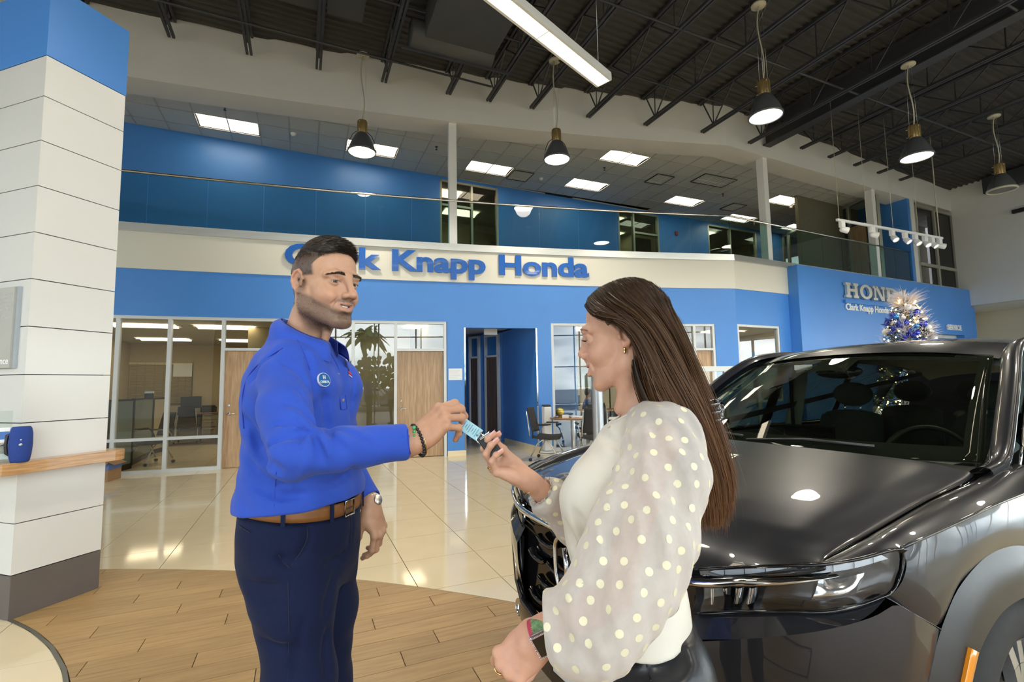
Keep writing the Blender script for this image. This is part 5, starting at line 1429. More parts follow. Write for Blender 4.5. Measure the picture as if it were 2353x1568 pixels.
# emblem: outlined rounded frame with a letter shape
eo = MB(); ez, ew, eh = .735, .135, .115
def rr(a, w_, h_, k=.28):
  c, s_2 = cos(a), sin(a); p = 2/ (2+5*k); return (w_*math.copysign(abs(c)**p, c)*(1+.12*(s_2)), h_*math.copysign(abs(s_2)**p, s_2))
pts = []
for k in range(40): y, z = rr(2*pi*k/40, ew, eh); pts.append(cw(-.018, y, ez+z))
eo.tube(pts, .009, 8, closed=True); em_ = eo.build('emblem', 'chrome', car)
m = MB()
for sg_ in (-1, 1): m.tube([cw(-.02, sg_*.062, ez+.075), cw(-.022, sg_*.050, ez+.0), cw(-.02, sg_*.058, ez-.075)], [.014, .011, .015], 8)
m.tube([cw(-.022, -.05, ez), cw(-.022, .05, ez)], .012, 8); m.build('emblem_letter', 'chrome', em_)
m = MB(); m.box(tuple(cw(.012, 0, ez)), (.02, .01, .01)); m.build('emblem_boss', 'gloss_black', car)
# white dealer card on the plate bracket
pc = cw(-.03, .0, .405); pcm = thing('plate_card', 'white printed card in the front number plate bracket', 'number plate', tuple(pc))
rc = atan2(cay.y, cay.x)
m = MB(); m.box(tuple(pc), (.30, .006, .16), rc); m.build('card', 'paper', pcm, bevel=.002)
m = MB(); m.box(tuple(pc+cax*.008), (.33, .012, .18), rc); m.build('bracket', 'black_plastic', pcm)
m = MB()
for k in range(3): q = pc-cax*.0035+Vector((0, 0, .05-.045*k)); m.box(tuple(q), (.27, .001, .0018), rc)
m.build('blue_rules', mat('rule_blue', (.02, .16, .32), .5, var=.1), pcm)
m = MB(); random.seed(5)
for k in range(3):
  for j in range(4): q = pc-cax*.0036+cay*(-.11+.065*j+.01*random.random())+Vector((0, 0, .058-.045*k)); m.box(tuple(q), (.022, .001, .009), rc)
m.build('red_marks', mat('mark_red', (.5, .05, .06), .5, var=.1), pcm, kind='stuff')
# cabin shell: cowl, windscreen, pillars, roof
def ws(u, v):
  """u -1..1 across, v 0 base..1 top"""
  a = abs(u); xb, zb = 1.02+.27*a**2.2, 1.128-.004*a; yb = .755*u
  xt, zt, yt = 1.875+.085*a**2, 1.572-.036*a**2, .605*u
  y = yb*(1-v)+yt*v; x = xb*(1-v)+xt*v-.020*sin(v*pi); z = zb*(1-v)+zt*v+.020*sin(v*pi)*(1-.5*a*a)
  return (x, y, z)
m = MB(); m.sheet(lambda a, b: cw(*ws(2*a-1, b)), 30, 16, (0, 0, -1), .005); m.build('windscreen', 'windscreen', car)
m = MB(); F = lambda u, v: cw(*ws(u, v))+Vector((0, 0, -.008))
m.grid(lambda a, b: F(2*a-1, .115*b), 30, 2); m.grid(lambda a, b: F(2*a-1, .93+.07*b), 30, 2)
m.grid(lambda a, b: F(-1+.07*a, b), 2, 12); m.grid(lambda a, b: F(1-.07*a, b), 2, 12, True)
m.grid(lambda a, b: F(-.16+.32*a, .76+.2*b+.03*sin(a*pi)), 6, 4); m.build('frit_border', 'cabin_black', car)
m = MB(); m.sheet(lambda a, b: cw(ws(2*a-1, 0)[0]-.13*(1-b)-.0, .80*(2*a-1) if True else 0, 1.112-.004+.016*b-.02*abs(2*a-1)**3), 24, 4, (0, 0, -1), .02); m.build('cowl', 'clad_black', car)
for s0, s1 in ((-.05, .62), (-.62, -.1)):
  m = MB(); m.tube([cw(*ws(s0, .02))+Vector((0, 0, .012)), cw(*ws((s0+s1)/2, .055))+Vector((0, 0, .016)), cw(*ws(s1, .05))+Vector((0, 0, .010))], .007, 6); m.build('wiper', 'black_plastic', car)
RF = [(1.88, 1.575), (1.97, 1.605), (2.15, 1.640), (2.6, 1.668), (3.2, 1.662), (3.8, 1.62), (4.15, 1.57), (4.28, 1.50)]
RFp = plS([(x, z) for x, z in RF])
def roof(u, v):
  a = abs(u); q = RFp(v); yw = .62+.02*sin(min(1, v*1.5)*pi)-.06*v
  return cw(q[0]+.085*a*a*(1-v)**3, yw*u, q[1]-.038*a**2.2-.02*a**8)
m = MB(); m.grid(lambda a, b: roof(2*a-1, b), 30, 30, True); m.build('roof_skin', 'car_paint', car)
m = MB(); m.grid(lambda a, b: roof(2*a-1, b)+Vector((0, 0, -.035)), 12, 12, False); m.build('headliner', 'cabin_light', car)
for sd in (1, -1):
  # A pillar + roof rail as one curved band, glass inside it
  path = [(1.10, .80, 1.095), (1.28, .795, 1.125), (1.50, .76, 1.27), (1.72, .72, 1.42), (1.93, .675, 1.535), (2.12, .655, 1.583), (2.5, .655, 1.605), (3.2, .645, 1.60), (3.8, .61, 1.555), (4.15, .575, 1.48)]
  P = plS(path)
  m = MB()
  for i in range(41):
    pass
  def band(u, v):
    q = P(u); a = -.5*pi+v*1.5*pi; wv = .048 if u < .5 else .04
    return cw(q[0]+.0, (q[1]+.0+wv*.8*cos(a-.6)*1.0)*sd, q[2]+wv*.75*sin(a-.2)+.0)
  m.grid(lambda u, v: band(u, v), 50, 10, sd > 0); m.grid(lambda u, v: band(u, v)*1, 1, 1); m.build('pillar_rail', 'car_paint', car)
  m = MB(); m.tube([cw(P(u)[0]+.02, (P(u)[1]+.044)*sd, P(u)[2]-.028) for u in [k/30 for k in range(2, 31)]], .006, 6); m.build('window_trim', 'chrome', car)
  m = MB(); m.tube([cw(x, .885*sd, 1.092) for x in (1.35, 2.2, 3.2, 4.0)], .008, 6); m.build('belt_trim', 'chrome', car)
  def gl(u, v):
    x = 1.42+2.55*u; q = P(min(1., max(0, (lambda t: t)(np.interp(x, [p[0] for p in path], [0, .06, .14, .22, .30, .37, .49, .70, .89, 1.])))))
    zt = float(np.interp(x, [p[0] for p in path], [p[2] for p in path])); yt = float(np.interp(x, [p[0] for p in path], [p[1] for p in path]))
    z = 1.08+(zt-1.08)*v; y = .90*(1-v)+(yt+.02)*v; return cw(x, y*sd, z)
  m = MB(); m.sheet(gl, 24, 5, tuple(cay*-sd), .004, sd > 0); m.build('side_glass', thin_glass('side_tint', (.30, .33, .31), .9) if 'side_tint' not in MATS else 'side_tint', car)
  m = MB(); m.grid(lambda u, v: gl(u, -.06+.06*v), 24, 2, sd > 0); m.grid(lambda u, v: cw(1.2+.24*u, (.80+.10*u)*sd, 1.07+.02*v+.02*(1-u)), 4, 2, sd > 0); m.build('belt_line', 'gloss_black', car)
  for x0_, x1_ in ((2.36, 2.48), (3.28, 3.36)):
    m = MB(); m.grid(lambda u, v: gl(((x0_+(x1_-x0_)*u)-1.42)/2.55, v)+cay*sd*.004, 2, 5, sd > 0); m.build('door_pillar', 'gloss_black', car)
  # mirror
  m = MB(); c = cw(1.60, 1.02*sd, 1.16); m.M = Matrix.Translation(c)@Matrix((tuple(cax), tuple(cay), (0, 0, 1))).transposed().to_4x4(); m.ball((0, 0, 0), (.075, .12, .08), 16, 10); mir = m.build('door_mirror', 'car_paint', car)
  m = MB(); m.tube([cw(1.58, .90*sd, 1.09), cw(1.59, .98*sd, 1.11)], .03, 8); m.build('mirror_arm', 'gloss_black', mir)
  m = MB(); m.M = Matrix.Translation(c)@Matrix((tuple(cax), tuple(cay), (0, 0, 1))).transposed().to_4x4(); m.ball((.045, 0, 0), (.035, .10, .065), 14, 8); m.build('mirror_glass', 'chrome', mir)
# lower shell of the cabin
m = MB(); m.grid(lambda u, v: cw(1.15+3.2*u, -.86+1.72*v, .42+.0*u), 4, 4); m.build('cabin_floor', 'cabin_black', car)
for sd in (1, -1): m = MB(); m.grid(lambda u, v: cw(1.15+3.2*u, .87*sd, .42+.65*v), 4, 4); m.build('door_card', 'cabin_cloth', car)
m = MB(); m.grid(lambda u, v: cw(1.12+.50*v+.0*u, -.78+1.56*u, 1.10-.02*v-.10*v**4+.02*sin(u*pi)), 20, 8); m.grid(lambda u, v: cw(1.62+.05*v, -.78+1.56*u, .98-.4*v), 8, 4); m.build('dashboard', 'cabin_cloth', car)
m = MB(); m.grid(lambda u, v: cw(1.30+.36*v, .16+.46*u, 1.085+.035*sin(u*pi)*sin(min(1, v*1.3)*pi)), 10, 6); m.build('instrument_hood', 'cabin_light', car)
m = MB(); c = cw(1.52, -.02, 1.135); m.box(tuple(c), (.025, .26, .12), Matrix.Rotation(atan2(cax.y, cax.x), 3, 'Z')); m.build('centre_screen', 'gloss_black', car, bevel=.008)
wc = cw(1.78, .38, 1.02); axw = Matrix((tuple(cay), tuple((cax*.35+Vector((0, 0, .94))).normalized()), tuple((cax*.94-Vector((0, 0, .35))).normalized()))).transposed()
m = MB(); m.tube([wc+axw@Vector((.185*cos(2*pi*k/32), .185*sin(2*pi*k/32), 0)) for k in range(32)], .016, 8, closed=True)
stw = m.build('steering_wheel', 'clad_black', car); m = MB(); m.ball(tuple(wc), (.07, .07, .06), 12, 8)
for a in (0, pi, -pi/2): m.bar(wc, wc+axw@Vector((.18*cos(a), .18*sin(a), 0)), .04, .015)
m.build('steering_hub', 'clad_black', stw)
for xs_, ys_ in ((2.25, .38), (2.25, -.38), (3.15, .40), (3.15, -.40), (3.15, 0)):
  m = MB(); m.M = Matrix.Translation(cw(xs_, ys_, 0))@Matrix((tuple(cax), tuple(cay), (0, 0, 1))).transposed().to_4x4()
  ww = .25 if ys_ else .14
  m.ball((-.05, 0, .62), (.27, ww, .10), 14, 8); m.build('seat_cushion', 'cabin_cloth', car)
  m = MB(); m.M = Matrix.Translation(cw(xs_, ys_, 0))@Matrix((tuple(cax), tuple(cay), (0, 0, 1))).transposed().to_4x4()
  m.grid(lambda a, b: Vector((.16+.22*b+.07*cos(2*pi*a)*(1-.3*b), ww*sin(2*pi*a)*(1-.22*b**2), .62+.56*b)), 18, 10); m.ball((.39, 0, 1.17), (.07, ww*.8, .05), 12, 6); m.build('seat_back', 'cabin_cloth', car)
  m = MB(); m.M = Matrix.Translation(cw(xs_, ys_, 0))@Matrix((tuple(cax), tuple(cay), (0, 0, 1))).transposed().to_4x4()
  m.ball((.42, 0, 1.325), (.055, .13, .085), 14, 10); hr_ = m.build('headrest', 'cabin_cloth', car)
  if xs_ < 3: m = MB(); m.tube([cw(xs_+.40, ys_-.05, 1.18), cw(xs_+.41, ys_-.05, 1.28)], .007, 6); m.tube([cw(xs_+.40, ys_+.05, 1.18), cw(xs_+.41, ys_+.05, 1.28)], .007, 6); m.build('headrest_posts', 'chrome', hr_)
m = MB(); c = cw(1.80, 0, 1.475); m.M = Matrix.Translation(c)@Matrix((tuple(cax), tuple(cay), (0, 0, 1))).transposed().to_4x4(); m.ball((0, 0, 0), (.022, .125, .038), 16, 10); m.build('inner_mirror', 'gloss_black', car)
m = MB(); m.tube([cw(1.79, 0, 1.48), cw(1.76, 0, 1.52)], .014, 8); m.box(tuple(cw(1.74, -.16, 1.505)), (.04, .09, .03), Matrix.Rotation(CT, 3, 'Z')); m.build('mirror_mount', 'cabin_light', car)
for sd in (1, -1):
  m = MB(); m.bar(cw(2.45, .72*sd, .95), cw(2.55, .66*sd, 1.55), .05, .10); m.build('inner_pillar', 'cabin_light', car, bevel=.01)
  m = MB(); m.bar(cw(2.44, .68*sd, 1.45), cw(2.40, .66*sd, .8), .045, .003); m.build('seat_belt', 'clad_black', car)
# badge recess low on the left pillar: model lettering on the fender
bx0, bx1 = 1.13, 1.30
m = MB(); m.grid(lambda u, v: cw(bx0+(bx1-bx0)*u, .825-.0*u+.012*(1-v), 1.080+.035*v+.012*u), 4, 3); mb_ = m.build('fender_badge', 'gloss_black', car)
tw_ = text_width('CR-V', .03)
letters('CR-V', .034, 'chrome', mb_, lambda x, y, z: cw(bx0+.03+x*1.1, .838-y*.25+.004, 1.083+y*.9+.1*x+z), 'letter', extrude=.001, font_offset=.0006, split=False)
# sticker in the far lower windscreen corner
m = MB(); m.grid(lambda a, b: cw(*ws(-.86+.12*a, .30+.26*b))+Vector((0, 0, -.009)), 3, 3); m.build('window_sticker', mat('sticker', (.34, .38, .30), .5, var=.1, vscale=50), car)
# ================================================================ office furniture
mat('chair_silver', (.50, .50, .48), .3, metal=.8, var=.03); mat('desk_wood', (.30, .15, .06), .35, var=.1, vscale=6, vstretch=(1, 8, 1)); mat('cabinet_beige', (.30, .27, .20), .5, var=.03)
mat('partition_green', (.20, .245, .225), .9, var=.06, vscale=50); mat('partition_cream', (.50, .46, .36), .9, var=.05, vscale=50)
def office_chair(loc, rz, label, group='mesh back office chairs'):
  t = thing('office_chair', label, 'chair', loc, rz, group); M = wmat(t)
  def P(fn, name, m, **k): b = MB(); b.M = M; fn(b); return b.build(name, m, t, **k)
  P(lambda b: b.sheet(lambda u, v: Vector(((u-.5)*.47, .02*sin(u*pi)+.22-.0*v, .45+.02*sin(u*pi))) if False else Vector(((u-.5)*.47, -.22+.45*v, .455-.02*sin(pi*v)+.02*cos(2*pi*u))), 10, 8, (0, 0, -1), .05), 'seat', 'mesh_black')
  P(lambda b: b.sheet(lambda u, v: Vector(((u-.5)*(.44-.06*v), -.235-.10*v-.05*cos(pi*(u-.5)), .52+.46*v)), 10, 10, (0, 1, 0), .018), 'mesh_back', 'mesh_black')
  for s in (-1, 1):
    P(lambda b: b.tube([(s*.235, -.27, .46), (s*.232, -.29, .60), (s*.21, -.34, .92)], .013, 6), 'back_post', 'chair_silver')
    P(lambda b: b.tube([(s*.245, -.22, .42), (s*.27, -.20, .55), (s*.27, -.12, .66), (s*.27, .10, .67)], .012, 6), 'arm_support', 'chair_silver' if s < 0 else 'mesh_black')
    P(lambda b: b.box((s*.27, .03, .68), (.05, .24, .022)), 'arm_pad', 'mesh_black', bevel=.006)
    for e in (-1, 1):
      lg = P(lambda b: b.tube([(s*.20, 0, .42), (s*.24, e*.12, .33), (s*.26, e*.25, .09)], .0135, 6), 'leg', 'chair_silver')
      b = MB(); b.M = M; b.lathe([(0, -.02), (.03, -.02), (.03, .02), (0, .02)], 12, (s*.26, e*.26, .032), Matrix.Rotation(pi/2, 3, 'Y')); b.build('castor', 'black_plastic', lg)
  return t
q = at_z(346, 1067, 0); office_chair((q.x, q.y, 0), AZ+2.35, 'mesh back office chair beside the cubicle partitions')
q = at_z(431, 1018, 0); office_chair((q.x, q.y, 0), AZ, 'mesh back office chair facing the desk under the window blind')
q = at_z(1262, 1058, 0); office_chair((q.x-.02, q.y+.05, 0), -pi/2-.35, 'black mesh chair left of the small round table')
office_chair((1.46, 9.25, 0), .05, 'black mesh chair in front of the small round table')
office_chair((1.75, 10.62, 0), pi-.3, 'black mesh chair behind the small round table')
# desk, monitor, cabinet, printer at the office rear wall
rear = (Vector(bkL), Vector(bkR)); ru = (rear[1]-rear[0]).normalized(); rn = Vector((ru.y, -ru.x)); ra = atan2(ru.y, ru.x)
def on_rear(px, py, d=0.):
  a = rear[0]+rn*d; b = rear[1]+rn*d; return on_line(px, py, tuple(a), tuple(b))
def rbox(mb, px0, px1, z0, z1, d0, d1):
  a, b = on_rear(px0, 900, (d0+d1)/2), on_rear(px1, 900, (d0+d1)/2); c = (a+b)/2; mb.box((c.x, c.y, (z0+z1)/2), ((b-a).length, abs(d1-d0), z1-z0), ra); return c
t = thing('office_desk', 'wood-topped office desk under the window blind', 'desk', tuple(on_rear(430, 900, .5).xy)+(0,))
m = MB(); rbox(m, 384, 500, .70, .74, .12, .82); m.build('desktop', 'desk_wood', t, bevel=.004)
m = MB(); rbox(m, 386, 389, .0, .70, .15, .78); m.build('side_panel', 'cabinet_beige', t)
m = MB(); rbox(m, 390, 462, .25, .70, .14, .17); m.build('modesty_panel', 'grey_fabric', t)
t = thing('drawer_cabinet', 'beige three-drawer pedestal under the right end of the desk', 'cabinet', tuple(on_rear(482, 900, .5).xy)+(0,))
m = MB(); rbox(m, 466, 500, 0.01, .70, .16, .78); m.build('body', 'cabinet_beige', t, bevel=.004)
for z in (.10, .32, .53):
  m = MB(); rbox(m, 467, 499, z, z+.17, .775, .795); dr = m.build('drawer', 'cabinet_beige', t, bevel=.003); m = MB(); rbox(m, 472, 494, z+.14, z+.155, .795, .815); m.build('handle', 'chair_silver', dr)
t = thing('monitor', 'black flat monitor standing on the office desk', 'monitor', tuple(on_rear(440, 900, .4).xy)+(.74,))
m = MB(); rbox(m, 416, 464, .87, 1.22, .38, .41); m.build('screen_panel', 'black_plastic', t, bevel=.006); m = MB(); rbox(m, 436, 444, .74, .9, .36, .39); rbox(m, 428, 452, .74, .755, .30, .46); m.build('stand', 'black_plastic', t)
t = thing('printer', 'dark grey printer on the desk beside the monitor', 'printer', tuple(on_rear(481, 900, .45).xy)+(.74,))
m = MB(); rbox(m, 463, 498, .74, .90, .25, .65); m.build('body', 'mesh_black', t, bevel=.01); m = MB(); rbox(m, 466, 495, .90, .94, .25, .6); m.build('scanner_lid', 'black_plastic', t, bevel=.006)
# window with blind slats, paper taped over it
wb_r = root('window_12', tuple(on_rear(367, 880, 0)))
zt_b, zb_b = on_rear(367, 835).z, on_rear(367, 928).z
m = MB(); rbox(m, 292, 442, zb_b-.05, zt_b+.03, .0, .03); m.build('frame', 'olive_dark', wb_r)
m = MB(); rbox(m, 293, 440, zt_b-.05, zt_b+.02, .03, .09); m.build('head_rail', 'blind', wb_r)
n = 26; m = MB()
for k in range(n):
  z = zb_b+(zt_b-.06-zb_b)*k/n; a, b = on_rear(294, 900, .06), on_rear(439, 900, .06); c = (a+b)/2
  m = MB(); m.box((c.x, c.y, z+.02), ((b-a).length, .05, .004), Matrix.Rotation(ra, 3, 'Z')@Matrix.Rotation(-.75, 3, 'X')); m.build('slat', 'blind', wb_r)
m = MB()
for px in (312, 332, 353, 374, 408, 425): rbox(m, px, px+.7, zb_b, zt_b, .085, .095)
m.build('ladder_tape', mat('blind_cord', (.30, .25, .14), .8, var=.05), wb_r)
m = MB(); rbox(m, 396, 439.5, on_rear(417, 866, .1).z, on_rear(417, 836, .1).z, .10, .105); pq2 = m.build('blank_paper', 'paper'); tag(pq2, 'white paper sheet hung over the upper right of the window blind', 'paper')
# cubicle partitions
def panel_by_px(px0, py0, px1, py1, h, m_, lb):
  a, b = at_z(px0, py0, 0), at_z(px1, py1, 0); d = (b-a); r_ = atan2(d.y, d.x); c = (a+b)/2
  t = thing('cubicle_partition', lb, 'partition', (c.x, c.y, 0), r_, 'low cubicle partitions')
  m = MB(); m.M = wmat(t); m.box((0, 0, h/2+.03), (d.length-.04, .05, h-.08)); m.build('fabric_panel', m_, t)
  m = MB(); m.M = wmat(t); m.box((0, 0, h), (d.length, .065, .035)); m.box((0, 0, .05), (d.length, .06, .10)); 
  for s in (-1, 1): m.box((s*(d.length/2-.015), 0, h/2), (.03, .065, h))
  m.build('dark_trim', 'black_plastic', t)
panel_by_px(238, 1092, 298, 1077, 1.26, 'partition_green', 'grey-green cubicle partition nearest the glass')
panel_by_px(299, 1070, 343, 1048, 1.26, 'partition_green', 'grey-green cubicle partition standing at an angle behind the first')
panel_by_px(345, 1045, 378, 1036, 1.24, 'partition_cream', 'cream cubicle partition at the right end of the row')
q = at_z(336, 1060, 0); t = thing('desk_calendar', 'small dark calendar on top of the partitions', 'calendar', (q.x, q.y, 1.28))
m = MB(); m.box((q.x, q.y, 1.32), (.15, .08, .10), AZ); m.build('stand', 'black_plastic', t, bevel=.01); m = MB(); m.box((q.x, q.y, 1.39), (.15, .05, .04), AZ); m.build('pad', 'paper', t)
# ================================================================ round table in the showroom
tx, ty = 1.20, 9.98
t = thing('round_table', 'small round wooden table on a silver pedestal before the office glass', 'table', (tx, ty, 0))
m = MB(); m.lathe([(0, .715), (.44, .715), (.46, .722), (.46, .738), (.45, .745), (0, .745)], 48, (tx, ty, 0)); m.build('tabletop', 'desk_wood', t)
m = MB(); m.lathe([(.045, .715), (.045, .06), (.06, .05)], 20, (tx, ty, 0)); m.build('pedestal', 'chair_silver', t)
m = MB(); m.lathe([(0, .05), (.06, .05), (.26, .02), (.27, 0), (0, 0)], 32, (tx, ty, 0)); m.build('base', 'chair_silver', t)
q = at_y(1287, 957, 9.9); t = thing('gold_globe', 'golden globe ornament on the small round table', 'ornament', (q.x, q.y, .745))
m = MB(); m.ball((q.x, q.y, .745+.115), .085, 24, 16); m.build('ball', mat('gold_matt', (.62, .48, .12), .3, metal=.7, var=.4, vscale=22), t); m = MB(); m.lathe([(0, .035), (.03, .03), (.05, .01), (.05, 0), (0, 0)], 20, (q.x, q.y, .745)); m.build('foot', 'gold_matt', t)
q = at_y(1277, 955, 9.85); t = thing('table_sign', 'small dark upright sign holder on the round table', 'sign holder', (q.x, q.y, .745)); m = MB(); m.box((q.x, q.y, .86), (.004, .14, .22)); m.build('plate', 'black_plastic', t); m = MB(); m.box((q.x, q.y, .75), (.07, .12, .01)); m.build('foot', 'black_plastic', t)
q = at_y(1299, 966, 9.8); t = thing('tissue_box', 'small white box on the round table', 'box', (q.x, q.y, .745)); m = MB(); m.box((q.x, q.y, .775), (.13, .09, .06)); m.build('carton', 'bright_white', t, bevel=.004)
q = at_y(1325, 967, 9.9); m = MB()
for k in range(4): m.box((q.x, q.y, .749+.006*k), (.22, .28, .005), .2*k)
pp2 = m.build('paper_stack', 'paper'); tag(pp2, 'small stack of papers on the round table', 'papers'); pp2['kind'] = 'stuff'
q = at_y(1258, 1040, 10.32); t = thing('air_purifier', 'white tower air purifier against the blue pier', 'air purifier', (q.x, q.y, 0))
m = MB(); m.box((q.x, q.y, .50), (.16, .22, .90), .2); m.build('tower_body', 'bright_white', t, bevel=.02); m = MB(); m.box((q.x, q.y, .97), (.14, .2, .04), .2); m.build('control_panel', 'black_plastic', t, bevel=.008); m = MB(); m.lathe([(0, .03), (.16, .02), (.17, 0), (0, 0)], 24, (q.x, q.y, .01)); m.build('base', 'bright_white', t)
m = MB(); q = at_y(1272, 958, 10.2); 
sc = thing('silver_post', 'round brushed silver post beside the woman', 'post', (*at_y(1374, 950, 8.5).xy, 0)); q = at_y(1374, 950, 8.5)
m = MB(); m.lathe([(.095, 0), (.095, 2.2)], 32, (q.x, q.y, 0)); m.build('shaft', 'silver_paint', sc); m = MB(); m.lathe([(0, 2.24), (.11, 2.23), (.11, 2.19), (.095, 2.18)], 32, (q.x, q.y, 0)); m.build('cap', 'chair_silver', sc); m = MB(); m.lathe([(.13, 0), (.13, .03), (.095, .04)], 32, (q.x, q.y, 0)); m.build('foot_ring', 'chair_silver', sc)
# glass screen with white frame before the right office
g0, g1 = at_y(1588, 848, 8.4), at_y(1740, 848, 8.9); g1.z = g0.z = on_line(1660, 848, tuple(g0.xy), tuple(g1.xy)).z
t = thing('glass_screen', 'white-framed glass screen standing before the blue wall', 'screen', (*((g0+g1)/2).xy, 0))
m = MB(); m.bar(g0, g1, .07, .09); m.build('top_rail', 'white_metal', t); m = MB(); m.bar((g0.x, g0.y, .05), (g1.x, g1.y, .05), .07, .09); m.build('bottom_rail', 'white_metal', t)
for p in (g0, g1, (g0+g1)/2): m = MB(); m.box((p.x, p.y, g0.z/2), (.06, .06, g0.z)); m.build('post', 'white_metal', t)
m = MB(); m.bar((g0.x, g0.y, g0.z/2), (g1.x, g1.y, g0.z/2), .012, g0.z-.1); m.build('pane', 'glass_shop', t)
q = wp(wx(1768, 820), -.42); t = thing('blue_canister', 'blue cylinder standing inside the small end window', 'canister', (q.x, q.y, .9)); zc_ = on_line(1768, 812, (q.x-1, q.y-.5), (q.x+1, q.y+.5)).z
m = MB(); m.lathe([(0, zc_), (.14, zc_), (.15, zc_-.01), (.15, .9), (0, .9)], 28, (q.x, q.y, 0)); m.build('drum', 'blue_paint', t)
m = MB(); m.lathe([(.14, .9), (.14, .02), (.18, 0)], 24, (q.x, q.y, 0)); m.build('pedestal', 'white_wall', t)
# ---------------------------------------------------------------- reception counter and the seated man behind the glass
t = thing('reception_counter', 'grey frosted counter with a wooden top behind the right office glass', 'counter', (1.6, 12.2, 0))
a, b = at_y(1268, 850, 12.2), at_y(1440, 850, 12.9)
m = MB(); m.bar((a.x, a.y, 1.58), (b.x, b.y, 1.58), .05, .52); m.build('frosted_upper', mat('frosted', (.24, .29, .28), .5, var=.05), t)
m = MB(); m.bar((a.x, a.y, .36), (b.x, b.y, .36), .08, .72); m.build('front_panel', 'mesh_black', t); m = MB(); m.bar((a.x, a.y-.15, .74), (b.x, b.y-.15, .74), .6, .04); m.build('worktop', 'desk_wood', t)
for k in range(5): p = a.lerp(b, k/4); m = MB(); m.box((p.x, p.y-.03, .94), (.03, .03, 1.88)); m.build('post', 'mesh_black', t)
for k, (px, w_, h_, c_, lb) in enumerate(((1281, .16, .34, 'mesh_black', 'stacked red and dark bottles on the counter left end'), (1305, .14, .26, 'paper', 'white spray bottle on the counter'), (1318, .32, .26, 'black_plastic', 'small dark monitor on the counter'))):
  q = at_y(px, 900, 12.05); t = thing(('bottle', 'bottle', 'monitor')[k], lb, ('bottle', 'bottle', 'monitor')[k], (q.x, q.y, .76))
  if k < 2: m = MB(); m.lathe([(0, h_), (.02, h_), (.025, h_*.75), (w_*.4, h_*.6), (w_*.42, 0), (0, 0)], 16, (q.x, q.y, .76)); m.build('flask', c_, t); m = MB(); m.lathe([(0, h_+.03), (.024, h_+.03), (.024, h_-.01)], 12, (q.x, q.y, .76)); m.build('cap', mat('cap_red', (.45, .04, .05), .4, var=.1) if k == 0 else 'mesh_black', t)
  else: m = MB(); m.box((q.x, q.y, 1.0), (w_, .03, h_), .2); m.build('screen_panel', c_, t, bevel=.005); m = MB(); m.box((q.x, q.y+.02, .83), (.05, .03, .14), .2); m.build('stand', c_, t)
for k in range(5):
  q = at_y(1282+k*9, 850, 12.1); t = thing('bottle', 'small dark bottle in the row on the frosted counter top', 'bottle', (q.x, q.y, 1.84), 0, 'bottles along the frosted counter top'); m = MB(); hh = .10+.05*((k*3) % 4); m.lathe([(0, hh), (.02, hh), (.035, hh*.6), (.035, 0), (0, 0)], 12, (q.x, q.y, 1.84)); m.build('flask', ('mesh_black', 'cap_red', 'mesh_black', 'paper', 'mesh_black')[k], t)
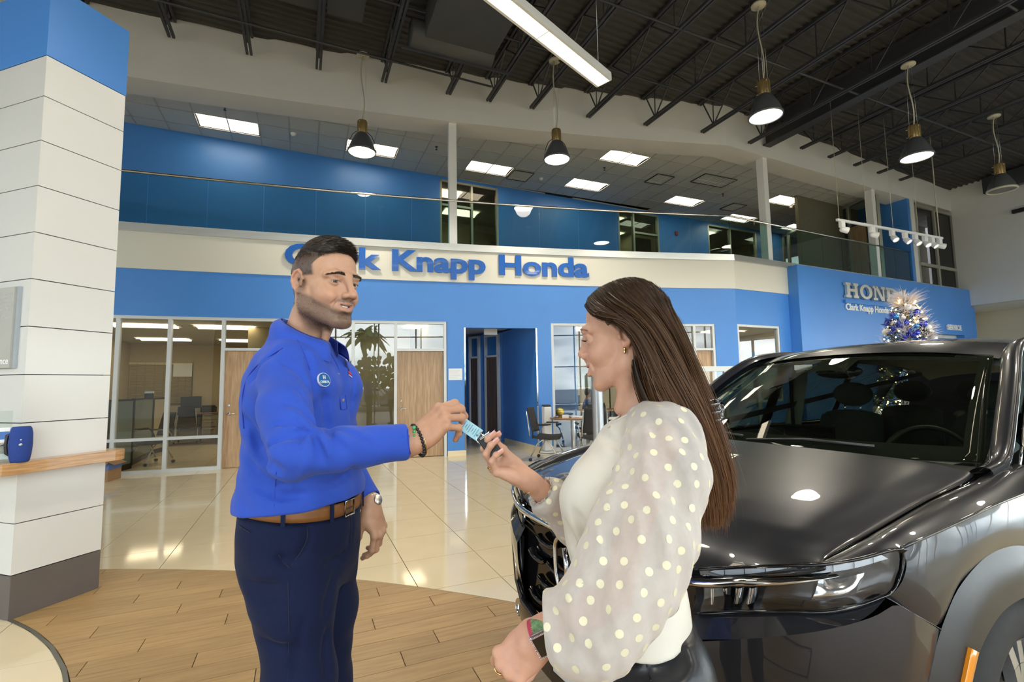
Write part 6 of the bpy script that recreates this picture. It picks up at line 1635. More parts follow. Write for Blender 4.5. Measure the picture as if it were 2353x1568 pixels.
# ================================================================ volumes: implicit shapes meshed with surface nets
class Vol:
  def __init__(s, lo, hi, h):
    s.lo = np.array(lo, float); s.h = h
    n = np.ceil((np.array(hi)-s.lo)/h).astype(int)+1
    s.ax = [(s.lo[i]+h*np.arange(n[i])).astype(np.float32) for i in range(3)]
    s.D = np.full(tuple(n), .5, np.float32)
  def _sl(s, lo, hi):
    sl = tuple(slice(max(0, int((lo[i]-s.lo[i])/s.h)), max(0, min(len(s.ax[i]), int((hi[i]-s.lo[i])/s.h)+2))) for i in range(3))
    return sl, s.ax[0][sl[0]][:, None, None], s.ax[1][sl[1]][None, :, None], s.ax[2][sl[2]][None, None, :]
  def _mix(s, sl, d, k, sub):
    D = s.D[sl]
    if sub == 1: d = -d; D2 = -D; h = np.clip(.5+.5*(D2-d*-1*-1)/max(k, 1e-6), 0, 1) if False else None
    if sub:                                   # smooth subtraction: max(D, -shape)
      h = np.clip(.5-.5*(D-d)/k, 0, 1); s.D[sl] = D*(1-h)+d*h+k*h*(1-h)
    else:
      h = np.clip(.5+.5*(D-d)/k, 0, 1); s.D[sl] = D*(1-h)+d*h-k*h*(1-h)
  def cap(s, a, b, ra, rb=None, k=.01, sub=0, R=None, sc=None):
    rb = ra if rb is None else rb
    a, b = np.array(a, float), np.array(b, float); m = max(ra, rb)+k+3*s.h
    lo, hi = np.minimum(a, b)-m, np.maximum(a, b)+m; sl, X, Y, Z = s._sl(lo, hi)
    if 0 in s.D[sl].shape: return s
    d = b-a; L2 = max(float(d@d), 1e-12)
    t = np.clip(((X-a[0])*d[0]+(Y-a[1])*d[1]+(Z-a[2])*d[2])/L2, 0, 1)
    q = np.sqrt((X-a[0]-t*d[0])**2+(Y-a[1]-t*d[1])**2+(Z-a[2]-t*d[2])**2)-(ra+(rb-ra)*t)
    s._mix(sl, q, k, sub); return s
  def chain(s, pts, rs, k=.01, sub=0):
    for i in range(len(pts)-1): s.cap(pts[i], pts[i+1], rs[i], rs[i+1], k, sub)
    return s
  def ell(s, c, r, R=None, k=.01, sub=0):
    """ellipsoid; R rows are the local axes in world space"""
    c = np.array(c, float); r = np.array(r if hasattr(r, '__len__') else (r, r, r), float); m = max(r)+k+3*s.h
    sl, X, Y, Z = s._sl(c-m, c+m)
    if 0 in s.D[sl].shape: return s
    X, Y, Z = X-c[0], Y-c[1], Z-c[2]
    if R is None: u, v, w_ = X, Y, Z
    else: u = X*R[0][0]+Y*R[0][1]+Z*R[0][2]; v = X*R[1][0]+Y*R[1][1]+Z*R[1][2]; w_ = X*R[2][0]+Y*R[2][1]+Z*R[2][2]
    k0 = np.sqrt((u/r[0])**2+(v/r[1])**2+(w_/r[2])**2); k1 = np.sqrt((u/r[0]**2)**2+(v/r[1]**2)**2+(w_/r[2]**2)**2)+1e-9
    s._mix(sl, (k0*(k0-1)/k1).astype(np.float32), k, sub); return s
  def loft(s, secs, f, k=.02, sub=0, wob=None):
    """stacked ellipses: secs = (z, x, y, half depth along f, half width across); f = facing (x,y)"""
    S_ = np.array(sorted(secs), float); z0, z1 = S_[0, 0], S_[-1, 0]; m = max(S_[:, 3:5].max(), .05)+k+.02
    lo = np.array([S_[:, 1].min()-m, S_[:, 2].min()-m, z0-.02]); hi = np.array([S_[:, 1].max()+m, S_[:, 2].max()+m, z1+.02])
    sl, X, Y, Z = s._sl(lo, hi)
    if 0 in s.D[sl].shape: return s
    zz = Z.ravel(); g = lambda c: np.interp(zz, S_[:, 0], S_[:, c])[None, None, :]
    # smooth the profile
    dx, dy = X-g(1), Y-g(2); u = dx*f[0]+dy*f[1]; v = -dx*f[1]+dy*f[0]; a, b = g(3), g(4)
    n = 2.3; q = (np.abs(u/a)**n+np.abs(v/b)**n)**(1/n)
    d = (q-1)*np.minimum(a, b)*(.6+.4*np.maximum(a, b)/np.minimum(a, b)*0+.4)
    d = np.maximum(d, np.maximum(z0-Z, Z-z1)); s._mix(sl, d.astype(np.float32), k, sub); return s
  def plane(s, p, n, k=.004):
    p = np.array(p, float); n = np.array(n, float); n /= np.linalg.norm(n)
    X, Y, Z = s.ax[0][:, None, None], s.ax[1][None, :, None], s.ax[2][None, None, :]
    d = (X-p[0])*n[0]+(Y-p[1])*n[1]+(Z-p[2])*n[2]; s.D = np.maximum(s.D, d.astype(np.float32)); return s
  def noise(s, fn):
    X, Y, Z = s.ax[0][:, None, None], s.ax[1][None, :, None], s.ax[2][None, None, :]; s.D = (s.D+fn(X, Y, Z)).astype(np.float32); return s
  def hit(s, px, py, inset=0.):
    r_ = ray(px, py); r_ = r_/np.linalg.norm(r_); t = .4
    while t < 3.:
      p = np.array([0, 0, EYE])+r_*t; i = np.round((p-s.lo)/s.h).astype(int)
      if (i >= 0).all() and all(i[k] < s.D.shape[k] for k in range(3)) and s.D[tuple(i)] < 0: return p+r_*inset
      t += .002
    return None
  def fold(s, pix, r, k=.014, sub=1, inset=0.):
    # a crease (sub=1) or ridge (sub=0) pressed along pixels on the visible surface
    f = plS(np.array(pix, float)); pts = [s.hit(*f(t), inset=inset) for t in np.linspace(0, 1, 9)]; pts = [p for p in pts if p is not None]
    n = len(pts)
    for i in range(n-1):
      w0, w1 = (sin(pi*(i+.5)/n)*.7+.3), (sin(pi*(i+1.2)/n)*.7+.3)
      s.cap(pts[i], pts[i+1], r*w0, r*w1, k=k, sub=sub)
  def blur(s, n=1):
    for _ in range(n):
      for ax in range(3):
        D = s.D; a = np.roll(D, 1, ax); b = np.roll(D, -1, ax); s.D = .5*D+.25*a+.25*b
    return s
  def mesh(s, rel=1):
    D = s.D; nx, ny, nz = D.shape; neg = D < 0
    c = np.zeros((nx-1, ny-1, nz-1), np.uint8)
    for i in (0, 1):
      for j in (0, 1):
        for k in (0, 1): c += neg[i:nx-1+i, j:ny-1+j, k:nz-1+k]
    act = (c > 0) & (c < 8); idx = np.argwhere(act); ids = -np.ones(act.shape, np.int64); ids[act] = np.arange(len(idx))
    acc = np.zeros((len(idx), 3)); cnt = np.zeros(len(idx)); I = idx
    corners = [(i, j, k) for i in (0, 1) for j in (0, 1) for k in (0, 1)]
    for a in corners:
      for b in corners:
        if sum(b) == sum(a)+1 and all(y >= x for x, y in zip(a, b)):
          va = D[I[:, 0]+a[0], I[:, 1]+a[1], I[:, 2]+a[2]]; vb = D[I[:, 0]+b[0], I[:, 1]+b[1], I[:, 2]+b[2]]
          m = (va < 0) != (vb < 0); t = va[m]/(va[m]-vb[m]); A, B = np.array(a), np.array(b)
          acc[m] += A+(B-A)*t[:, None]; cnt[m] += 1
    V = (idx+acc/cnt[:, None])*s.h+s.lo
    F = []
    for ax in range(3):
      o = [0, 0, 0]; o[ax] = 1
      n1 = neg[:nx-o[0], :ny-o[1], :nz-o[2]]; n2 = neg[o[0]:, o[1]:, o[2]:]
      e = np.argwhere(n1 != n2); b1, b2 = [i for i in range(3) if i != ax]
      e = e[(e[:, b1] > 0) & (e[:, b2] > 0) & (e[:, b1] < D.shape[b1]-1) & (e[:, b2] < D.shape[b2]-1)]
      if not len(e): continue
      s1 = n1[e[:, 0], e[:, 1], e[:, 2]]
      def g(d1, d2):
        q = e.copy(); q[:, b1] -= d1; q[:, b2] -= d2; return ids[q[:, 0], q[:, 1], q[:, 2]]
      q = np.stack([g(1, 1), g(0, 1), g(0, 0), g(1, 0)], 1)
      if ax == 1: s1 = ~s1
      q[~s1] = q[~s1][:, ::-1]; F.append(q[(q >= 0).all(1)])
    F = np.concatenate(F)
    for _ in range(rel):                      # light relaxation
      E = np.concatenate([F[:, [0, 1]], F[:, [1, 2]], F[:, [2, 3]], F[:, [3, 0]]]); A = np.zeros_like(V); n = np.zeros(len(V))
      for a, b in ((0, 1), (1, 0)): np.add.at(A, E[:, a], V[E[:, b]]); np.add.at(n, E[:, a], 1)
      V = .5*V+.5*A/np.maximum(n, 1)[:, None]
    return V, F
def vnormals(V, F):
  n = np.cross(V[F[:, 2]]-V[F[:, 0]], V[F[:, 3]]-V[F[:, 1]]); N = np.zeros_like(V)
  for i in range(4): np.add.at(N, F[:, i], n)
  return N/(np.linalg.norm(N, axis=1)[:, None]+1e-12)
def npmesh(name, V, F, m, parent, col=None, smooth=True, tri=False):
  """build an object straight from arrays (world coordinates)"""
  inv = np.array(wmat(parent).inverted()) if parent is not None else np.eye(4)
  Vl = V@inv[:3, :3].T+inv[:3, 3]
  me = bpy.data.meshes.new(name); k = F.shape[1]
  me.vertices.add(len(Vl)); me.vertices.foreach_set('co', Vl.astype(np.float32).ravel())
  me.loops.add(F.size); me.loops.foreach_set('vertex_index', F.astype(np.int32).ravel())
  me.polygons.add(len(F)); me.polygons.foreach_set('loop_start', np.arange(0, F.size, k, dtype=np.int32)); 
  try: me.polygons.foreach_set('loop_total', np.full(len(F), k, np.int32))
  except Exception: pass
  me.polygons.foreach_set('use_smooth', np.full(len(F), smooth))
  if col is not None:
    a = me.color_attributes.new('col', 'FLOAT_COLOR', 'POINT'); a.data.foreach_set('color', np.c_[col, np.ones(len(col))].astype(np.float32).ravel())
  me.materials.append(MATS[m] if isinstance(m, str) else m); me.update(calc_edges=True); me.validate()
  o = bpy.data.objects.new(name, me); COL.objects.link(o)
  if parent is not None: o.parent = parent; WM[o.name] = wmat(parent)
  return o
def join_arrays(parts):
  Vs, Fs, Cs, k = [], [], [], 0
  for V, F, C in parts: Vs.append(V); Fs.append(F+k); Cs.append(C); k += len(V)
  return np.concatenate(Vs), np.concatenate(Fs), np.concatenate(Cs)
def attr_mat(name, rough=.45, sss=.0, spec=.4, vs=70., va=.06, bump=.08, bs=260, sheen=0., coat=0.):
  m = mat(name, (.5, .5, .5), rough, spec=spec, sss=sss, sheen=sheen, coat=coat, bump=bump, bscale=bs, var=va, vscale=vs)
  nt = m.node_tree; a = nt.nodes.new('ShaderNodeAttribute'); a.attribute_name = 'col'
  b = nt.nodes['Principled BSDF']; sc = b.inputs['Base Color'].links[0].from_node
  nt.links.new(a.outputs['Color'], sc.inputs[0]); return m
def strands(name, roots, dirs, length, width, m, parent, curve=None, segs=1, col=None, taper=True):
  """thin blades: roots Nx3, dirs Nx3 unit, length N; curve Nx3 added quadratically"""
  n = len(roots); L_ = np.broadcast_to(length, (n,))[:, None]; W_ = np.broadcast_to(width, (n,))[:, None]
  side = np.cross(dirs, rng.normal(size=(n, 3))); side /= np.linalg.norm(side, axis=1)[:, None]+1e-9
  vs = []
  for i in range(segs+1):
    t = i/segs; p = roots+dirs*L_*t+(0 if curve is None else curve*t*t); w_ = W_*(1-t*.85 if taper else 1)
    vs += [p-side*w_/2, p+side*w_/2]
  V = np.stack(vs, 1).reshape(-1, 3); k = 2*(segs+1)
  base = (np.arange(n)*k)[:, None]; F = np.concatenate([np.stack([base[:, 0]+2*i, base[:, 0]+2*i+1, base[:, 0]+2*i+3, base[:, 0]+2*i+2], 1) for i in range(segs)])
  c = None if col is None else np.repeat(col, k, 0)
  return npmesh(name, V, F, m, parent, c, smooth=True)
# ---------------------------------------------------------------- hands
def hand_vol(h_dir, side_dir, wrist, scale, pose, left=False, res=.0016, fore=None, fr=(.028, .038), nails=None):
  """h_dir: along the hand, side_dir: roughly towards the thumb. pose: dict finger -> (spread, mcp, pip, dip) degrees"""
  x = np.array(h_dir, float); x /= np.linalg.norm(x); y = np.array(side_dir, float); y -= x*(y@x); y /= np.linalg.norm(y)
  z = np.cross(x, y)*(-1 if left else 1)      # dorsal
  W_ = np.array(wrist, float); s = scale
  P = lambda a, b, c: W_+(x*a+y*b+z*c)*s
  pts = [P(-.03, 0, 0), P(.21, .09, .06), P(.21, -.08, -.12), P(.0, .12, -.05)]
  lo, hi = np.min(pts, 0)-.035, np.max(pts, 0)+.035
  if fore is not None: lo = np.minimum(lo, np.array(fore)-.05); hi = np.maximum(hi, np.array(fore)+.05)
  v = Vol(lo, hi, res); R = np.array([x, y, z])
  tips = {}
  # palm
  v.ell(P(.050, .000, -.002), np.array([.056, .039, .0145])*s, R, k=.012*s)
  v.ell(P(.045, .022, -.012), np.array([.040, .019, .0165])*s, R, k=.012*s)   # thenar
  v.ell(P(.040, -.026, -.010), np.array([.040, .014, .015])*s, R, k=.012*s)    # hypothenar
  v.cap(P(-.02, 0, 0), P(.03, 0, 0), .0235*s, .0245*s, k=.02*s)
  v.ell(P(.0, 0, 0), np.array([.035, .029, .0195])*s, R, k=.018*s)
  base = dict(index=(.094, .030, .000, (.044, .026, .022), .0092), middle=(.098, .010, .003, (.049, .030, .023), .0095), ring=(.093, -.011, .001, (.045, .028, .023), .0088), pinky=(.083, -.030, -.003, (.034, .021, .020), .0078))
  nl = []
  for f, (bx_, by_, bz_, ln, r) in base.items():
    sp, a1, a2, a3 = pose[f]; o = P(bx_, by_, bz_); sp = radians(sp); fx = x*cos(sp)+y*sin(sp)
    v.cap(P(.055, by_*.7, 0.002), o, .0095*s, r*1.12*s, k=.010*s)
    v.ell(o+z*.003*s, r*1.22*s, k=.008*s)
    a = 0; p = o; pp = [p]; rr_ = [r*1.08, r*1.04, r*.96, r*.80]
    for L1, an in zip(ln, (a1, a2, a3)):
      a += radians(an); d = fx*cos(a)-z*sin(a); p = p+d*L1*s; pp.append(p)
    for i in range(3):
      v.cap(pp[i], pp[i+1], rr_[i]*s, rr_[i+1]*s, k=.0035*s)
      if i: v.ell(pp[i], rr_[i]*1.07*s, k=.004*s)
    dn = fx*sin(a)+z*cos(a); tips[f] = (pp[-1], d, dn); nl.append((pp[-1]-d*.004*s, d, dn, np.cross(d, dn), r*s))
  # thumb: (azimuth out of palm, drop towards palm, flex, flex)
  sp, drop, b2, b3 = pose['thumb']; sp = radians(sp); dr = radians(drop)
  d0 = x*cos(sp)*cos(dr)+y*sin(sp)*cos(dr)-z*sin(dr); o = P(.018, .024, -.008); p1 = o+d0*.043*s
  fl = -(y*cos(sp)-x*sin(sp))*.8-z*.45; fl -= d0*(fl@d0); fl /= np.linalg.norm(fl)
  a = radians(b2); d1 = d0*cos(a)+fl*sin(a); p2 = p1+d1*.034*s; a += radians(b3); d2 = d0*cos(a)+fl*sin(a); p3 = p2+d2*.026*s
  v.cap(o, p1, .0165*s, .0125*s, k=.012*s); v.cap(p1, p2, .0125*s, .0108*s, k=.004*s); v.cap(p2, p3, .0112*s, .0085*s, k=.004*s); v.ell(p2, .0118*s, k=.004*s)
  v.cap(P(.055, .026, -.006), p1*.6+o*.4, .010*s, .010*s, k=.014*s)
  tips['thumb'] = (p3, d2, -fl); nl.append((p3-d2*.004*s, d2, -fl, np.cross(d2, -fl), .0098*s))
  if fore is not None: v.cap(P(-.005, 0, 0), fore, fr[0], fr[1], k=.012)
  v.blur(1); V, F = v.mesh()
  nm = MB()
  for c, d, n, w_, r in nl:
    c, d, n, w_ = map(Vector, (c, d, n, w_)); L1 = r*(1.0 if nails is None else nails)
    nm.grid(lambda u, t: c+d*(u-.35)*L1*1.35+n*(r*.80+.0006)+w_*(t-.5)*r*(1.45-.55*u*u*(nails is not None))-n*(abs(t-.5)*2)**2*r*.30-n*.15*r*max(0, u-.8)*2, 4, 6)
  return V, F, tips, nm, (x, y, z)
# ---------------------------------------------------------------- heads
def head_frame(c, f, pitch=0., roll=0.):
  """rows: right-to-left axis (towards the person's left), forward, up"""
  f = Vector((f[0], f[1], 0)).normalized(); l = Vector((-f.y, f.x, 0)); u = Vector((0, 0, 1))
  R = Matrix.Rotation(radians(pitch), 3, l)  # positive pitch looks down
  f, u = R@f, R@u
  R = Matrix.Rotation(radians(roll), 3, f); l, u = R@l, R@u
  return np.array([l, f, u]), np.array(c, float)
def head_vol(R, c, s=1., male=True, res=.0017, neck=None, smile=.5, mouth=.3, lid=.0027):
  P = lambda x, y, z: c+(x*R[0]+y*R[1]+z*R[2])*s
  E = lambda x, y, z, r, k=.01, sub=0: v.ell(P(x, y, z), np.array(r if hasattr(r, '__len__') else (r,)*3)*s, R, k=k*s, sub=sub)
  C = lambda a, b, ra, rb, k=.01, sub=0: v.cap(P(*a), P(*b), ra*s, rb*s, k=k*s, sub=sub)
  pts = [P(a, b, d) for a in (-.105, .105) for b in (-.125, .145) for d in (-.165, .15)]
  if neck is not None: pts += [np.array(neck)+.075*np.array(q) for q in ((1, 1, 1), (-1, -1, -1))]
  v = Vol(np.min(pts, 0), np.max(pts, 0), res)
  E(0, -.008, .040, (.0745, .089, .082), .02); E(0, -.030, .02, (.068, .066, .070), .02)
  E(0, .020, .045, (.066, .064, .060), .02)                          # forehead
  E(0, .028, -.025, (.060, .060, .072), .02)                         # mid face
  E(0, .040, -.062, (.045, .046, .045), .02)                         # muzzle mass
  jw = .0535 if male else .051; ch = -.112 if male else -.108
  for sd in (-1, 1):
    C((sd*jw*1.06, -.012, -.030), (sd*jw, .000, -.068), .018, .016, .02)
    C((sd*jw, .000, -.068), (sd*.020, .068, ch+.006), .0165, .015, .022)
    E(sd*.040, .050, -.030, (.024, .026, .024), .02)                # cheek
    E(sd*.034, .066, -.038-.004*(1-smile), (.018, .018, .016), .016)
  E(0, .075, ch+.004, (.022 if male else .018, .017, .016), .016)       # chin
  E(0, .030, ch+.022, (.038, .045, .018), .02)
  for sd in (-1, 1):                                                   # eye sockets, brows
    E(sd*.031, .096, .004, (.0195, .018, .0135), .014, 1)
    bz = .0175 if male else .0215; C((sd*.012, .0905, bz), (sd*.034, .0865, bz+.0035), .0068 if male else .0052, .0062 if male else .0050, .017); C((sd*.034, .0865, bz+.0035), (sd*.052, .068, bz-.001), .0062, .005, .017)
  # eyeball bulge and lids
  for sd in (-1, 1):
    E(sd*.0315, .0742, .001, .0147, .004)
    C((sd*.020, .0870, .0105), (sd*.045, .0800, .0090), .0040, .0030, .006)
    E(sd*.0325, .0900, -.0002, (.0150, .0120, lid), .0010, 1)
  # nose
  nb = 1. if male else .86; C((0, .078, .012), (0, .083, -.036), .013, .018, .012); ns_ = 0. if male else .0065
  nd = .005 if male else 0.; C((0, .088, .022), (0, .098, .003), .0085, .0080, .010); C((0, .098, .003), (0, .1150-ns_, -.0255-nd), .0078*nb, .0098*nb, .008)
  E(0, .1165-ns_, -.0350 if male else -.027, (.0115*nb, .0115*nb, .0098*nb), .006)
  for sd in (-1, 1):
    E(sd*.0135*nb, .1030-ns_*.7, -.0345-nd*.7, (.0078, .0120, .0078), .006); E(sd*.0062, .1085-ns_, -.0425-nd*.6, (.0036, .0055, .0030), .003, 1)
  C((0, .101, -.043), (0, .0965, -.051), .0050, .0050, .008)
  # mouth region
  w_ = .0235+.004*smile; up = .0055*smile; ly = .0965 if male else .0985; lt = 1. if male else 1.15
  E(0, .079, -.064, (.030, .018, .020), .014)
  for sd in (-1, 1):
    C((sd*.0035, ly, -.0575), (sd*.012, ly-.003, -.0572), .0042*lt, .0040*lt, .003); C((sd*.012, ly-.003, -.0572), (sd*w_, ly-.0165, -.0625+up), .0040*lt, .0018, .003)
    C((0, ly-.001, -.0735-.005*mouth), (sd*.012, ly-.004, -.0722-.004*mouth), .0050*lt, .0046*lt, .004); C((sd*.012, ly-.004, -.0722-.004*mouth), (sd*w_, ly-.017, -.0635+up), .0044*lt, .0018, .004)
    C((sd*(w_+.0035), ly-.016, -.0590+up), (sd*(w_+.006), ly-.020, -.0680), .0009, .0009, .006, 1)
    C((sd*.0215, .0945, -.0380), (sd*(w_+.009), .0785, -.0600), .0009, .0014, .007, 1)
  h0 = .0007+.0040*mouth
  for sd in (-1, 1):
    C((0, ly+.004, -.0650-.001*mouth), (sd*.011, ly+.001, -.0645), h0, h0*.9, .0012, 1); C((sd*.011, ly+.001, -.0645), (sd*(w_-.0025), ly-.011, -.0625+up), h0*.9, .0008, .0012, 1)
    C((0, ly-.004, -.0650-.001*mouth), (sd*.011, ly-.007, -.0645), h0, h0*.9, .0012, 1)
  E(0, .092, -.090, (.018, .006, .005), .008, 1)                      # dip above the chin
  # ears
  for sd in (-1, 1):
    er = [(.0740, .0035, .006), (.0765, .0010, .020), (.0790, -.0100, .0290), (.0810, -.0215, .0255), (.0825, -.0290, .0130), (.0820, -.0300, -.0010), (.0795, -.0255, -.0150), (.0765, -.0165, -.0270)]
    for a0, a1 in zip(er[:-1], er[1:]): C((sd*a0[0], a0[1], a0[2]), (sd*a1[0], a1[1], a1[2]), .0040, .0040, .003)
    E(sd*.0755, -.0130, .0000, (.0055, .0160, .0240), .004); E(sd*.0755, -.0090, -.0270, (.0055, .0075, .0090), .005)
    C((sd*.0812, -.0090, .0020), (sd*.0800, -.0085, -.0130), .0072, .0062, .003, 1)                    # concha
    C((sd*.0825, -.0140, .0195), (sd*.0835, -.0225, .0090), .0028, .0030, .003, 1)
    C((sd*.0770, .0010, -.0050), (sd*.0770, .0000, -.0120), .0042, .0038, .003)                        # tragus
  if neck is not None:
    nk = np.array(neck); nr = .056 if male else .042
    v.cap(P(0, -.030, -.045), nk, nr*s, nr*s*1.08, k=.03*s)
    for sd in (-1, 1): v.cap(P(sd*.055, -.02, -.05), nk+R[1]*.045+R[0]*sd*.018, .013, .012, k=.02)
    if male: v.cap(P(0, .018, -.135), P(0, .012, -.15), .012, .01, k=.014)
  return v, P
def eye_set(P, R, s, parent, look=(0, 0, 0), iris=(.05, .028, .015)):
  for sd in (-1, 1):
    c = P(sd*.0315, .0742, .001); m = MB(); m.ball(tuple(c), .0130*s, 28, 20)
    e = m.build('eye', mat('eye_white', (.62, .60, .57), .15, coat=.5, var=.02), parent)
    d = Vector(R[1]+R[0]*look[0]+R[2]*look[1]).normalized(); ax = d.to_track_quat('Z', 'Y').to_matrix(); r = .0133*s
    m = MB(); m.lathe([(.0, r*1.035), (.0034*s, r*1.022), (.0066*s, r*.925+.0004)], 20, c, ax); m.build('iris', mat('iris_brown', iris, .3, coat=.25, var=.3, vscale=300), e)
    m = MB(); m.lathe([(.0, r*1.045), (.0026*s, r*1.036), (.0027*s, r*1.02)], 16, c, ax); m.build('pupil', mat('pupil', (.004, .004, .004), .2, coat=.3, var=.01), e)
SK_FAR = np.array([.42, .24, .16])
attr_mat('skin', rough=.47, sss=.12, spec=.42, vs=55., va=.05, bump=.10, bs=420)
# ---------------------------------------------------------------- seated man far behind the glass
h2 = at_y(1352, 904, 13.6)
fm = thing('person', 'man in a blue shirt seated behind the office glass', 'person', (h2.x, h2.y, 0))
fv = Vol((h2.x-.5, h2.y-.45, .0), (h2.x+.65, h2.y+.45, h2.z+.2), .014)
hx, hy, hz = h2
fv.ell((hx, hy, hz+.01), (.095, .075, .115), k=.02).ell((hx+.03, hy, hz-.05), (.06, .055, .06), k=.02).cap((hx-.02, hy, hz-.08), (hx-.04, hy, hz-.2), .05, .055, k=.02).ell((hx+.10, hy, hz-.02), (.015, .015, .02), k=.01)
fv.cap((hx-.05, hy, hz-.24), (hx-.08, hy, .60), .09, .11, k=.04)
for s in (-1, 1):
  fv.chain([(hx-.06, hy+s*.16, hz-.26), (hx+.04, hy+s*.22, hz-.50), (hx+.30, hy+s*.16, hz-.46)], [.045, .04, .028], .02).ell((hx+.36, hy+s*.14, hz-.46), (.05, .03, .02), k=.02)
  fv.chain([(hx-.05, hy+s*.09, .52), (hx+.36, hy+s*.10, .50), (hx+.38, hy+s*.10, .08), (hx+.48, hy+s*.10, .05)], [.08, .065, .045, .04], .03)
Vf, Ff = fv.mesh(); npmesh('body', Vf, Ff, 'skin', fm, np.tile(SK_FAR, (len(Vf), 1)))
fv = Vol((hx-.45, hy-.42, .5), (hx+.5, hy+.42, hz+.05), .014)
fv.loft([(hz-.16, hx-.04, hy, .06, .08), (hz-.24, hx-.05, hy, .09, .17), (hz-.40, hx-.06, hy, .12, .19), (.62, hx-.07, hy, .13, .18), (.52, hx-.06, hy, .13, .18)], (1, 0), k=.03)
for s in (-1, 1): fv.chain([(hx-.06, hy+s*.16, hz-.26), (hx+.04, hy+s*.22, hz-.50), (hx+.26, hy+s*.165, hz-.462)], [.065, .055, .04], .03)
Vf, Ff = fv.mesh(); npmesh('shirt', Vf, Ff, mat('shirt_mid', (.03, .10, .42), .8, var=.05), fm)
fv = Vol((hx-.35, hy-.35, .0), (hx+.6, hy+.35, .7), .014)
for s in (-1, 1): fv.chain([(hx-.05, hy+s*.09, .52), (hx+.36, hy+s*.10, .50), (hx+.38, hy+s*.10, .10)], [.10, .08, .06], .03)
Vf, Ff = fv.mesh(); npmesh('trousers', Vf, Ff, 'mesh_black', fm)
fv = Vol((hx-.15, hy-.15, hz-.15), (hx+.15, hy+.15, hz+.2), .012); fv.ell((hx-.015, hy, hz+.03), (.098, .084, .112), k=.01); fv.plane((hx+.035, hy, hz+.02), (.8, 0, -.6))
Vf, Ff = fv.mesh(); npmesh('hair', Vf, Ff, 'mesh_black', fm)
st_ = office_chair((hx-.05, hy, 0), -pi/2, 'office chair under the seated man behind the glass')
# ---------------------------------------------------------------- decorated tree
q0 = at_y(2080, 700, 6.3); TX, TY = q0.x, q0.y; ztop = at_y(2078, 648, 6.3).z; 
xt = thing('christmas_tree', 'tall Christmas tree with blue and silver baubles before the blue box wall', 'Christmas tree', (TX, TY, 0))
mat('pine', (.012, .030, .012), .8, var=.3, vscale=8); mat('frost', (.62, .58, .60), .6, var=.1); mat('bauble_blue', (.01, .03, .42), .15, metal=.6, coat=1., var=.1); mat('bauble_light', (.02, .20, .55), .2, metal=.5, coat=1., var=.1); mat('bauble_white', (.72, .70, .70), .3, coat=.3, var=.05); mat('bauble_silver', (.6, .6, .62), .12, metal=1., var=.05); mat('ribbon_blue', (.015, .03, .30), .5, var=.1); mat('fairy', (1, .75, .35), .5, emit=9., ecol=(1., .68, .28), var=.01)
HT = ztop-.24
def tr(z): return .05+.44*((HT-z)/(HT-.25))**.6 if z < HT else .03
m = MB(); m.tube([(TX, TY, 0), (TX, TY, HT)], .03, 8); m.build('trunk', 'trunk', xt)
n = 14000; zz = .25+(HT-.25)*(1-np.sqrt(rng.random(n)))**.9; aa = rng.random(n)*2*pi; rr_ = np.array([tr(z) for z in zz])*(.35+.65*rng.random(n)**.5)
rts = np.c_[TX+rr_*np.cos(aa), TY+rr_*np.sin(aa), zz]; dd_ = np.c_[np.cos(aa), np.sin(aa), .25+0*aa]+rng.normal(scale=.55, size=(n, 3)); dd_ /= np.linalg.norm(dd_, axis=1)[:, None]
strands('pine_needles', rts, dd_, .07, .009, 'pine', xt)
n = 1500; zz = .6+(HT-.6)*rng.random(n); aa = rng.random(n)*2*pi; rr_ = np.array([tr(z) for z in zz])*.96; c_ = rng.integers(0, 60, n); 
cl = np.c_[rng.random(60)*2*pi, .8+(HT-.7)*rng.random(60)]; aa = cl[c_, 0]+rng.normal(scale=.10, size=n); zz = cl[c_, 1]+rng.normal(scale=.05, size=n); rr_ = np.array([tr(z) for z in zz])
rts = np.c_[TX+rr_*np.cos(aa), TY+rr_*np.sin(aa), zz]; dd_ = np.c_[np.cos(aa), np.sin(aa), .5+0*aa]+rng.normal(scale=.6, size=(n, 3)); dd_ /= np.linalg.norm(dd_, axis=1)[:, None]
strands('frosted_sprays', rts, dd_, .13, .010, 'frost', xt)
n = 420; aa = rng.random(n)*2*pi; rts = np.c_[TX+.05*np.cos(aa), TY+.05*np.sin(aa), HT-.12+.14*rng.random(n)]; dd_ = np.c_[np.cos(aa)*.55, np.sin(aa)*.55, 1.+0*aa]+rng.normal(scale=.25, size=(n, 3)); dd_ /= np.linalg.norm(dd_, axis=1)[:, None]
strands('topper_plume', rts, dd_, .07+.15*rng.random(n), .007, 'frost', xt, curve=np.c_[np.cos(aa), np.sin(aa), -.6+0*aa]*.06, segs=3)
n = 260; aa = rng.random(n)*2*pi; zz = .5+(HT-.5)*rng.random(n); m = MB()
for a, z in zip(aa, zz): r_ = tr(z)+.02; m.ball((TX+r_*cos(a), TY+r_*sin(a), z), .009, 6, 4)
m.build('fairy_lights', 'fairy', xt, kind='stuff')
ang0 = atan2(-TY, -TX); bl = []
random.seed(12)
kinds = [('bauble_blue', 'glossy blue ball ornament on the Christmas tree'), ('bauble_light', 'bright blue ball ornament on the Christmas tree'), ('bauble_white', 'white ball ornament on the Christmas tree'), ('bauble_silver', 'silver ball ornament on the Christmas tree')]
protos = {}
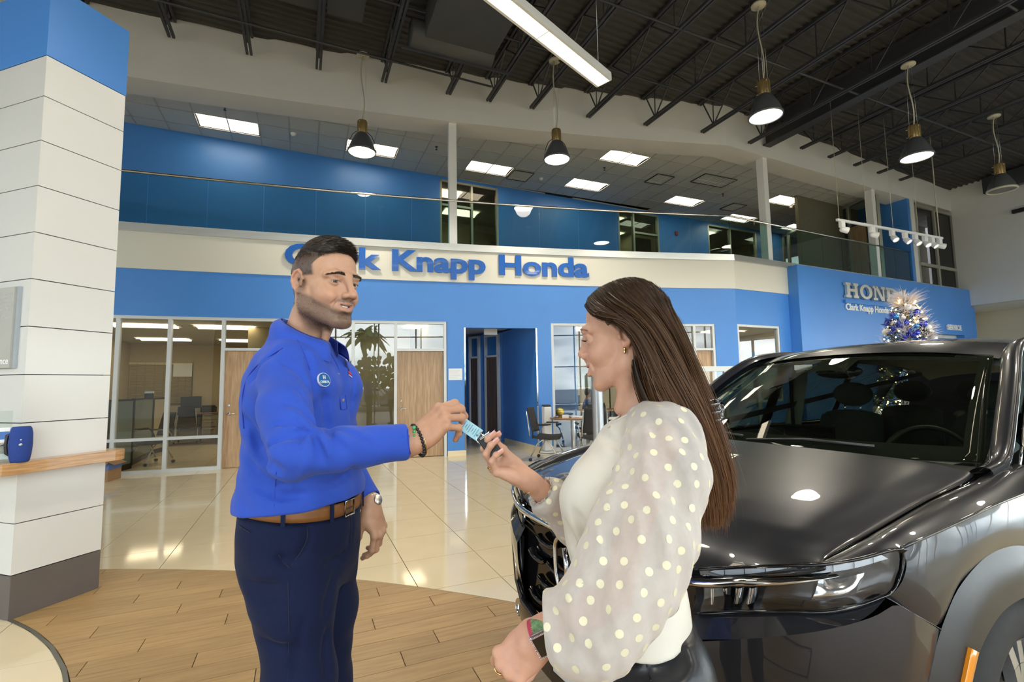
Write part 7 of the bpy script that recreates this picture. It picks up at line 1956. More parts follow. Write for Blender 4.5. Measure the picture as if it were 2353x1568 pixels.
for k in range(64):
  z = .75+(HT-.85)*((k+.5)/64)**.9; a = ang0+random.uniform(-1.5, 1.5); kd = kinds[(k*7+k//3) % 4]; s_ = random.choice((.026, .034, .042, .050)); r_ = tr(z)+.015
  p = (TX+r_*cos(a), TY+r_*sin(a), z)
  if kd not in protos:
    t = thing('bauble', kd[1], 'ornament', p, 0, kd[0].split('_')[1]+' baubles on the tree'); b = MB(); b.M = wmat(t); b.ball((0, 0, 0), .05, 16, 10); b.build('ball', kd[0], t); b = MB(); b.M = wmat(t); b.lathe([(0, .062), (.01, .06), (.012, .046)], 8); b.build('cap', 'chrome', t); protos[kd] = t; t.scale = (s_/.05,)*3
  else: c = copy_tree(protos[kd], loc=p); c.scale = (s_/.05,)*3
m = MB(); 
for k in range(5):
  a = ang0-.9+.45*k; z = HT-.25-.12*k; r_ = tr(z)+.03; c = Vector((TX+r_*cos(a), TY+r_*sin(a), z))
  for e in range(7): b_ = e*.9; m.tube([c, c+Vector((cos(b_)*.06, sin(b_)*.05, sin(b_*1.7)*.07)), c+Vector((cos(b_)*.12, sin(b_)*.09, -.02+sin(b_*2)*.05))], [.004, .022, .003], 6)
m.build('ribbon_bows', 'ribbon_blue', xt, kind='stuff')
m = MB(); m.lathe([(0, .2), (.30, .2), (.34, .02), (0, .0)], 20, (TX, TY, 0)); m.build('base_skirt', 'ribbon_blue', xt)
# ================================================================ the man in the blue polo
def AY(x, y, d): return np.array(at_y(x, y, d))
mat('hair_dark', (.030, .020, .0145), .45, spec=.5, var=.2, vscale=30)
mat('stubble', (.045, .030, .022), .6, var=.15)
mat('shirt_blue', (.030, .085, .50), .8, spec=.25, sheen=.10, var=.05, vscale=14, bump=.5, bscale=700)
mat('trouser_navy', (.006, .011, .042), .85, spec=.2, sheen=.04, var=.10, vscale=220, bump=.5, bscale=600)
mat('belt_tan', (.21, .085, .024), .42, spec=.5, var=.12, vscale=30, bump=.2)
mat('shoe_brown', (.12, .05, .02), .3, coat=.3, var=.1)
SK = np.array([.50, .285, .185])
man = thing('person', 'man in a cobalt blue long-sleeved polo and navy trousers handing over keys', 'person', (-.6, 1.38, 0))
F_ = np.array([.985, -.17]); F_ /= np.linalg.norm(F_); LF = np.array([-F_[1], F_[0]])
f3 = np.array([*F_, 0.]); l3 = np.array([*LF, 0.])
Rh, ch_ = head_frame(AY(747, 656, 1.335), (.855, -.52), 3., 0.)
HS = .985
neck_b = AY(706, 770, 1.375)
hv, HP = head_vol(Rh, ch_, HS, True, .0015, neck_b, smile=.75, mouth=.75)
hv.blur(1); Vh, Fh = hv.mesh()
def loc(V, R, c, s=1.): return (V-c)@R.T/s
def gsm(x, a, b): t = np.clip((x-a)/(b-a), 0, 1); return t*t*(3-2*t)
def face_color(V, R, c, s, base, male=True):
  q = loc(V, R, c, s); x, y, z = np.abs(q[:, 0]), q[:, 1], q[:, 2]; C = np.tile(base, (len(V), 1))
  def mix(w_, col): nonlocal C; C = C*(1-w_[:, None])+np.array(col)*w_[:, None]
  # cheeks, nose and ears a little redder
  mix(.35*np.exp(-(((x-.04)/.02)**2+((y-.075)/.03)**2+((z+.032)/.018)**2)), base*np.array([1.08, .80, .78]))
  mix(.30*np.exp(-((x/.014)**2+((y-.118)/.02)**2+((z+.03)/.012)**2)), base*np.array([1.08, .82, .80]))
  mix(.4*gsm(x, .074, .084), base*np.array([1.1, .78, .72]))
  # lips
  w_ = .0235+.004*.7; zc = -.0645+.006*(x/w_)**2*.9
  top = gsm(-(z-(zc+.0108-.006*(x/w_))), 0, .0014); bot = gsm(z-(zc-.0160+.010*(x/w_)**1.5), 0, .0018)
  wl = top*bot*gsm(w_+.001-x, 0, .002)*gsm(y, .078, .082); 
  mix(wl*.7, (.40, .19, .15) if male else (.50, .17, .15))
  inner = np.exp(-((z-(-.0645-.0015))/.0035)**2)*gsm(w_-.003-x, 0, .004)*gsm(.0985-.6*x-y, 0, .003)*gsm(y, .07, .08); mix(inner*(.9 if male else .6), (.06, .015, .012))
  if male:   # beard shadow: jaw, chin, moustache
    jaw = gsm(-(z+.052-.55*np.clip(.060-y, -.03, .06)), 0, .018)*gsm(y, -.028, -.004)*gsm(z, -.150, -.120)
    mo = np.exp(-(((x-.012)/.021)**4+((z+.0505)/.0058)**2))*gsm(y, .078, .090); side = np.exp(-(((y+.002)/.011)**2))*gsm(x, .060, .066)*gsm(-z, -.035, .0)
    bd = np.clip(np.maximum(np.maximum(jaw, mo*1.), side*.8), 0, 1)*(1-wl); mix(bd*.70, (.100, .070, .055))
    sc = gsm(z-(.020+.30*np.clip(y, -.1, .2)+.0), 0, .03)*gsm(.085-y+.0*z, 0, .02)
    return C, q, bd
  return C, q, wl
Ch, qh, bd = face_color(Vh, Rh, ch_, HS, SK)
# scalp mask in head coordinates
def scalp(q):
  x, y, z = np.abs(q[:, 0]), q[:, 1], q[:, 2]
  line = np.where(y > .02, .086-.35*(x/.07)**3*.0+.0*y, 0)
  front = gsm(z-(.078-.10*gsm(x, .045, .075)*0), 0, .006)           # hairline height on the forehead
  back = gsm(-(y-(.040+.0*z)), -.002, .012)*gsm(z-(.012-.55*np.clip(.008-y, 0, .04)*1.5), 0, .008)
  temple = gsm(z-(.078-1.15*np.clip(.066-y, 0, .045)), 0, .006)
  m_ = np.maximum(temple, back)
  nape = gsm(-(y+.045), 0, .02)*gsm(z, -.075, -.05)
  m_ = np.maximum(m_, nape); ear = (x > .0768) & (y > -.034) & (y < .012) & (z < .034)
  return m_*(~ear)
sm_ = scalp(qh)
Ch = Ch*(1-.86*sm_[:, None])+np.array([.022, .017, .014])*.86*sm_[:, None]
parts_m = [(Vh, Fh, Ch)]
# hands
SH = AY(662, 872, 1.25); EL = AY(683, 1043, 1.065); WR = AY(948, 1014, 1.165)
fa_d = (WR-EL)/np.linalg.norm(WR-EL)
pose_r = dict(index=(3, 34, 50, 20), middle=(1, 44, 56, 26), ring=(-1, 50, 62, 30), pinky=(-5, 56, 60, 30), thumb=(10, 40, 14, 16))
hd = np.array([.78, .10, .62]); 
V1, F1, tip_r, nm1, ax_r = hand_vol(hd, (-.52, .65, .55), WR+fa_d*.0, 1.0, pose_r, False, .0017, fore=WR-fa_d*.08, fr=(.027, .033))
def hand_col(V, base, tips, ax=None):
  C = np.tile(base, (len(V), 1))
  for k_, (p, d, n) in tips.items():
    w_ = .5*np.exp(-(((V-p)**2).sum(1))/.010**2)[:, None]; C = C*(1-w_)+C*np.array([1.1, .78, .74])*w_
  return C
parts_m.append((V1, F1, hand_col(V1, SK*np.array([1.02, .97, .95]), tip_r)))
SHL = AY(742, 840, 1.60); WRL = AY(853, 1160, 1.56); EL_L = AY(775, 1040, 1.66)
pose_l = dict(index=(4, 28, 34, 16), middle=(1, 34, 38, 18), ring=(-2, 36, 40, 18), pinky=(-5, 38, 36, 18), thumb=(22, 30, 12, 10))
V2, F2, tip_l, nm2, ax_l = hand_vol((.30, .0, -.95), (-.35, -.92, -.1), WRL, .96, pose_l, True, .0019, fore=WRL+(EL_L-WRL)*.3, fr=(.026, .033))
parts_m.append((V2, F2, hand_col(V2, SK*.95, tip_l)))
# hidden trunk inside the clothes
tv = Vol((-1.0, .95, .0), (-.15, 1.85, 1.62), .012)
hipc = AY(690, 1215, 1.385); ch2 = AY(702, 915, 1.395)
thR, thL = AY(676, 1390, 1.29), AY(738, 1390, 1.47); knR_, knL_ = AY(690, 1568, 1.28), AY(736, 1568, 1.49)
kneeR, kneeL = np.array([knR_[0]+.01, knR_[1], .50]), np.array([knL_[0]+.02, knL_[1], .50])
ankR, ankL = np.array([knR_[0]-.02, knR_[1], .09]), np.array([knL_[0]+.01, knL_[1]+.02, .09])
hjR, hjL = thR, thL
tv.cap(hipc, ch2, .09, .10, k=.05).cap(ch2, neck_b, .07, .05, k=.05).cap(ch2, SH, .05, .04, k=.04).cap(ch2, SHL, .05, .04, k=.04)
tv.chain([SH, EL, WR-fa_d*.03], [.042, .036, .027], .02).chain([SHL, EL_L, WRL+(EL_L-WRL)*.15], [.042, .036, .027], .02)
for a, b, c in ((hjR, kneeR, ankR), (hjL, kneeL, ankL)): tv.chain([hipc+(a-hipc)*.3, a, b, c], [.08, .075, .05, .038], .04)
Vt, Ft = tv.mesh(); parts_m.append((Vt, Ft, np.tile(SK, (len(Vt), 1))))
body = npmesh('body', *[join_arrays(parts_m)[i] for i in (0, 1)], 'skin', man, join_arrays(parts_m)[2])
mat('nail', (.62, .40, .32), .25, var=.02)
nm1.build('fingernails', 'nail', body, kind='stuff'); nm2.build('fingernails', 'nail', body, kind='stuff')
eye_set(HP, Rh, HS, man, look=(-.25, -.12))
m = MB(); m.grid(lambda u, v: Vector(HP((u-.5)*.036, .0905-.045*abs(u-.5)**2, -.0640+.0075*(v-.5)+.0040*(abs(u-.5)*2)**2)), 14, 3); m.build('teeth', mat('teeth', (.80, .76, .68), .25, var=.02), man)
# head hair
N_h = vnormals(Vh, Fh)
def pick(mask, n, V, N_): 
  p = mask/mask.sum(); i = rng.choice(len(V), n, p=p); return V[i]+rng.normal(scale=.0007, size=(n, 3)), N_[i], i
r0, n0, i0 = pick(sm_**2, 15000, Vh, N_h); q0 = qh[i0]
topw = gsm(q0[:, 2], .055, .100)
comb = Rh[1][None, :]*(.75*topw-.25*(1-topw))[:, None]+Rh[2][None, :]*(-.75*(1-topw))[:, None]+Rh[0][None, :]*.25*topw[:, None]
d0 = n0*(.55*topw+.25)[:, None]+comb; d0 /= np.linalg.norm(d0, axis=1)[:, None]
ln = .0035+.020*topw*(.75+.5*rng.random(len(r0)))
strands('hair', r0-n0*.001, d0, ln, .0008, 'hair_dark', man, curve=comb*ln[:, None]*.35-n0*ln[:, None]*.25, segs=2)
# volume under the top hair
hv2 = Vol(np.array(HP(0, 0, .06))-.13, np.array(HP(0, 0, .06))+.13, .003)
hv2.ell(HP(0, .000, .070), np.array([.0655, .088, .068]), Rh, k=.01); hv2.ell(HP(0, .046, .098), np.array([.047, .030, .024]), Rh, k=.015)
hv2.plane(HP(0, 0, .062), -Rh[2]+Rh[1]*.25); hv2.plane(HP(0, .072, .09), Rh[1]*.9+Rh[2]*-.45)
Vc, Fc = hv2.mesh(2); npmesh('hair_cap', Vc, Fc, 'hair_dark', man)
Nc = vnormals(Vc, Fc); qc = loc(Vc, Rh, ch_); okc = (qc[:, 2] > .06).astype(float)
r1, n1, i1 = pick(okc, 9000, Vc, Nc); cb = Rh[1]*.9+Rh[0]*.35; d1 = n1*.35+cb; d1 /= np.linalg.norm(d1, axis=1)[:, None]
strands('hair_top', r1-n1*.001, d1, .011+.008*rng.random(len(r1)), .0012, 'hair_dark', man, curve=-n1*.004, segs=2)
# brows and stubble
def lash(P, R, par, L_=.0035, z0=.0026):
  a_, b_ = [], []
  for sd in (-1, 1):
    for k in range(60):
      u = k/59; a_.append(P(sd*(.0195+.026*u), .0893-.0010*abs(u-.4)-.0085*u*u, z0-.0030*(2*u-1)**2)); d = R[1]*.9+R[0]*sd*(-.1+.6*u)-R[2]*.1; b_.append(d/np.linalg.norm(d))
  return strands('eyelashes', np.array(a_), np.array(b_), L_, .0007, 'hair_dark', par, segs=1)
def brow(V, N_, q, R, n=1100, parent=None, m='hair_dark', th=.0036, hgt=.0265, length=.0062, x0=.012, x1=.054, arch=.0048, tail=.005):
  x = np.abs(q[:, 0]); u = (x-x0)/(x1-x0); zc = hgt+arch*np.sin(pi*np.clip(u*.92, 0, 1))-tail*np.clip(u, 0, 1)**2
  w_ = (u > 0)*(u < 1)*np.exp(-((q[:, 2]-zc)/(th*(1.05-.65*np.clip(u, 0, 1))))**4)*(q[:, 1] > .05)
  r_, n_, i_ = pick(w_+1e-12, n, V, N_); uu = np.clip(u[i_], 0, 1); sg = np.sign(q[i_, 0])
  d = R[0][None]*sg[:, None]*(.8+.2*uu)[:, None]+R[2][None]*(.55-.9*uu)[:, None]+n_*.30; d /= np.linalg.norm(d, axis=1)[:, None]
  return strands('eyebrows', r_, d, length, .00075, m, parent, curve=-n_*.001, segs=1)
brow(Vh, N_h, qh, Rh, n=1200, parent=man, th=.0036, hgt=.0200, arch=.0020, tail=.0040)
lash(HP, Rh, man)
wb_ = bd*gsm(qh[:, 2], -.125, -.11); rb, nb_, ib = pick(wb_**1.5+1e-9, 9000, Vh, N_h)
db = nb_*.5-Rh[2]*.7; db /= np.linalg.norm(db, axis=1)[:, None]; strands('beard', rb, db, .0024, .00038, 'stubble', man)
# ---------------------------------------------------------------- polo shirt
h = .0045
sv = Vol((-1.02, .93, 1.02), (-.12, 1.86, 1.66), h)
def sec(px, py, dep, a, b): p = AY(px, py, dep); return (p[2], p[0], p[1], a, b)
secs = [sec(697, 1195, 1.39, .150, .180), sec(698, 1150, 1.39, .155, .186), sec(698, 1120, 1.39, .152, .182), sec(698, 1090, 1.39, .142, .174), sec(698, 1010, 1.39, .130, .170), sec(698, 930, 1.39, .122, .168), sec(697, 880, 1.39, .114, .162), sec(694, 840, 1.39, .100, .145), sec(694, 812, 1.385, .08, .11), sec(698, 790, 1.38, .064, .078), sec(700, 770, 1.38, .058, .06)]
sv.loft(secs, F_, k=.03)
hemc = AY(697, 1150, 1.39); sv.plane(hemc, np.array([.07*F_[0], .07*F_[1], -1.]))
NBk = AY(682, 800, 1.40)
sv.chain([NBk+l3*-.05, SH+np.array([.0, .03, .035]), SH], [.048, .052, .060], .05)
sv.chain([NBk+l3*.05, SHL+np.array([0, -.03, .03]), SHL], [.052, .058, .064], .05)
# near sleeve
mid = SH*.55+EL*.45+np.array([-.012, -.01, 0])
sv.chain([SH, mid, EL+np.array([-.012, 0, -.004])], [.061, .058, .051], .02)
cuffR = WR-fa_d*.012
sv.chain([EL, EL*.55+cuffR*.45, cuffR+fa_d*.06], [.054, .047, .0405], .018)
# far sleeve
cuffL = WRL+(EL_L-WRL)*.06
sv.chain([SHL, SHL*.5+EL_L*.5, EL_L], [.068, .060, .052], .02); sv.chain([EL_L, cuffL+(cuffL-EL_L)*.2], [.052, .040], .018)
# pecs, back
sv.ell(ch2+f3*.052+l3*-.07+np.array([0, 0, .03]), (.066, .066, .06), k=.05); sv.ell(ch2+f3*.052+l3*.07+np.array([0, 0, .03]), (.075, .075, .07), k=.05)
sv.ell(ch2-f3*.055+l3*-.07, (.06, .08, .12), k=.05)
# folds
def crease(a, b, r, kk=.012): sv.cap(a, b, r, r*.4, k=kk, sub=1)
def ridge(a, b, r, kk=.014): sv.cap(a, b, r, r*.5, k=kk)
def P3(x, y, d): return AY(x, y, d)
out_n = lambda p, ax0, ax1, r: None
# radial folds at the elbow crook: surface points in front of the arm
def arm_surf(t, ang, extra=0.):
  """t 0..1 shoulder-elbow, 1..2 elbow-cuff ; ang around (0 = towards camera, + = up)"""
  if t < 1: A_, B_, ra, rb = SH, EL, .061, .051; u = t
  else: A_, B_, ra, rb = EL, cuffR, .054, .040; u = t-1
  ax_ = (B_-A_)/np.linalg.norm(B_-A_); v_ = np.array([.35, -.94, 0.]); v_ -= ax_*(v_@ax_); v_ /= np.linalg.norm(v_); w_ = np.cross(v_, ax_)
  if w_[2] < 0: w_ = -w_
  return A_*(1-u)+B_*u+(v_*cos(ang)+w_*sin(ang))*(ra+(rb-ra)*u+extra)
for t0, a0, t1, a1, r in ((.96, 1.1, .80, -.5, .007), (.90, 1.0, .62, .0, .006), (1.06, 1.2, 1.02, -.6, .007), (1.14, 1.15, 1.22, -.3, .006), (1.24, 1.1, 1.42, .1, .005), (.75, 1.1, .45, .4, .005), (.99, .6, .97, -1.0, .006), (1.35, 1.2, 1.6, .4, .004)):
  n_ = 6; pts_ = [arm_surf(t0+(t1-t0)*i/n_, a0+(a1-a0)*i/n_, .002) for i in range(n_+1)]
  for p_, q_ in zip(pts_[:-1], pts_[1:]): sv.cap(p_, q_, r, r*.8, k=.012, sub=1)
  pts_ = [arm_surf(t0+(t1-t0)*i/n_+.055, a0+(a1-a0)*i/n_, -.001) for i in range(n_+1)]
  for p_, q_ in zip(pts_[:-1], pts_[1:]): sv.cap(p_, q_, r*.7, r*.5, k=.012)
def tor_surf(ang, z, extra=0.):
  """ang from facing direction towards the right (camera) side"""
  S_ = np.array(sorted(secs)); g_ = lambda c: np.interp(z, S_[:, 0], S_[:, c]); c0 = np.array([g_(1), g_(2), z])
  a_, b_ = g_(3), g_(4); r_ = 1/((abs(cos(ang))/a_)**2.3+(abs(sin(ang))/b_)**2.3)**(1/2.3); return c0+(f3*cos(ang)-l3*sin(ang))*(r_+extra)
for pix, r in (([(578, 1000), (600, 1050), (640, 1085)], .006), ([(572, 1060), (600, 1095), (650, 1120)], .006), ([(566, 960), (590, 1010), (610, 1040)], .005), ([(590, 1120), (640, 1140), (700, 1135)], .005), ([(740, 1120), (780, 1105), (815, 1075)], .005), ([(800, 820), (812, 880), (806, 960)], .004),
  ([(700, 800), (716, 850), (724, 900)], .005), ([(640, 800), (600, 835), (575, 880)], .003), ([(745, 905), (752, 960), (760, 1000)], .005), ([(650, 830), (690, 860), (715, 900)], .004)):
  sv.fold(pix, r, k=.016)
sv.noise(lambda X, Y, Z: .0016*np.sin(X*62+Z*31+2*np.sin(Y*23))*np.sin(Z*47-Y*38)+.0012*np.sin(Z*95+X*40))
# openings: cuffs, hem, neck
sv.plane(cuffR, [0, 0, 0.0001]) if False else None
def cut_local(v, p, n, rad):
  """slice everything beyond p along n inside a ball of radius rad"""
  p = np.array(p); n = np.array(n)/np.linalg.norm(n); sl, X, Y, Z = v._sl(p-rad, p+rad)
  d = (X-p[0])*n[0]+(Y-p[1])*n[1]+(Z-p[2])*n[2]; inside = ((X-p[0])**2+(Y-p[1])**2+(Z-p[2])**2) < rad*rad
  D = v.D[sl]; v.D[sl] = np.where(inside, np.maximum(D, d), D).astype(np.float32)
cut_local(sv, cuffR, fa_d, .13)
faL = (WRL-EL_L)/np.linalg.norm(WRL-EL_L); cut_local(sv, cuffL, faL, .13)
cut_local(sv, neck_b+np.array([0, 0, .0]), np.array([.42*F_[0], .42*F_[1], 1.]), .11)
sv.cap(cuffR-fa_d*.02, cuffR+fa_d*.05, .034, .034, k=.002, sub=1); sv.cap(cuffL-faL*.02, cuffL+faL*.05, .034, .034, k=.002, sub=1)
Vs, Fs = sv.blur(1).mesh(1); shirt = npmesh('polo_shirt', Vs, Fs, 'shirt_blue', man)
# seams: armhole and side, as fine raised cords on the surface
def drape(pts, V=Vs, off=.0012):
  out = []
  for p in pts: i = ((V-p)**2).sum(1).argmin(); out.append(V[i]+(p-V[i])*0)
  out = np.array(out)
  for _ in range(2): out[1:-1] = (out[:-2]+2*out[1:-1]+out[2:])/4
  return out
def cord(name, pix, r=.0011, m='shirt_blue', V=None, par=None, N_=None):
  """a seam pressed on to the visible cloth along pixels"""
  vol = sv if V is None else V; f = plS(np.array([[x, y] for x, y, d in pix], float)); pts = [vol.hit(*f(t), inset=-.0008) for t in np.linspace(0, 1, 26)]; pts = np.array([p for p in pts if p is not None])
  for _ in range(4): pts[1:-1] = (pts[:-2]+2*pts[1:-1]+pts[2:])/4
  mb = MB(); mb.tube([Vector(p) for p in pts], r, 5); return mb.build(name, m, par or shirt)
mat('seam_blue', (.010, .036, .40), .8, var=.05)
cord('armhole_seam', [(650, 800, 1.2), (590, 840, 1.2), (563, 880, 1.2), (556, 925, 1.22), (560, 985, 1.22)], .0013, 'seam_blue')
cord('shoulder_seam', [(655, 745, 1.3), (672, 765, 1.25), (690, 795, 1.2), (712, 850, 1.2)], .0012, 'seam_blue')
cord('side_seam', [(635, 1085, 1.2), (633, 1120, 1.2), (630, 1165, 1.2)], .0012, 'seam_blue')
cord('cuff_seam', [(937, 988, 1.1), (938, 1020, 1.1), (946, 1052, 1.1)], .0009, 'seam_blue')
# collar: a folded band around the neck
nc = neck_b.copy()
def collar(u, v):
  a = -2.65+5.3*u; fr_ = cos(a)                       # a = 0 at the nape
  d = -f3*cos(a)*1.-l3*sin(a)*1.
  rr0 = .068+.004*abs(sin(a)); z0 = .046-.066*gsm1((abs(a)-.3)/2.35)
  out_ = .006+.030*v+.012*sin(v*pi)*.6; drop = .046*v*(1+.25*gsm1((abs(a)-1.9)/.7))
  return Vector(nc+d*(rr0+out_)+np.array([0, 0, z0-drop+.010*sin(v*pi)]))+Vector(f3*.010)
def gsm1(t): t = max(0., min(1., t)); return t*t*(3-2*t)
m = MB(); m.sheet(lambda a, b: collar(a, b), 48, 8, (0, 0, -1), .0022); m.build('collar', 'shirt_blue', shirt)
def collar_in(u, v):
  a = -2.75+5.5*u; d = -f3*cos(a)-l3*sin(a); z0 = .045-.062*gsm1((abs(a)-.3)/2.35); return Vector(nc+d*(.070+.004*abs(sin(a))+.003*(1-v))+np.array([0, 0, z0-.045*(1-v)]))+Vector(f3*.010)
m = MB(); m.sheet(lambda a, b: collar_in(a, b), 40, 4, tuple(-f3*.0), .002); m.build('collar_stand', 'shirt_blue', shirt)
# placket with buttons
def plk(t, w_): z = nc[2]-.045-.165*t; p = tor_surf(.06+w_, z, .0035); return p
m = MB(); m.grid(lambda a, b: Vector(plk(a, (b-.5)*.24)), 12, 4, True); m.build('placket', 'shirt_blue', shirt)
m = MB()
for s_0 in (-.5, .5): m.tube([Vector(plk(t/12, s_0*.24))+Vector(f3*.0006) for t in range(13)], .0011, 5)
m.build('placket_seam', 'seam_blue', shirt)
mat('button', (.22, .22, .26), .3, var=.1)
for t in (.02, .42, .85):
  p = plk(t, .0); m = MB(); axb = Vector(f3).to_track_quat('Z', 'Y').to_matrix(); m.lathe([(0, .0028), (.0045, .0026), (.0052, .001), (.0052, -.001)], 14, p, axb); m.build('button', 'button', shirt)
# name badge on the right chest, facing us
bz_ = AY(748, 874, 1.2); bi = ((Vs-bz_)**2).sum(1)
def surf_hit(px, py, V, N_, rad=6.):
  """front-most cloth vertex seen at a pixel"""
  d = np.c_[V[:, 0], V[:, 1], V[:, 2]-EYE]; c = d@np.array([RT, FW, UP]); x = CX+FPX*c[:, 0]/c[:, 2]; y = CY+FPX*c[:, 1]/c[:, 2]
  k = np.where((abs(x-px) < rad) & (abs(y-py) < rad))[0]; i = k[c[k, 2].argmin()]; n = N_[k].mean(0) if False else N_[i]
  near = k[c[k, 2] < c[i, 2]+.02]; n = N_[near].mean(0); return V[near].mean(0), n/np.linalg.norm(n)
Ns = vnormals(Vs, Fs)
def patch_frame(px, py, V, N_):
  p, n = surf_hit(px, py, V, N_, 14.); n = Vector(n); u = Vector((0, 0, 1)); u = (u-n*u.dot(n)).normalized(); r = u.cross(n)
  return Vector(p), r, u, n
bp, br_, bu, bn = patch_frame(749, 874, Vs, Ns)
badge = thing('name_badge', 'oval blue name badge with white rim on the man\'s polo', 'badge', tuple(bp))
def oval(mb, w_, h_, z0, z1, n=32, cx=0, cy=0):
  pts_ = [(cx+w_*cos(2*pi*k/n), cy+h_*sin(2*pi*k/n)) for k in range(n)]
  vs = [bp+br_*x+bu*y+bn*zz for zz in (z0, z1) for x, y in pts_]; return mb.add(vs, [tuple(range(n))[::-1], tuple(range(n, 2*n))]+[(i, (i+1) % n, n+(i+1) % n, n+i) for i in range(n)])
mat('badge_white', (.72, .76, .80), .3, var=.01); mat('badge_blue', (.02, .13, .35), .25, coat=.4, var=.03)
m = MB(); oval(m, .0220, .0185, .000, .0050); m.build('rim', 'badge_white', badge)
m = MB(); oval(m, .0205, .0170, .0050, .0056); m.build('face', 'badge_blue', badge)
twb = text_width('CHRIS H.', .0085)
letters('CHRIS H.', .0085, 'badge_white', badge, lambda x, y, z: bp+br_*(x-twb/2)+bu*(y-.0085)+bn*(.0056+z), 'lettering', extrude=.0002, font_offset=.00025, split=False)
m = MB()
for s_1 in (-1, 1): m.bar(bp+br_*s_1*.0035+bu*.0115+bn*.006, bp+br_*s_1*.0028+bu*.0015+bn*.006, .0022, .001, up=tuple(bn))
m.bar(bp-br_*.003+bu*.0062+bn*.006, bp+br_*.003+bu*.0062+bn*.006, .0018, .001, up=tuple(bn)); m.build('emblem', 'badge_white', badge)
# embroidered mark on the far chest
ep, er, eu, en = patch_frame(812, 850, Vs, Ns)
mat('stitch_navy', (.02, .03, .12), .8, var=.1); mat('stitch_red', (.5, .03, .08), .8, var=.1); mat('stitch_white', (.6, .6, .7), .8, var=.1)
m = MB()
for k, (dx, dy, w_, h_) in enumerate(((-.006, .030, .005, .022), (.001, .024, .004, .018), (.004, .010, .006, .006))): m.bar(ep+er*dx+eu*(dy-h_/2)+en*.002, ep+er*(dx+.006)+eu*(dy+h_/2)+en*.002, w_, .0012, up=tuple(en))
m.build('embroidery', 'stitch_navy', shirt)
m = MB(); m.bar(ep+er*-.004+eu*.002+en*.002, ep+er*.016+eu*-.004+en*.002, .008, .0012, up=tuple(en)); m.build('embroidery', 'stitch_red', shirt)
m = MB(); m.bar(ep+er*-.006+eu*-.006+en*.002, ep+er*.012+eu*-.013+en*.002, .003, .0012, up=tuple(en)); m.build('embroidery', 'stitch_white', shirt)
# ---------------------------------------------------------------- trousers
pv = Vol((-1.02, .98, .06), (-.22, 1.86, 1.17), .006)
ps = [sec(697, 1140, 1.39, .138, .170), sec(696, 1180, 1.39, .138, .170), sec(695, 1215, 1.39, .140, .172), sec(694, 1260, 1.39, .140, .172), sec(696, 1300, 1.39, .132, .168), sec(700, 1345, 1.39, .110, .160)]
pv.loft(ps, F_, k=.04)
pv.chain([hipc+l3*-.08, thR, knR_, kneeR, np.array([ankR[0], ankR[1], .10])], [.092, .090, .080, .076, .062], .035)
pv.chain([hipc+l3*.08, thL, knL_, kneeL, np.array([ankL[0], ankL[1], .10])], [.098, .096, .080, .074, .062], .035)
for pix, r in (([(692, 1190), (708, 1215), (702, 1255), (669, 1303)], .004), ([(641, 1278), (655, 1292), (668, 1304)], .006), ([(560, 1338), (590, 1350), (640, 1345)], .007), ([(572, 1368), (600, 1376), (650, 1366)], .007), ([(800, 1265), (770, 1290), (740, 1300)], .006),
  ([(775, 1310), (760, 1360), (745, 1420)], .006), ([(752, 1440), (750, 1500), (752, 1566)], .008), ([(600, 1470), (640, 1490), (680, 1485)], .006), ([(700, 1420), (680, 1500), (675, 1560)], .004), ([(806, 1185), (808, 1215), (804, 1255)], .003)):
  pv.fold(pix, r)
pv.noise(lambda X, Y, Z: .0018*np.sin(X*30+Z*22+1.5*np.sin(Y*19))*np.sin(Z*33-Y*20))
pv.plane(AY(697, 1162, 1.39), np.array([.13*F_[0], .13*F_[1], 1.])); pv.plane((0, 0, .09), (0, 0, -1))
Vp, Fp = pv.blur(1).mesh(1); trou = npmesh('trousers', Vp, Fp, 'trouser_navy', man); Np = vnormals(Vp, Fp)
mat('seam_navy', (.004, .007, .028), .8, var=.05)
cord('side_seam', [(663, 1300, 1.2), (662, 1350, 1.2), (664, 1450, 1.2), (662, 1566, 1.2)], .0012, 'seam_navy', pv, trou)
cord('pocket_seam', [(690, 1192, 1.2), (706, 1215, 1.2), (702, 1250, 1.2), (668, 1304, 1.2)], .0024, 'seam_navy', pv, trou)
cord('pocket_seam', [(640, 1275, 1.2), (652, 1292, 1.2), (666, 1306, 1.2)], .0022, 'seam_navy', pv, trou)
cord('back_pocket', [(549, 1208, 1.3), (560, 1216, 1.25), (575, 1224, 1.22)], .0016, 'seam_navy', pv, trou)
cord('fly_seam', [(806, 1180, 1.3), (808, 1210, 1.3), (806, 1256, 1.3)], .0018, 'seam_navy', pv, trou)
# belt, buckle, loops, shoes
S2 = np.array(sorted(ps))
def belt_pt(a, z, ex):
  g_ = lambda c: np.interp(z, S2[:, 0], S2[:, c]); c0 = np.array([g_(1), g_(2), z-.020*cos(a)]); a_, b_ = g_(3), g_(4)
  r_ = 1/((abs(cos(a))/a_)**2.3+(abs(sin(a))/b_)**2.3)**(1/2.3); return Vector(c0+(f3*cos(a)-l3*sin(a))*(r_+ex))
zb_ = AY(740, 1178, 1.22)[2]
m = MB(); m.sheet(lambda u, v: belt_pt(2*pi*u, zb_-.017+.034*v, .001), 72, 3, lambda u, v: tuple((belt_pt(2*pi*u, zb_, 1.)-belt_pt(2*pi*u, zb_, 0.)).normalized()), .0035); m.build('belt', 'belt_tan', man)
m = MB(); bc = belt_pt(.12, zb_, .010); t_ = (belt_pt(.2, zb_, .01)-belt_pt(.04, zb_, .01)).normalized()
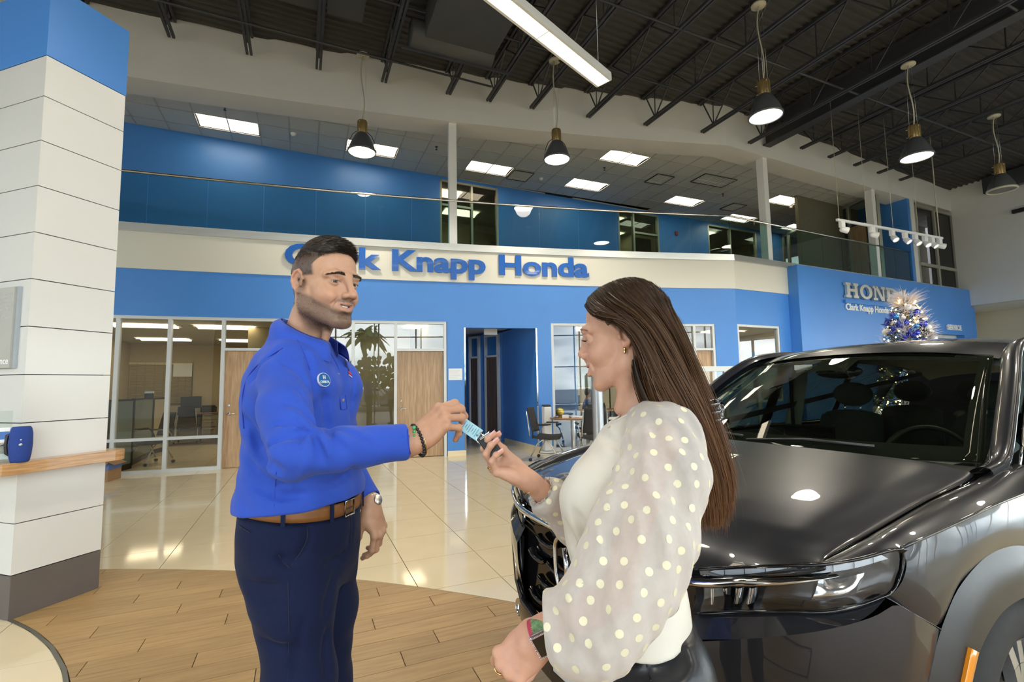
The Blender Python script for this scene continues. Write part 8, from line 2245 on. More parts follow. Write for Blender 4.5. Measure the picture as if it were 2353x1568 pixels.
m.tube([bc+t_*x+Vector((0, 0, z)) for x, z in ((-.022, -.020), (.022, -.020), (.022, .020), (-.022, .020))], .0028, 6, closed=True); m.bar(bc+t_*-.02, bc+t_*.022, .004, .003); m.build('buckle', 'chrome', man)
for a in (.55, 1.25, 2.4, -.6):
  p0, p1 = belt_pt(a, zb_-.026, .009), belt_pt(a, zb_+.026, .009); m = MB(); m.bar(p0, p1, .010, .003, up=tuple((p0-Vector((*S2[0, 1:3], p0.z))).normalized())); m.build('belt_loop', 'trouser_navy', trou)
for ak in (ankR, ankL):
  m = MB(); m.M = Matrix.Translation((ak[0], ak[1], 0))@Matrix.Rotation(atan2(F_[1], F_[0]), 4, 'Z'); m.ball((.07, 0, .045), (.15, .048, .045), 18, 10); m.ball((-.02, 0, .06), (.06, .042, .06), 14, 10); m.box((.06, 0, .008), (.29, .085, .016)); m.build('shoe', 'shoe_brown', man)
# bracelets and watch
def ring_at(p, n, r, rr_, cnt=None, m=None, name='bracelet', par=None, sq=.82, up=(0, 0, 1)):
  n = Vector(n).normalized(); a = Vector(up); a = (a-n*a.dot(n)).normalized(); b = n.cross(a); p = Vector(p); mb = MB()
  if cnt:
    for k in range(cnt): t = 2*pi*k/cnt; mb.ball(tuple(p+a*cos(t)*r+b*sin(t)*r*sq), rr_, 8, 6)
    o = mb.build(name, m, par, kind='stuff')
  else: mb.tube([p+a*cos(2*pi*k/36)*r+b*sin(2*pi*k/36)*r*sq for k in range(36)], rr_, 6, closed=True); o = mb.build(name, m, par)
  return o
mat('bead_black', (.012, .012, .014), .35, var=.2); mat('gold', (.85, .58, .22), .2, metal=1., var=.03)
ring_at(WR+fa_d*.012, fa_d+np.array([.0, .1, .25]), .0375, .0042, 28, 'bead_black', 'bead_bracelet', man, sq=1.)
ring_at(WR+fa_d*.021, fa_d+np.array([0, 0, .18]), .0360, .0017, None, 'gold', 'bracelet', man, sq=1.)
m = MB()
for k, c in enumerate(((.1, .5, .12), (.02, .3, .4), (.5, .5, .05))): m.ball(tuple(WR+fa_d*(.010+.001*k)+np.array([-.002, -.022-.003*k, .032-.009*k])), .0046, 8, 6)
m.build('green_beads', mat('bead_green', (.08, .35, .12), .3, var=.3), man)
wn_ = -(EL_L-WRL)/np.linalg.norm(EL_L-WRL); ring_at(WRL-wn_*.012, wn_, .033, .0045, 22, 'steel', 'watch_bracelet', man)
m = MB(); wp0 = Vector(WRL-wn_*.012)+Vector((.030, -.012, .008)); m.lathe([(0, .005), (.014, .005), (.016, .003), (.016, -.002)], 20, wp0, Vector((.8, -.4, .3)).to_track_quat('Z', 'Y').to_matrix()); m.build('watch_case', 'steel', man)
ring_at(tip_l['ring'][0]-tip_l['ring'][1]*.035, tip_l['ring'][1], .0088, .0013, None, 'chrome', 'ring', man, 1.)
# ================================================================ the woman in the cream blouse
mat('hair_brown', (.050, .024, .012), .38, spec=.5, var=.25, vscale=12)
mat('blouse', (.70, .67, .60), .62, spec=.3, sheen=.3, var=.02, vscale=20, bump=.12, bscale=900)
mat('leather', (.017, .018, .022), .34, spec=.5, var=.08, vscale=25, bump=.2, bscale=120)
SKW = np.array([.60, .345, .245])
wom = thing('person', 'long-haired woman in a cream blouse with dotted sheer sleeves taking the keys', 'person', (.27, 1.1, 0))
FW_ = np.array([-.97, .24]); FW_ /= np.linalg.norm(FW_); LW = np.array([-FW_[1], FW_[0]])      # left points at us
wf3 = np.array([*FW_, 0.]); wl3 = np.array([*LW, 0.])
Rw, cw_h = head_frame(AY(1438, 773, 1.10), (-.915, .40), 6., 0.)
WS = .965
neck_w = AY(1474, 935, 1.09)
wv, WP = head_vol(Rw, cw_h, WS, False, .0015, neck_w, smile=.9, mouth=.95, lid=.0022)
wv.blur(1); Vw, Fw_ = wv.mesh(); Nw = vnormals(Vw, Fw_)
Cw, qw, lipw = face_color(Vw, Rw, cw_h, WS, SKW, False)
xa = np.abs(qw[:, 0])
# lashes line / lid tint
ltn = np.exp(-(((xa-.032)/.013)**4+((qw[:, 2]-.0015)/.0035)**2))*(qw[:, 1] > .07); Cw = Cw*(1-.45*ltn[:, None])+np.array([.12, .06, .045])*.45*ltn[:, None]
hm = gsm(qw[:, 2]-(.082-1.35*np.clip(.062-qw[:, 1], 0, .062)), -.004, .010); hm = np.maximum(hm, gsm(-qw[:, 1], .020, .035)*gsm(qw[:, 2], -.08, -.06))
Cw = Cw*(1-.85*hm[:, None])+np.array([.045, .022, .013])*.85*hm[:, None]
parts_w = [(Vw, Fw_, Cw)]
# arms
WSH = AY(1520, 1010, .96); WEL = AY(1410, 1375, .85); WWR = AY(1244, 1458, .865)
RSH = AY(1440, 1010, 1.26); REL = AY(1372, 1230, 1.30); RWR = AY(1208, 1102, 1.20)
wfa = (WWR-WEL)/np.linalg.norm(WWR-WEL); rfa = (RWR-REL)/np.linalg.norm(RWR-REL)
pose_w = dict(index=(3, 42, 52, 26), middle=(1, 40, 48, 24), ring=(-2, 42, 50, 24), pinky=(-5, 46, 50, 24), thumb=(8, 22, 10, 14))
Va, Fa, tip_a, nm3, ax_a = hand_vol((-.90, -.08, .42), (.13, .855, .30), RWR, .90, pose_w, False, .0016, fore=RWR-rfa*.13, fr=(.0225, .032), nails=1.5)
parts_w.append((Va, Fa, hand_col(Va, SKW, tip_a)))
pose_v = dict(index=(2, 48, 66, 30), middle=(0, 56, 72, 34), ring=(-2, 60, 74, 34), pinky=(-4, 62, 70, 34), thumb=(12, 52, 20, 20))
Vb, Fb, tip_b, nm4, ax_b = hand_vol((-.72, .10, -.69), (-.55, .55, .62), WWR, .88, pose_v, True, .0016, fore=WWR-wfa*.12, fr=(.0225, .031), nails=1.6)
parts_w.append((Vb, Fb, hand_col(Vb, SKW*np.array([.97, .92, .90]), tip_b)))
wc_h, wc_c = AY(1480, 1480, 1.07), AY(1440, 1110, 1.09)
wv2 = Vol((-.25, .6, .0), (.75, 1.6, 1.50), .012)
wthR, wthL = AY(1430, 1600, 1.16), AY(1520, 1620, .98)
wkR, wkL = np.array([wthR[0]-.02, wthR[1], .48]), np.array([wthL[0]-.0, wthL[1], .48]); waR, waL = wkR+np.array([.04, .0, -.39]), wkL+np.array([.05, 0, -.39])
wv2.cap(wc_h, wc_c, .08, .08, k=.05).cap(wc_c, neck_w, .06, .04, k=.05).cap(wc_c, WSH, .04, .032, k=.04).cap(wc_c, RSH, .04, .032, k=.04)
wv2.chain([WSH, WEL, WWR-wfa*.05], [.034, .027, .022], .02).chain([RSH, REL, RWR-rfa*.06], [.034, .030, .024], .02)
wv2.chain([wc_h, wthR, wkR, waR], [.08, .07, .045, .032], .04).chain([wc_h, wthL, wkL, waL], [.08, .07, .045, .032], .04)
Vt2, Ft2 = wv2.mesh(); parts_w.append((Vt2, Ft2, np.tile(SKW, (len(Vt2), 1))))
J = join_arrays(parts_w); wbody = npmesh('body', J[0], J[1], 'skin', wom, J[2])
mat('nail_pink', (.85, .50, .52), .2, coat=.5, var=.02)
nm3.build('fingernails', 'nail_pink', wbody, kind='stuff'); nm4.build('fingernails', 'nail_pink', wbody, kind='stuff')
eye_set(WP, Rw, WS, wom, look=(.05, -.45))
m = MB(); m.grid(lambda u, v: Vector(WP((u-.5)*.038, .0925-.045*abs(u-.5)**2, -.0640+.0085*(v-.5)+.0045*(abs(u-.5)*2)**2)), 14, 3); m.build('teeth', 'teeth', wom)
brow(Vw, Nw, qw, Rw, n=520, parent=wom, m='hair_dark', th=.0022, hgt=.0250, length=.0045)
# long lashes
rt_, dr_ = [], []
for sd in (-1, 1):
  for k in range(46):
    u = k/45; x = .0205+.025*u; rt_.append(WP(sd*x, .0905-.0075*abs(u-.35)**1.3-.006*u*u, -.0008+.0016*sin(pi*u))); d = Rw[1]*(.95-.3*u)+Rw[0]*sd*(-.1+.6*u)-Rw[2]*.28; dr_.append(d/np.linalg.norm(d))
strands('eyelashes', np.array(rt_), np.array(dr_), .0105, .0006, 'hair_dark', wom, curve=np.tile(Rw[2]*.006, (92, 1)), segs=3)
# earring
ep_ = WP(.0800, -.0075, -.036); m = MB(); m.ball(tuple(ep_), (.0032, .0032, .0045), 8, 6); m.ball(tuple(ep_-Rw[2]*.006+Rw[1]*.001), (.0030, .0030, .0050), 8, 6); m.build('earring', 'gold', wom)
# ---------------------------------------------------------------- blouse body
bv = Vol((-.05, .75, .90), (.62, 1.50, 1.50), .0045)
def wsec(x0, x1, y, dep, b): p, q = AY(x0, y, dep), AY(x1, y, dep); c = (p+q)/2; hw = np.linalg.norm((q-p)[:2])/2; a_ = sqrt(max(hw**2-(b*.20)**2, .003)); return (c[2], c[0], c[1], a_, b)
ws_ = [wsec(1408, 1505, 945, 1.09, .060), wsec(1392, 1545, 968, 1.09, .100), wsec(1370, 1565, 1000, 1.09, .140), wsec(1335, 1580, 1060, 1.08, .152), wsec(1300, 1583, 1120, 1.08, .152), wsec(1292, 1578, 1180, 1.08, .146), wsec(1300, 1570, 1250, 1.08, .132), wsec(1318, 1568, 1320, 1.08, .130), wsec(1338, 1582, 1380, 1.07, .150), wsec(1350, 1590, 1430, 1.07, .162), wsec(1350, 1595, 1470, 1.07, .165)]
bv.loft(ws_, FW_, k=.03)
hemw = AY(1470, 1432, 1.07); bv.plane(hemw, (-.10*FW_[0], -.10*FW_[1], -1.))
bust = AY(1345, 1130, 1.08)
for sd in (-1, 1): bv.ell(bust+wl3*sd*.068+wf3*-.012, (.052, .060, .060), k=.045)
cut_local(bv, neck_w+wf3*.005, np.array([.55*FW_[0], .55*FW_[1], 1.]), .12)
for pix, r in (([(1300, 1200), (1320, 1260), (1345, 1310)], .006), ([(1320, 1180), (1350, 1240), (1380, 1290)], .006), ([(1405, 1395), (1470, 1385), (1560, 1340)], .009), ([(1430, 1410), (1500, 1405), (1572, 1375)], .006), ([(1360, 980), (1400, 1010), (1430, 1030)], .004), ([(1280, 1280), (1300, 1330), (1330, 1370)], .005)):
  bv.fold(pix, r, k=.018)
bv.noise(lambda X, Y, Z: .0015*np.sin(X*50+Z*28)*np.sin(Z*35-Y*30))
Vl, Fl = bv.blur(1).mesh(1); blouse = npmesh('blouse', Vl, Fl, 'blouse', wom)
nkp = [];
m = MB(); pts = []
for k in range(40):
  a = 2*pi*k/40; p = neck_w+wf3*.008+(wf3*cos(a)+wl3*sin(a))*.066; z_ = neck_w[2]-.55*((p-neck_w)@wf3)+.002; pts.append((p[0], p[1], z_))
m.tube(pts, .0035, 6, closed=True); m.build('neckline', 'blouse', blouse)
# sheer sleeve: balloon shape with opaque dots
msl = bpy.data.materials.new('sheer_sleeve'); msl.use_nodes = True; MATS['sheer_sleeve'] = msl
nt = msl.node_tree; n = nt.nodes; L = nt.links; n.clear()
o_ = n.new('ShaderNodeOutputMaterial'); tr = n.new('ShaderNodeBsdfTransparent'); tr.inputs[0].default_value = (.97, .95, .93, 1)
df = n.new('ShaderNodeBsdfDiffuse'); df.inputs[0].default_value = (.82, .79, .77, 1); tl = n.new('ShaderNodeBsdfTranslucent'); tl.inputs[0].default_value = (.72, .68, .62, 1)
a1 = n.new('ShaderNodeMixShader'); a1.inputs[0].default_value = .35; L.new(df.outputs[0], a1.inputs[1]); L.new(tl.outputs[0], a1.inputs[2])
lw = n.new('ShaderNodeLayerWeight'); lw.inputs[0].default_value = .35; mr = n.new('ShaderNodeMapRange'); mr.inputs[3].default_value = .60; mr.inputs[4].default_value = .95; L.new(lw.outputs['Facing'], mr.inputs[0])
nzz = n.new('ShaderNodeTexNoise'); nzz.inputs['Scale'].default_value = 30; ml_ = n.new('ShaderNodeMath'); ml_.operation = 'MULTIPLY_ADD'; ml_.inputs[1].default_value = .12; L.new(nzz.outputs['Fac'], ml_.inputs[0]); L.new(mr.outputs[0], ml_.inputs[2])
a2 = n.new('ShaderNodeMixShader'); L.new(ml_.outputs[0], a2.inputs[0]); L.new(tr.outputs[0], a2.inputs[1]); L.new(a1.outputs[0], a2.inputs[2]); L.new(a2.outputs[0], o_.inputs[0])
mat('dot_cream', (.76, .72, .52), .55, var=.02)
def sleeve(vol, name, cuff, cuff_dir, cuff_r, spacing=.0285, dot_r=.0065, mask=None):
  V_, F2_ = vol.blur(1).mesh(1); s_ = npmesh(name, V_, F2_, 'sheer_sleeve', wom); N2 = vnormals(V_, F2_)
  # Poisson-like dots on the surface, rows staggered
  order = rng.permutation(len(V_)); keep = []; P_ = []
  g_ = {}
  for i in order:
    p = V_[i]; c = tuple(np.floor(p/spacing).astype(int)); ok = True
    for dx in (-1, 0, 1):
      for dy in (-1, 0, 1):
        for dz in (-1, 0, 1):
          for q in g_.get((c[0]+dx, c[1]+dy, c[2]+dz), ()):
            if ((q-p)**2).sum() < spacing**2: ok = False
    if ok and (mask is None or mask(p)): g_.setdefault(c, []).append(p); keep.append(i)
  mb = MB()
  for i in keep:
    p, nn = Vector(V_[i]), Vector(N2[i]); a = nn.orthogonal().normalized(); b = nn.cross(a); k = 14
    near = np.where(((V_-V_[i])**2).sum(1) < (dot_r*1.3)**2)[0]
    vs = [p+nn*.0006]+[p+nn*.0004+(a*cos(2*pi*j/k)+b*sin(2*pi*j/k))*dot_r for j in range(k)]
    for j in range(1, len(vs)):
      q = np.array(vs[j]); w2 = near[((V_[near]-q)**2).sum(1).argmin()] if len(near) else i; off_ = Vector(V_[w2])-Vector(q); vs[j] = vs[j]+nn*(off_.dot(nn)+.0005)
    mb.smooth = True; mb.add(vs, [(0, j, j % k+1) for j in range(1, k+1)]); mb.smooth = False
  mb.build('dots', 'dot_cream', s_, kind='stuff')
  return s_
lv = Vol((.0, .60, .85), (.48, 1.12, 1.47), .004)
cw0 = WWR-wfa*.045
A = lambda x, y, d: AY(x, y, d)
lv.chain([A(1490, 975, 1.0), A(1522, 1010, .955), A(1524, 1090, .91), A(1475, 1230, .87), A(1436, 1325, .85), A(1392, 1400, .83)], [.045, .068, .076, .086, .082, .070], .03)
lv.chain([A(1392, 1400, .83), A(1362, 1440, .83), A(1315, 1440, .85), A(1262, 1425, .87)], [.070, .068, .060, .042], .03)
lv.ell(A(1352, 1468, .83), (.052, .05, .052), k=.03)
for pix, r in (([(1500, 990), (1520, 1060), (1530, 1130)], .005), ([(1440, 1000), (1430, 1120), (1400, 1250)], .007), ([(1460, 1020), (1450, 1150), (1430, 1280), (1400, 1380)], .008), ([(1480, 1150), (1500, 1250), (1505, 1320)], .006), ([(1375, 1330), (1360, 1400), (1380, 1470)], .009), ([(1300, 1390), (1290, 1440), (1310, 1490), (1350, 1520)], .007),
  ([(1345, 1360), (1325, 1420), (1345, 1480)], .008), ([(1415, 1180), (1395, 1280), (1380, 1350)], .006), ([(1260, 1400), (1280, 1460), (1290, 1500)], .005), ([(1540, 1060), (1560, 1130), (1565, 1200)], .005)):
  lv.fold(pix, r, k=.02)
lv.noise(lambda X, Y, Z: .0030*np.sin(X*95+Z*22+Y*60+1.5*np.sin(Z*14))*(.5+.5*np.sin(Z*17+Y*25))+.0014*np.sin(X*190+Z*30))
cut_local(lv, A(1257, 1425, .873), np.array([-1., .15, -.12]), .12)
lv.cap(A(1262, 1425, .87), A(1225, 1432, .87), .035, .035, k=.002, sub=1)
sl1 = sleeve(lv, 'sleeve', None, None, None)
# far sleeve: gathered cuff near the far wrist
rv = Vol((-.05, 1.10, 1.0), (.42, 1.50, 1.46), .004)
cR = RWR-rfa*.062
rv.chain([RSH, RSH*.5+REL*.5, REL, REL*.6+cR*.4, cR-rfa*.012, cR], [.055, .062, .066, .060, .045, .034], .025)
rv.noise(lambda X, Y, Z: .003*np.sin(Y*160+Z*110)*np.sin(X*40))
cut_local(rv, cR+rfa*.005, rfa, .10); rv.cap(cR-rfa*.03, cR+rfa*.03, .028, .028, k=.002, sub=1)
sl2 = sleeve(rv, 'sleeve', None, None, None, spacing=.026, dot_r=.0068)
v_ = np.cross(rfa, [0, 0, 1.]); v_ /= np.linalg.norm(v_); w__ = np.cross(rfa, v_)
m = MB(); m.sheet(lambda a, b: Vector(cR+rfa*(-.014+.026*b)+(v_*cos(2*pi*a)+w__*sin(2*pi*a))*(.0305+.0022*sin(34*pi*a)+.006*(2*b-1)**2+.0015*sin(18*pi*a+b*6))), 96, 6, tuple(rfa*.0), .001); m.build('gathered_cuff', 'blouse', sl2)
# ---------------------------------------------------------------- leather trousers
lp = Vol((-.05, .75, .04), (.62, 1.48, 1.12), .006)
lps = [wsec(1365, 1585, 1405, 1.07, .150), wsec(1352, 1605, 1450, 1.07, .168), wsec(1346, 1622, 1510, 1.06, .178), wsec(1350, 1630, 1570, 1.06, .178), wsec(1372, 1625, 1640, 1.06, .165)]
lp.loft(lps, FW_, k=.03); lp.chain([AY(1440, 1560, 1.15), wthR, wkR, waR], [.088, .085, .056, .040], .04).chain([AY(1530, 1560, .98), wthL, wkL, waL], [.088, .085, .056, .040], .04)
lp.plane(AY(1470, 1405, 1.07), (0, 0, 1.)); lp.plane((0, 0, .08), (0, 0, -1))
for pix, r in (([(1395, 1440), (1420, 1470), (1445, 1500)], .008), ([(1500, 1545), (1540, 1535), (1575, 1515)], .007), ([(1500, 1515), (1535, 1510), (1560, 1500)], .006), ([(1390, 1500), (1430, 1510), (1470, 1500)], .007), ([(1420, 1545), (1450, 1550), (1480, 1548)], .007)):
  lp.fold(pix, r, k=.02)
Vg, Fg = lp.blur(1).mesh(1); leg = npmesh('leather_trousers', Vg, Fg, 'leather', wom)
mat('leather_seam', (.008, .008, .010), .4, var=.1)
cord('pocket_seam', [(1472, 1472, 1), (1520, 1462, 1), (1570, 1430, 1), (1585, 1405, 1)], .0016, 'leather_seam', lp, leg); cord('pocket_seam', [(1472, 1472, 1), (1482, 1510, 1), (1496, 1566, 1)], .0016, 'leather_seam', lp, leg)
cord('side_seam', [(1408, 1485, 1), (1412, 1520, 1), (1414, 1566, 1)], .0012, 'leather_seam', lp, leg); cord('pocket_seam', [(1480, 1490, 1), (1525, 1482, 1), (1572, 1455, 1)], .0010, 'leather_seam', lp, leg)
mat('shoe_black', (.015, .015, .016), .3, coat=.4, var=.1)
for ak in (waR, waL):
  m = MB(); m.M = Matrix.Translation((ak[0], ak[1], 0))@Matrix.Rotation(atan2(FW_[1], FW_[0]), 4, 'Z'); m.ball((.07, 0, .045), (.12, .038, .035), 18, 10); m.ball((-.02, 0, .075), (.045, .034, .045), 14, 10); m.box((.09, 0, .008), (.14, .06, .014)); m.box((-.035, 0, .035), (.03, .03, .07)); m.build('shoe', 'shoe_black', wom)
# ---------------------------------------------------------------- long hair: dense bundles flowing back from the parting
hmats = attr_mat('hair_strands', rough=.42, spec=.22, vs=3., va=.01, bump=0.)
cap_v = Vol(np.array(WP(0, -.02, .04))-.17, np.array(WP(0, -.02, .04))+.17, .0035)
cap_v.ell(WP(0, -.010, .044), np.array([.0790, .0940, .0870])*WS, Rw, k=.01); cap_v.ell(WP(0, -.045, .000), np.array([.070, .070, .085])*WS, Rw, k=.03)
cap_v.plane(WP(0, .050, .050), Rw[1]*.82-Rw[2]*.57); cap_v.ell(WP(.080, .004, -.012), np.array([.020, .030, .040])*WS, Rw, k=.006, sub=1); cap_v.ell(WP(-.080, .004, -.012), np.array([.020, .030, .040])*WS, Rw, k=.006, sub=1)
Vh2, Fh2 = cap_v.blur(1).mesh(2); npmesh('hair_cap', Vh2, Fh2, 'hair_brown', wom)
# guide curves given as pixels + depth
starts = [(.004, .086, .088), (.004, .074, .108), (.003, .050, .124), (.0, .020, .133), (-.004, -.012, .134), (-.008, -.045, .126), (-.02, -.07, .112)]
guides = [
 [(1362, 722, 1.04), (1385, 738, 1.02), (1430, 732, 1.01), (1472, 760, 1.00), (1490, 840, .99), (1515, 930, .985), (1570, 1015, .98), (1600, 1100, .99), (1612, 1190, 1.0)],
 [(1385, 715, 1.035), (1430, 738, 1.01), (1470, 785, .99), (1500, 860, .98), (1545, 940, .975), (1590, 1020, .975), (1620, 1110, .985), (1628, 1205, .99)],
 [(1405, 700, 1.03), (1450, 728, 1.0), (1492, 785, .985), (1530, 860, .975), (1578, 945, .97), (1615, 1030, .975), (1640, 1120, .985), (1640, 1215, .99)],
 [(1440, 690, 1.03), (1485, 725, 1.0), (1523, 785, .985), (1560, 870, .98), (1597, 950, .975), (1632, 1040, .98), (1655, 1120, .99), (1650, 1200, .995)],
 [(1470, 680, 1.05), (1520, 722, 1.03), (1550, 785, 1.02), (1583, 870, 1.0), (1612, 940, .99), (1645, 1040, .99), (1662, 1110, .995), (1655, 1175, 1.0)],
 [(1500, 680, 1.10), (1545, 725, 1.08), (1570, 790, 1.06), (1600, 870, 1.03), (1625, 945, 1.01), (1652, 1040, 1.0), (1666, 1100, 1.0), (1660, 1150, 1.0)],
 [(1495, 675, 1.16), (1545, 725, 1.16), (1566, 800, 1.13), (1592, 880, 1.08), (1618, 950, 1.04), (1645, 1050, 1.03), (1650, 1150, 1.03), (1640, 1210, 1.03)],
 [(1452, 800, 1.03), (1456, 840, 1.03), (1470, 890, 1.02), (1500, 950, 1.0), (1555, 1010, .99), (1592, 1070, .99), (1605, 1140, 1.0), (1612, 1215, 1.0)],
 [(1458, 830, 1.05), (1465, 880, 1.05), (1500, 950, 1.03), (1560, 1010, 1.01), (1598, 1080, 1.0), (1600, 1150, 1.01), (1600, 1220, 1.01)],
 [(1500, 690, 1.20), (1545, 740, 1.20), (1565, 830, 1.16), (1585, 930, 1.10), (1610, 1020, 1.06), (1625, 1120, 1.05), (1620, 1200, 1.05)],
]
GC = [plS(np.array(([WP(*starts[i])] if i < 7 else [])+[AY(*p) for p in g])) for i, g in enumerate(guides)]
TT = np.linspace(0, 1, 22)
G3 = np.array([[f(t) for t in TT] for f in GC])        # guides x samples x 3
def outside(p):
  q = loc(p, Rw, cw_h, WS); e = np.array([.0835, .0990, .0915]); o = q-np.array([0, -.012, .044]); r = np.sqrt(((o/e)**2).sum(1))
  k = np.where((r < 1.0) & (q[:, 2] > -.01), (1.0+.035*rng.random())/np.maximum(r, .3), 1.0); o = o*k[:, None]; o = o.copy()
  for _ in range(2): o[1:-1] = (o[:-2]+2*o[1:-1]+o[2:])/4
  q2 = (o+np.array([0, -.012, .044]))*WS; return cw_h+q2@Rw
def hair_bundle(name, n, jit, width, colr, order, tmin=.0, lenj=.08, wisp=0.):
  Vv, Cc = [], []; ns = len(TT)
  for i in range(n):
    a, b = order[rng.integers(len(order))]; u = rng.random(); g = G3[a]*(1-u)+G3[b]*u
    off = rng.normal(size=3)*jit*np.array([.6, 1.2, .5]); fr_ = np.linspace(0, 1, ns)[:, None]; amp = (.25+.75*np.sin(np.clip(fr_*1.5, 0, 1)*pi/2))*(1+.7*fr_)
    ph = rng.random()*6.28; p = g+off*amp+np.c_[np.sin(fr_[:, 0]*5+ph), np.cos(fr_[:, 0]*4+ph), 0*fr_[:, 0]]*.0035*fr_+wisp*rng.normal(size=3)*fr_**3
    e = 1-lenj*rng.random(); t0 = rng.random()*.25*(rng.random() < .3); k = t0+(e-t0)*np.linspace(0, 1, ns); p = np.stack([np.interp(k, np.linspace(0, 1, ns), p[:, c]) for c in range(3)], 1)
    p = outside(p); d = np.gradient(p, axis=0); d /= np.linalg.norm(d, axis=1)[:, None]; view = np.array([-.1, -1, .15])+rng.normal(size=3)*.55; sd_ = np.cross(d, view); sd_ /= np.linalg.norm(sd_, axis=1)[:, None]
    w_ = width*(.6+.8*rng.random())*((1-.75*np.linspace(0, 1, ns)**3)*np.clip(np.linspace(.15, 5, ns), 0, 1))[:, None]
    Vv.append(np.stack([p-sd_*w_/2, p+sd_*w_/2], 1).reshape(-1, 3))
    tip = np.linspace(0, 1, ns)[:, None]**1.3; jc = .75+.5*rng.random(); c = (np.array(colr[0])*(1-tip)+np.array(colr[1])*tip)*jc; Cc.append(np.repeat(c, 2, 0))
  V_ = np.concatenate(Vv); C_ = np.concatenate(Cc); base = np.arange(n)[:, None]*2*ns; i_ = np.arange(ns-1)[None, :]*2
  F_2 = np.stack([base+i_, base+i_+1, base+i_+3, base+i_+2], 2).reshape(-1, 4)
  return npmesh(name, V_, F_2, 'hair_strands', wom, C_)
ROOTC, TIPC = (.040, .021, .010), (.175, .080, .034)
main_o = [(0, 1), (1, 2), (2, 3), (3, 4), (4, 5), (5, 6), (6, 9), (7, 8), (0, 1), (2, 3), (4, 5), (5, 6)]
hair_bundle('hair', 4200, .0065, .0030, (tuple(.6*c for c in ROOTC), tuple(.6*c for c in TIPC)), main_o, lenj=.10)
hair_bundle('hair', 8500, .0078, .0011, (ROOTC, TIPC), main_o, lenj=.16)
hair_bundle('hair_wisps', 240, .013, .0006, (ROOTC, (.19, .10, .05)), main_o, lenj=.25, wisp=.018)
# near-side front section swept over the temple and behind the ear
# claw clip
cc_ = AY(1625, 950, 1.0); clip = thing('hair_claw', 'glossy black claw clip in the woman\'s long hair', 'hair clip', tuple(cc_))
mat('claw_black', (.008, .008, .009), .08, spec=.7, coat=.6, var=.02)
m = MB(); m.tube([cc_+np.array([-.028, 0, .020]), cc_+np.array([-.005, -.012, .026]), cc_+np.array([.014, -.01, .012]), cc_+np.array([.018, -.006, -.008]), cc_+np.array([.004, -.008, -.030]), cc_+np.array([-.022, -.004, -.034])], [.006, .012, .013, .013, .010, .006], 12)
m.build('arched_body', 'claw_black', clip)
for k, z in enumerate((.018, .002, -.014)):
  m = MB(); q = cc_+np.array([.010, -.01, z]); m.tube([q+np.array([.012, 0, .004]), q+np.array([-.004, -.016, .002]), q+np.array([-.024, -.014, -.004]), q+np.array([-.040, .0, -.010])], [.007, .008, .006, .002], 10); m.build('tooth', 'claw_black', clip)
m = MB(); m.lathe([(0, .014), (.010, .012), (.012, 0), (.010, -.012), (0, -.014)], 16, cc_+np.array([.022, -.002, .006])); m.build('spring_knob', 'claw_black', clip)
# necklace
nk_ = [bv.hit(x, y, inset=-.002) for x, y in ((1446, 925), (1432, 945), (1415, 965), (1400, 982), (1388, 992))]
nk_ = [p for p in nk_ if p is not None]
m = MB(); m.tube([tuple(neck_w+np.array([.012, -.045, .03]))]+[tuple(p) for p in nk_], .0009, 5)
if nk_:
  q = nk_[-1]; m.tube([tuple(q), tuple(q+np.array([.004, -.002, -.006])), tuple(q+np.array([-.007, -.002, -.011]))], [.002, .003, .001], 6)
m.build('necklace', 'gold', wom)
# bracelet on the far wrist, ring, watch on the near wrist
ring_at(RWR-rfa*.022, rfa+np.array([0, 0, .25]), .0275, .0016, None, 'gold', 'bracelet', wom, .95)
t = tip_a['ring']; ring_at(WP(0, 0, 0)*0+t[0]*0+np.array(RWR)+(ax_a[0]*.100+ax_a[1]*-.018+ax_a[2]*-.004)*.90, ax_a[0]*.7-ax_a[2]*.7, .0092, .0014, None, 'gold', 'ring', wom, 1.)
t = tip_b['middle']; ring_at(np.array(WWR)+(ax_b[0]*.108+ax_b[1]*.008-ax_b[2]*.004)*.88, ax_b[0]*.7-ax_b[2]*.6, .0094, .0017, None, 'gold', 'ring', wom, 1.)
wd_ = wfa; wz = np.array([-.42, -.84, -.34]); wy_ = np.cross(wd_, wz); wy_ /= np.linalg.norm(wy_); wz = np.cross(wy_, wd_)
wcn = WWR-wd_*.004+wz*.0245
if wz[1] > 0: pass
mat('watch_pink', (.62, .47, .50), .18, metal=.9, var=.03); mat('band_red', (.38, .03, .07), .6, var=.1); mat('band_green', (.12, .22, .10), .7, var=.5, vscale=160); mat('screen', (.012, .010, .008), .06, coat=.5, var=.1)
Wm = Matrix((tuple(wd_), tuple(wy_), tuple(wz))).transposed().to_4x4(); Wm.translation = Vector(wcn)
sw = thing('smartwatch', 'rose smartwatch with green and red band on the woman\'s near wrist', 'watch', tuple(wcn))
m = MB(); m.M = Wm; m.box((0, 0, 0), (.034, .040, .0105)); m.build('case', 'watch_pink', sw, bevel=.004, seg=3)
m = MB(); m.M = Wm; m.box((0, 0, .0056), (.0265, .0325, .0012)); m.build('screen', 'screen', sw, bevel=.002)
m = MB()
for k in range(44):
  t = k/44*4; e = int(t); f = t-e; x, y = ((-.0155+.031*f, -.0185), (.0155, -.0185+.037*f), (.0155-.031*f, .0185), (-.0155, .0185-.037*f))[e]; p = Wm@Vector((x, y, .0056)); m.ball(tuple(p), .0011, 6, 4)
m.build('crystal_rim', 'chrome', sw, kind='stuff')
m = MB()
def bandf(a0, a1):
  def f(u, v): a = a0+(a1-a0)*u; return Wm@Vector(((v-.5)*.022, .0285*sin(a), -.0245+.0275*cos(a)*1.0))
  return f
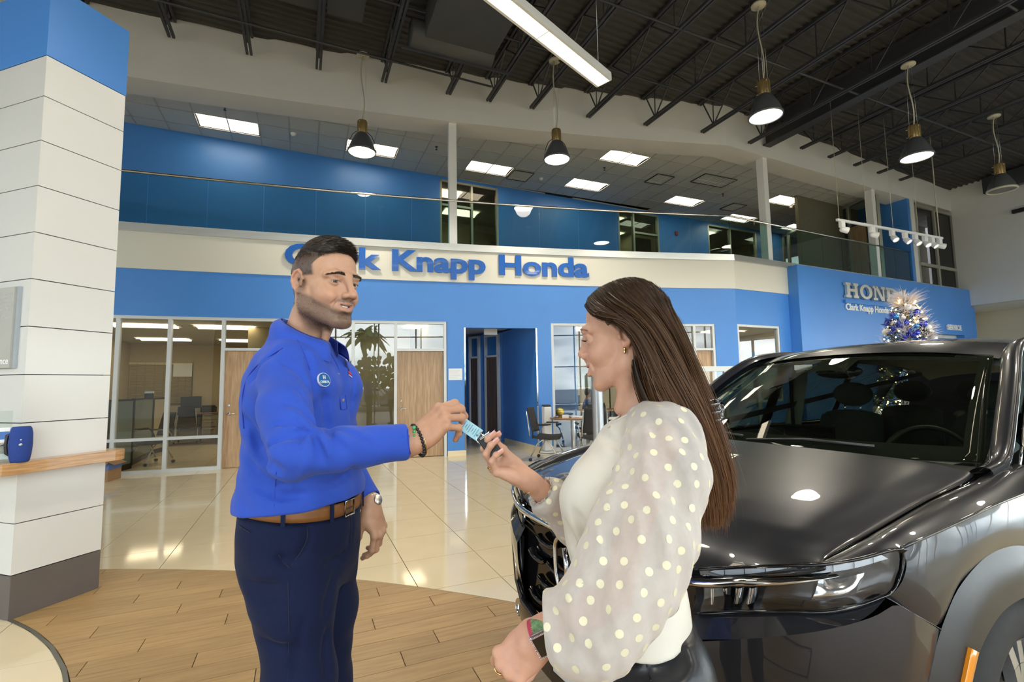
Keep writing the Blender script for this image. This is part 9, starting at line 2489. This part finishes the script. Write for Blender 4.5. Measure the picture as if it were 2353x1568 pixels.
m.grid(bandf(.55, 2.6), 18, 3); m.build('band', 'band_green', sw)
m = MB(); m.grid(bandf(-.55, -2.6), 18, 3, True); m.grid(lambda u, v: bandf(.6, 2.5)(u, .9+.35*v), 18, 2); m.build('band', 'band_red', sw)
# ---------------------------------------------------------------- key tag, ring and fob between the two hands
tipI = tip_r['index'][0]
k0 = AY(1064, 975, 1.20); k1 = AY(1100, 1000, 1.195); 
keys = thing('key_fob', 'black car key fob on a split ring with pale blue paper tag', 'keys', tuple((k0+k1)/2))
dk_ = (k1-k0)/np.linalg.norm(k1-k0); nk3 = np.array([-.25, -.93, .25]); nk3 -= dk_*(nk3@dk_); nk3 /= np.linalg.norm(nk3); uk = np.cross(dk_, nk3); uk = uk if uk[2] > 0 else -uk
Km = Matrix((tuple(dk_), tuple(uk), tuple(nk3))).transposed().to_4x4(); Km.translation = Vector((k0+k1)/2)
m = MB(); m.M = Km; m.box((0, 0, 0), (.052, .030, .0012)); m.build('paper_tag', mat('tag_blue', (.36, .62, .74), .5, var=.05, vscale=90), keys)
m = MB(); m.M = Km
for k in range(7): m.box((-.020+.006*k, .001, .0008), (.0012, .022-.006*((k*5) % 3), .0003))
m.lathe([(0, .0012), (.0024, .0012)], 12, (.020, -.003, 0)); m.build('tag_print', mat('tag_ink', (.03, .17, .24), .5, var=.3, vscale=400), keys)
rk = AY(1101, 1001, 1.19); v1 = dk_; m = MB(); rc_ = k1+dk_*.004; m.tube([rc_+dk_*.0115*(1-cos(2*pi*k/28))-dk_*.0115+dk_*.006+uk*.0115*sin(2*pi*k/28)-uk*.004 for k in range(28)], .0011, 6, closed=True); m.build('split_ring', 'chrome', keys)
f0 = AY(1112, 1004, 1.185); f1 = AY(1136, 1040, 1.175); df_ = (f1-f0)/np.linalg.norm(f1-f0)
m = MB(); m.tube([f0-df_*.012-dk_*.002, f0-df_*.004, f0], .0022, 6); m.tube([f0+uk*.006, f0-uk*.002, f0+df_*.006-uk*.006], .002, 6); m.build('clasp', 'chrome', keys)
Fm = Matrix((tuple(df_), tuple(np.cross(nk3, df_)), tuple(nk3))).transposed().to_4x4(); Fm.translation = Vector(f0*.35+f1*.65)
m = MB(); m.M = Fm; m.box((0, 0, 0), (.062, .034, .013)); m.build('fob_body', 'black_plastic', keys, bevel=.005, seg=3)
m = MB(); m.M = Fm; m.box((-.029, .004, .001), (.006, .030, .014)); m.build('metal_cap', 'chrome', keys, bevel=.002)
m = MB(); m.M = Fm
for k in range(3): m.box((-.012+.014*k, 0, .0068), (.009, .018, .001))
m.build('button', 'clad_black' if 'clad_black' in MATS else 'black_plastic', keys, bevel=.0015)
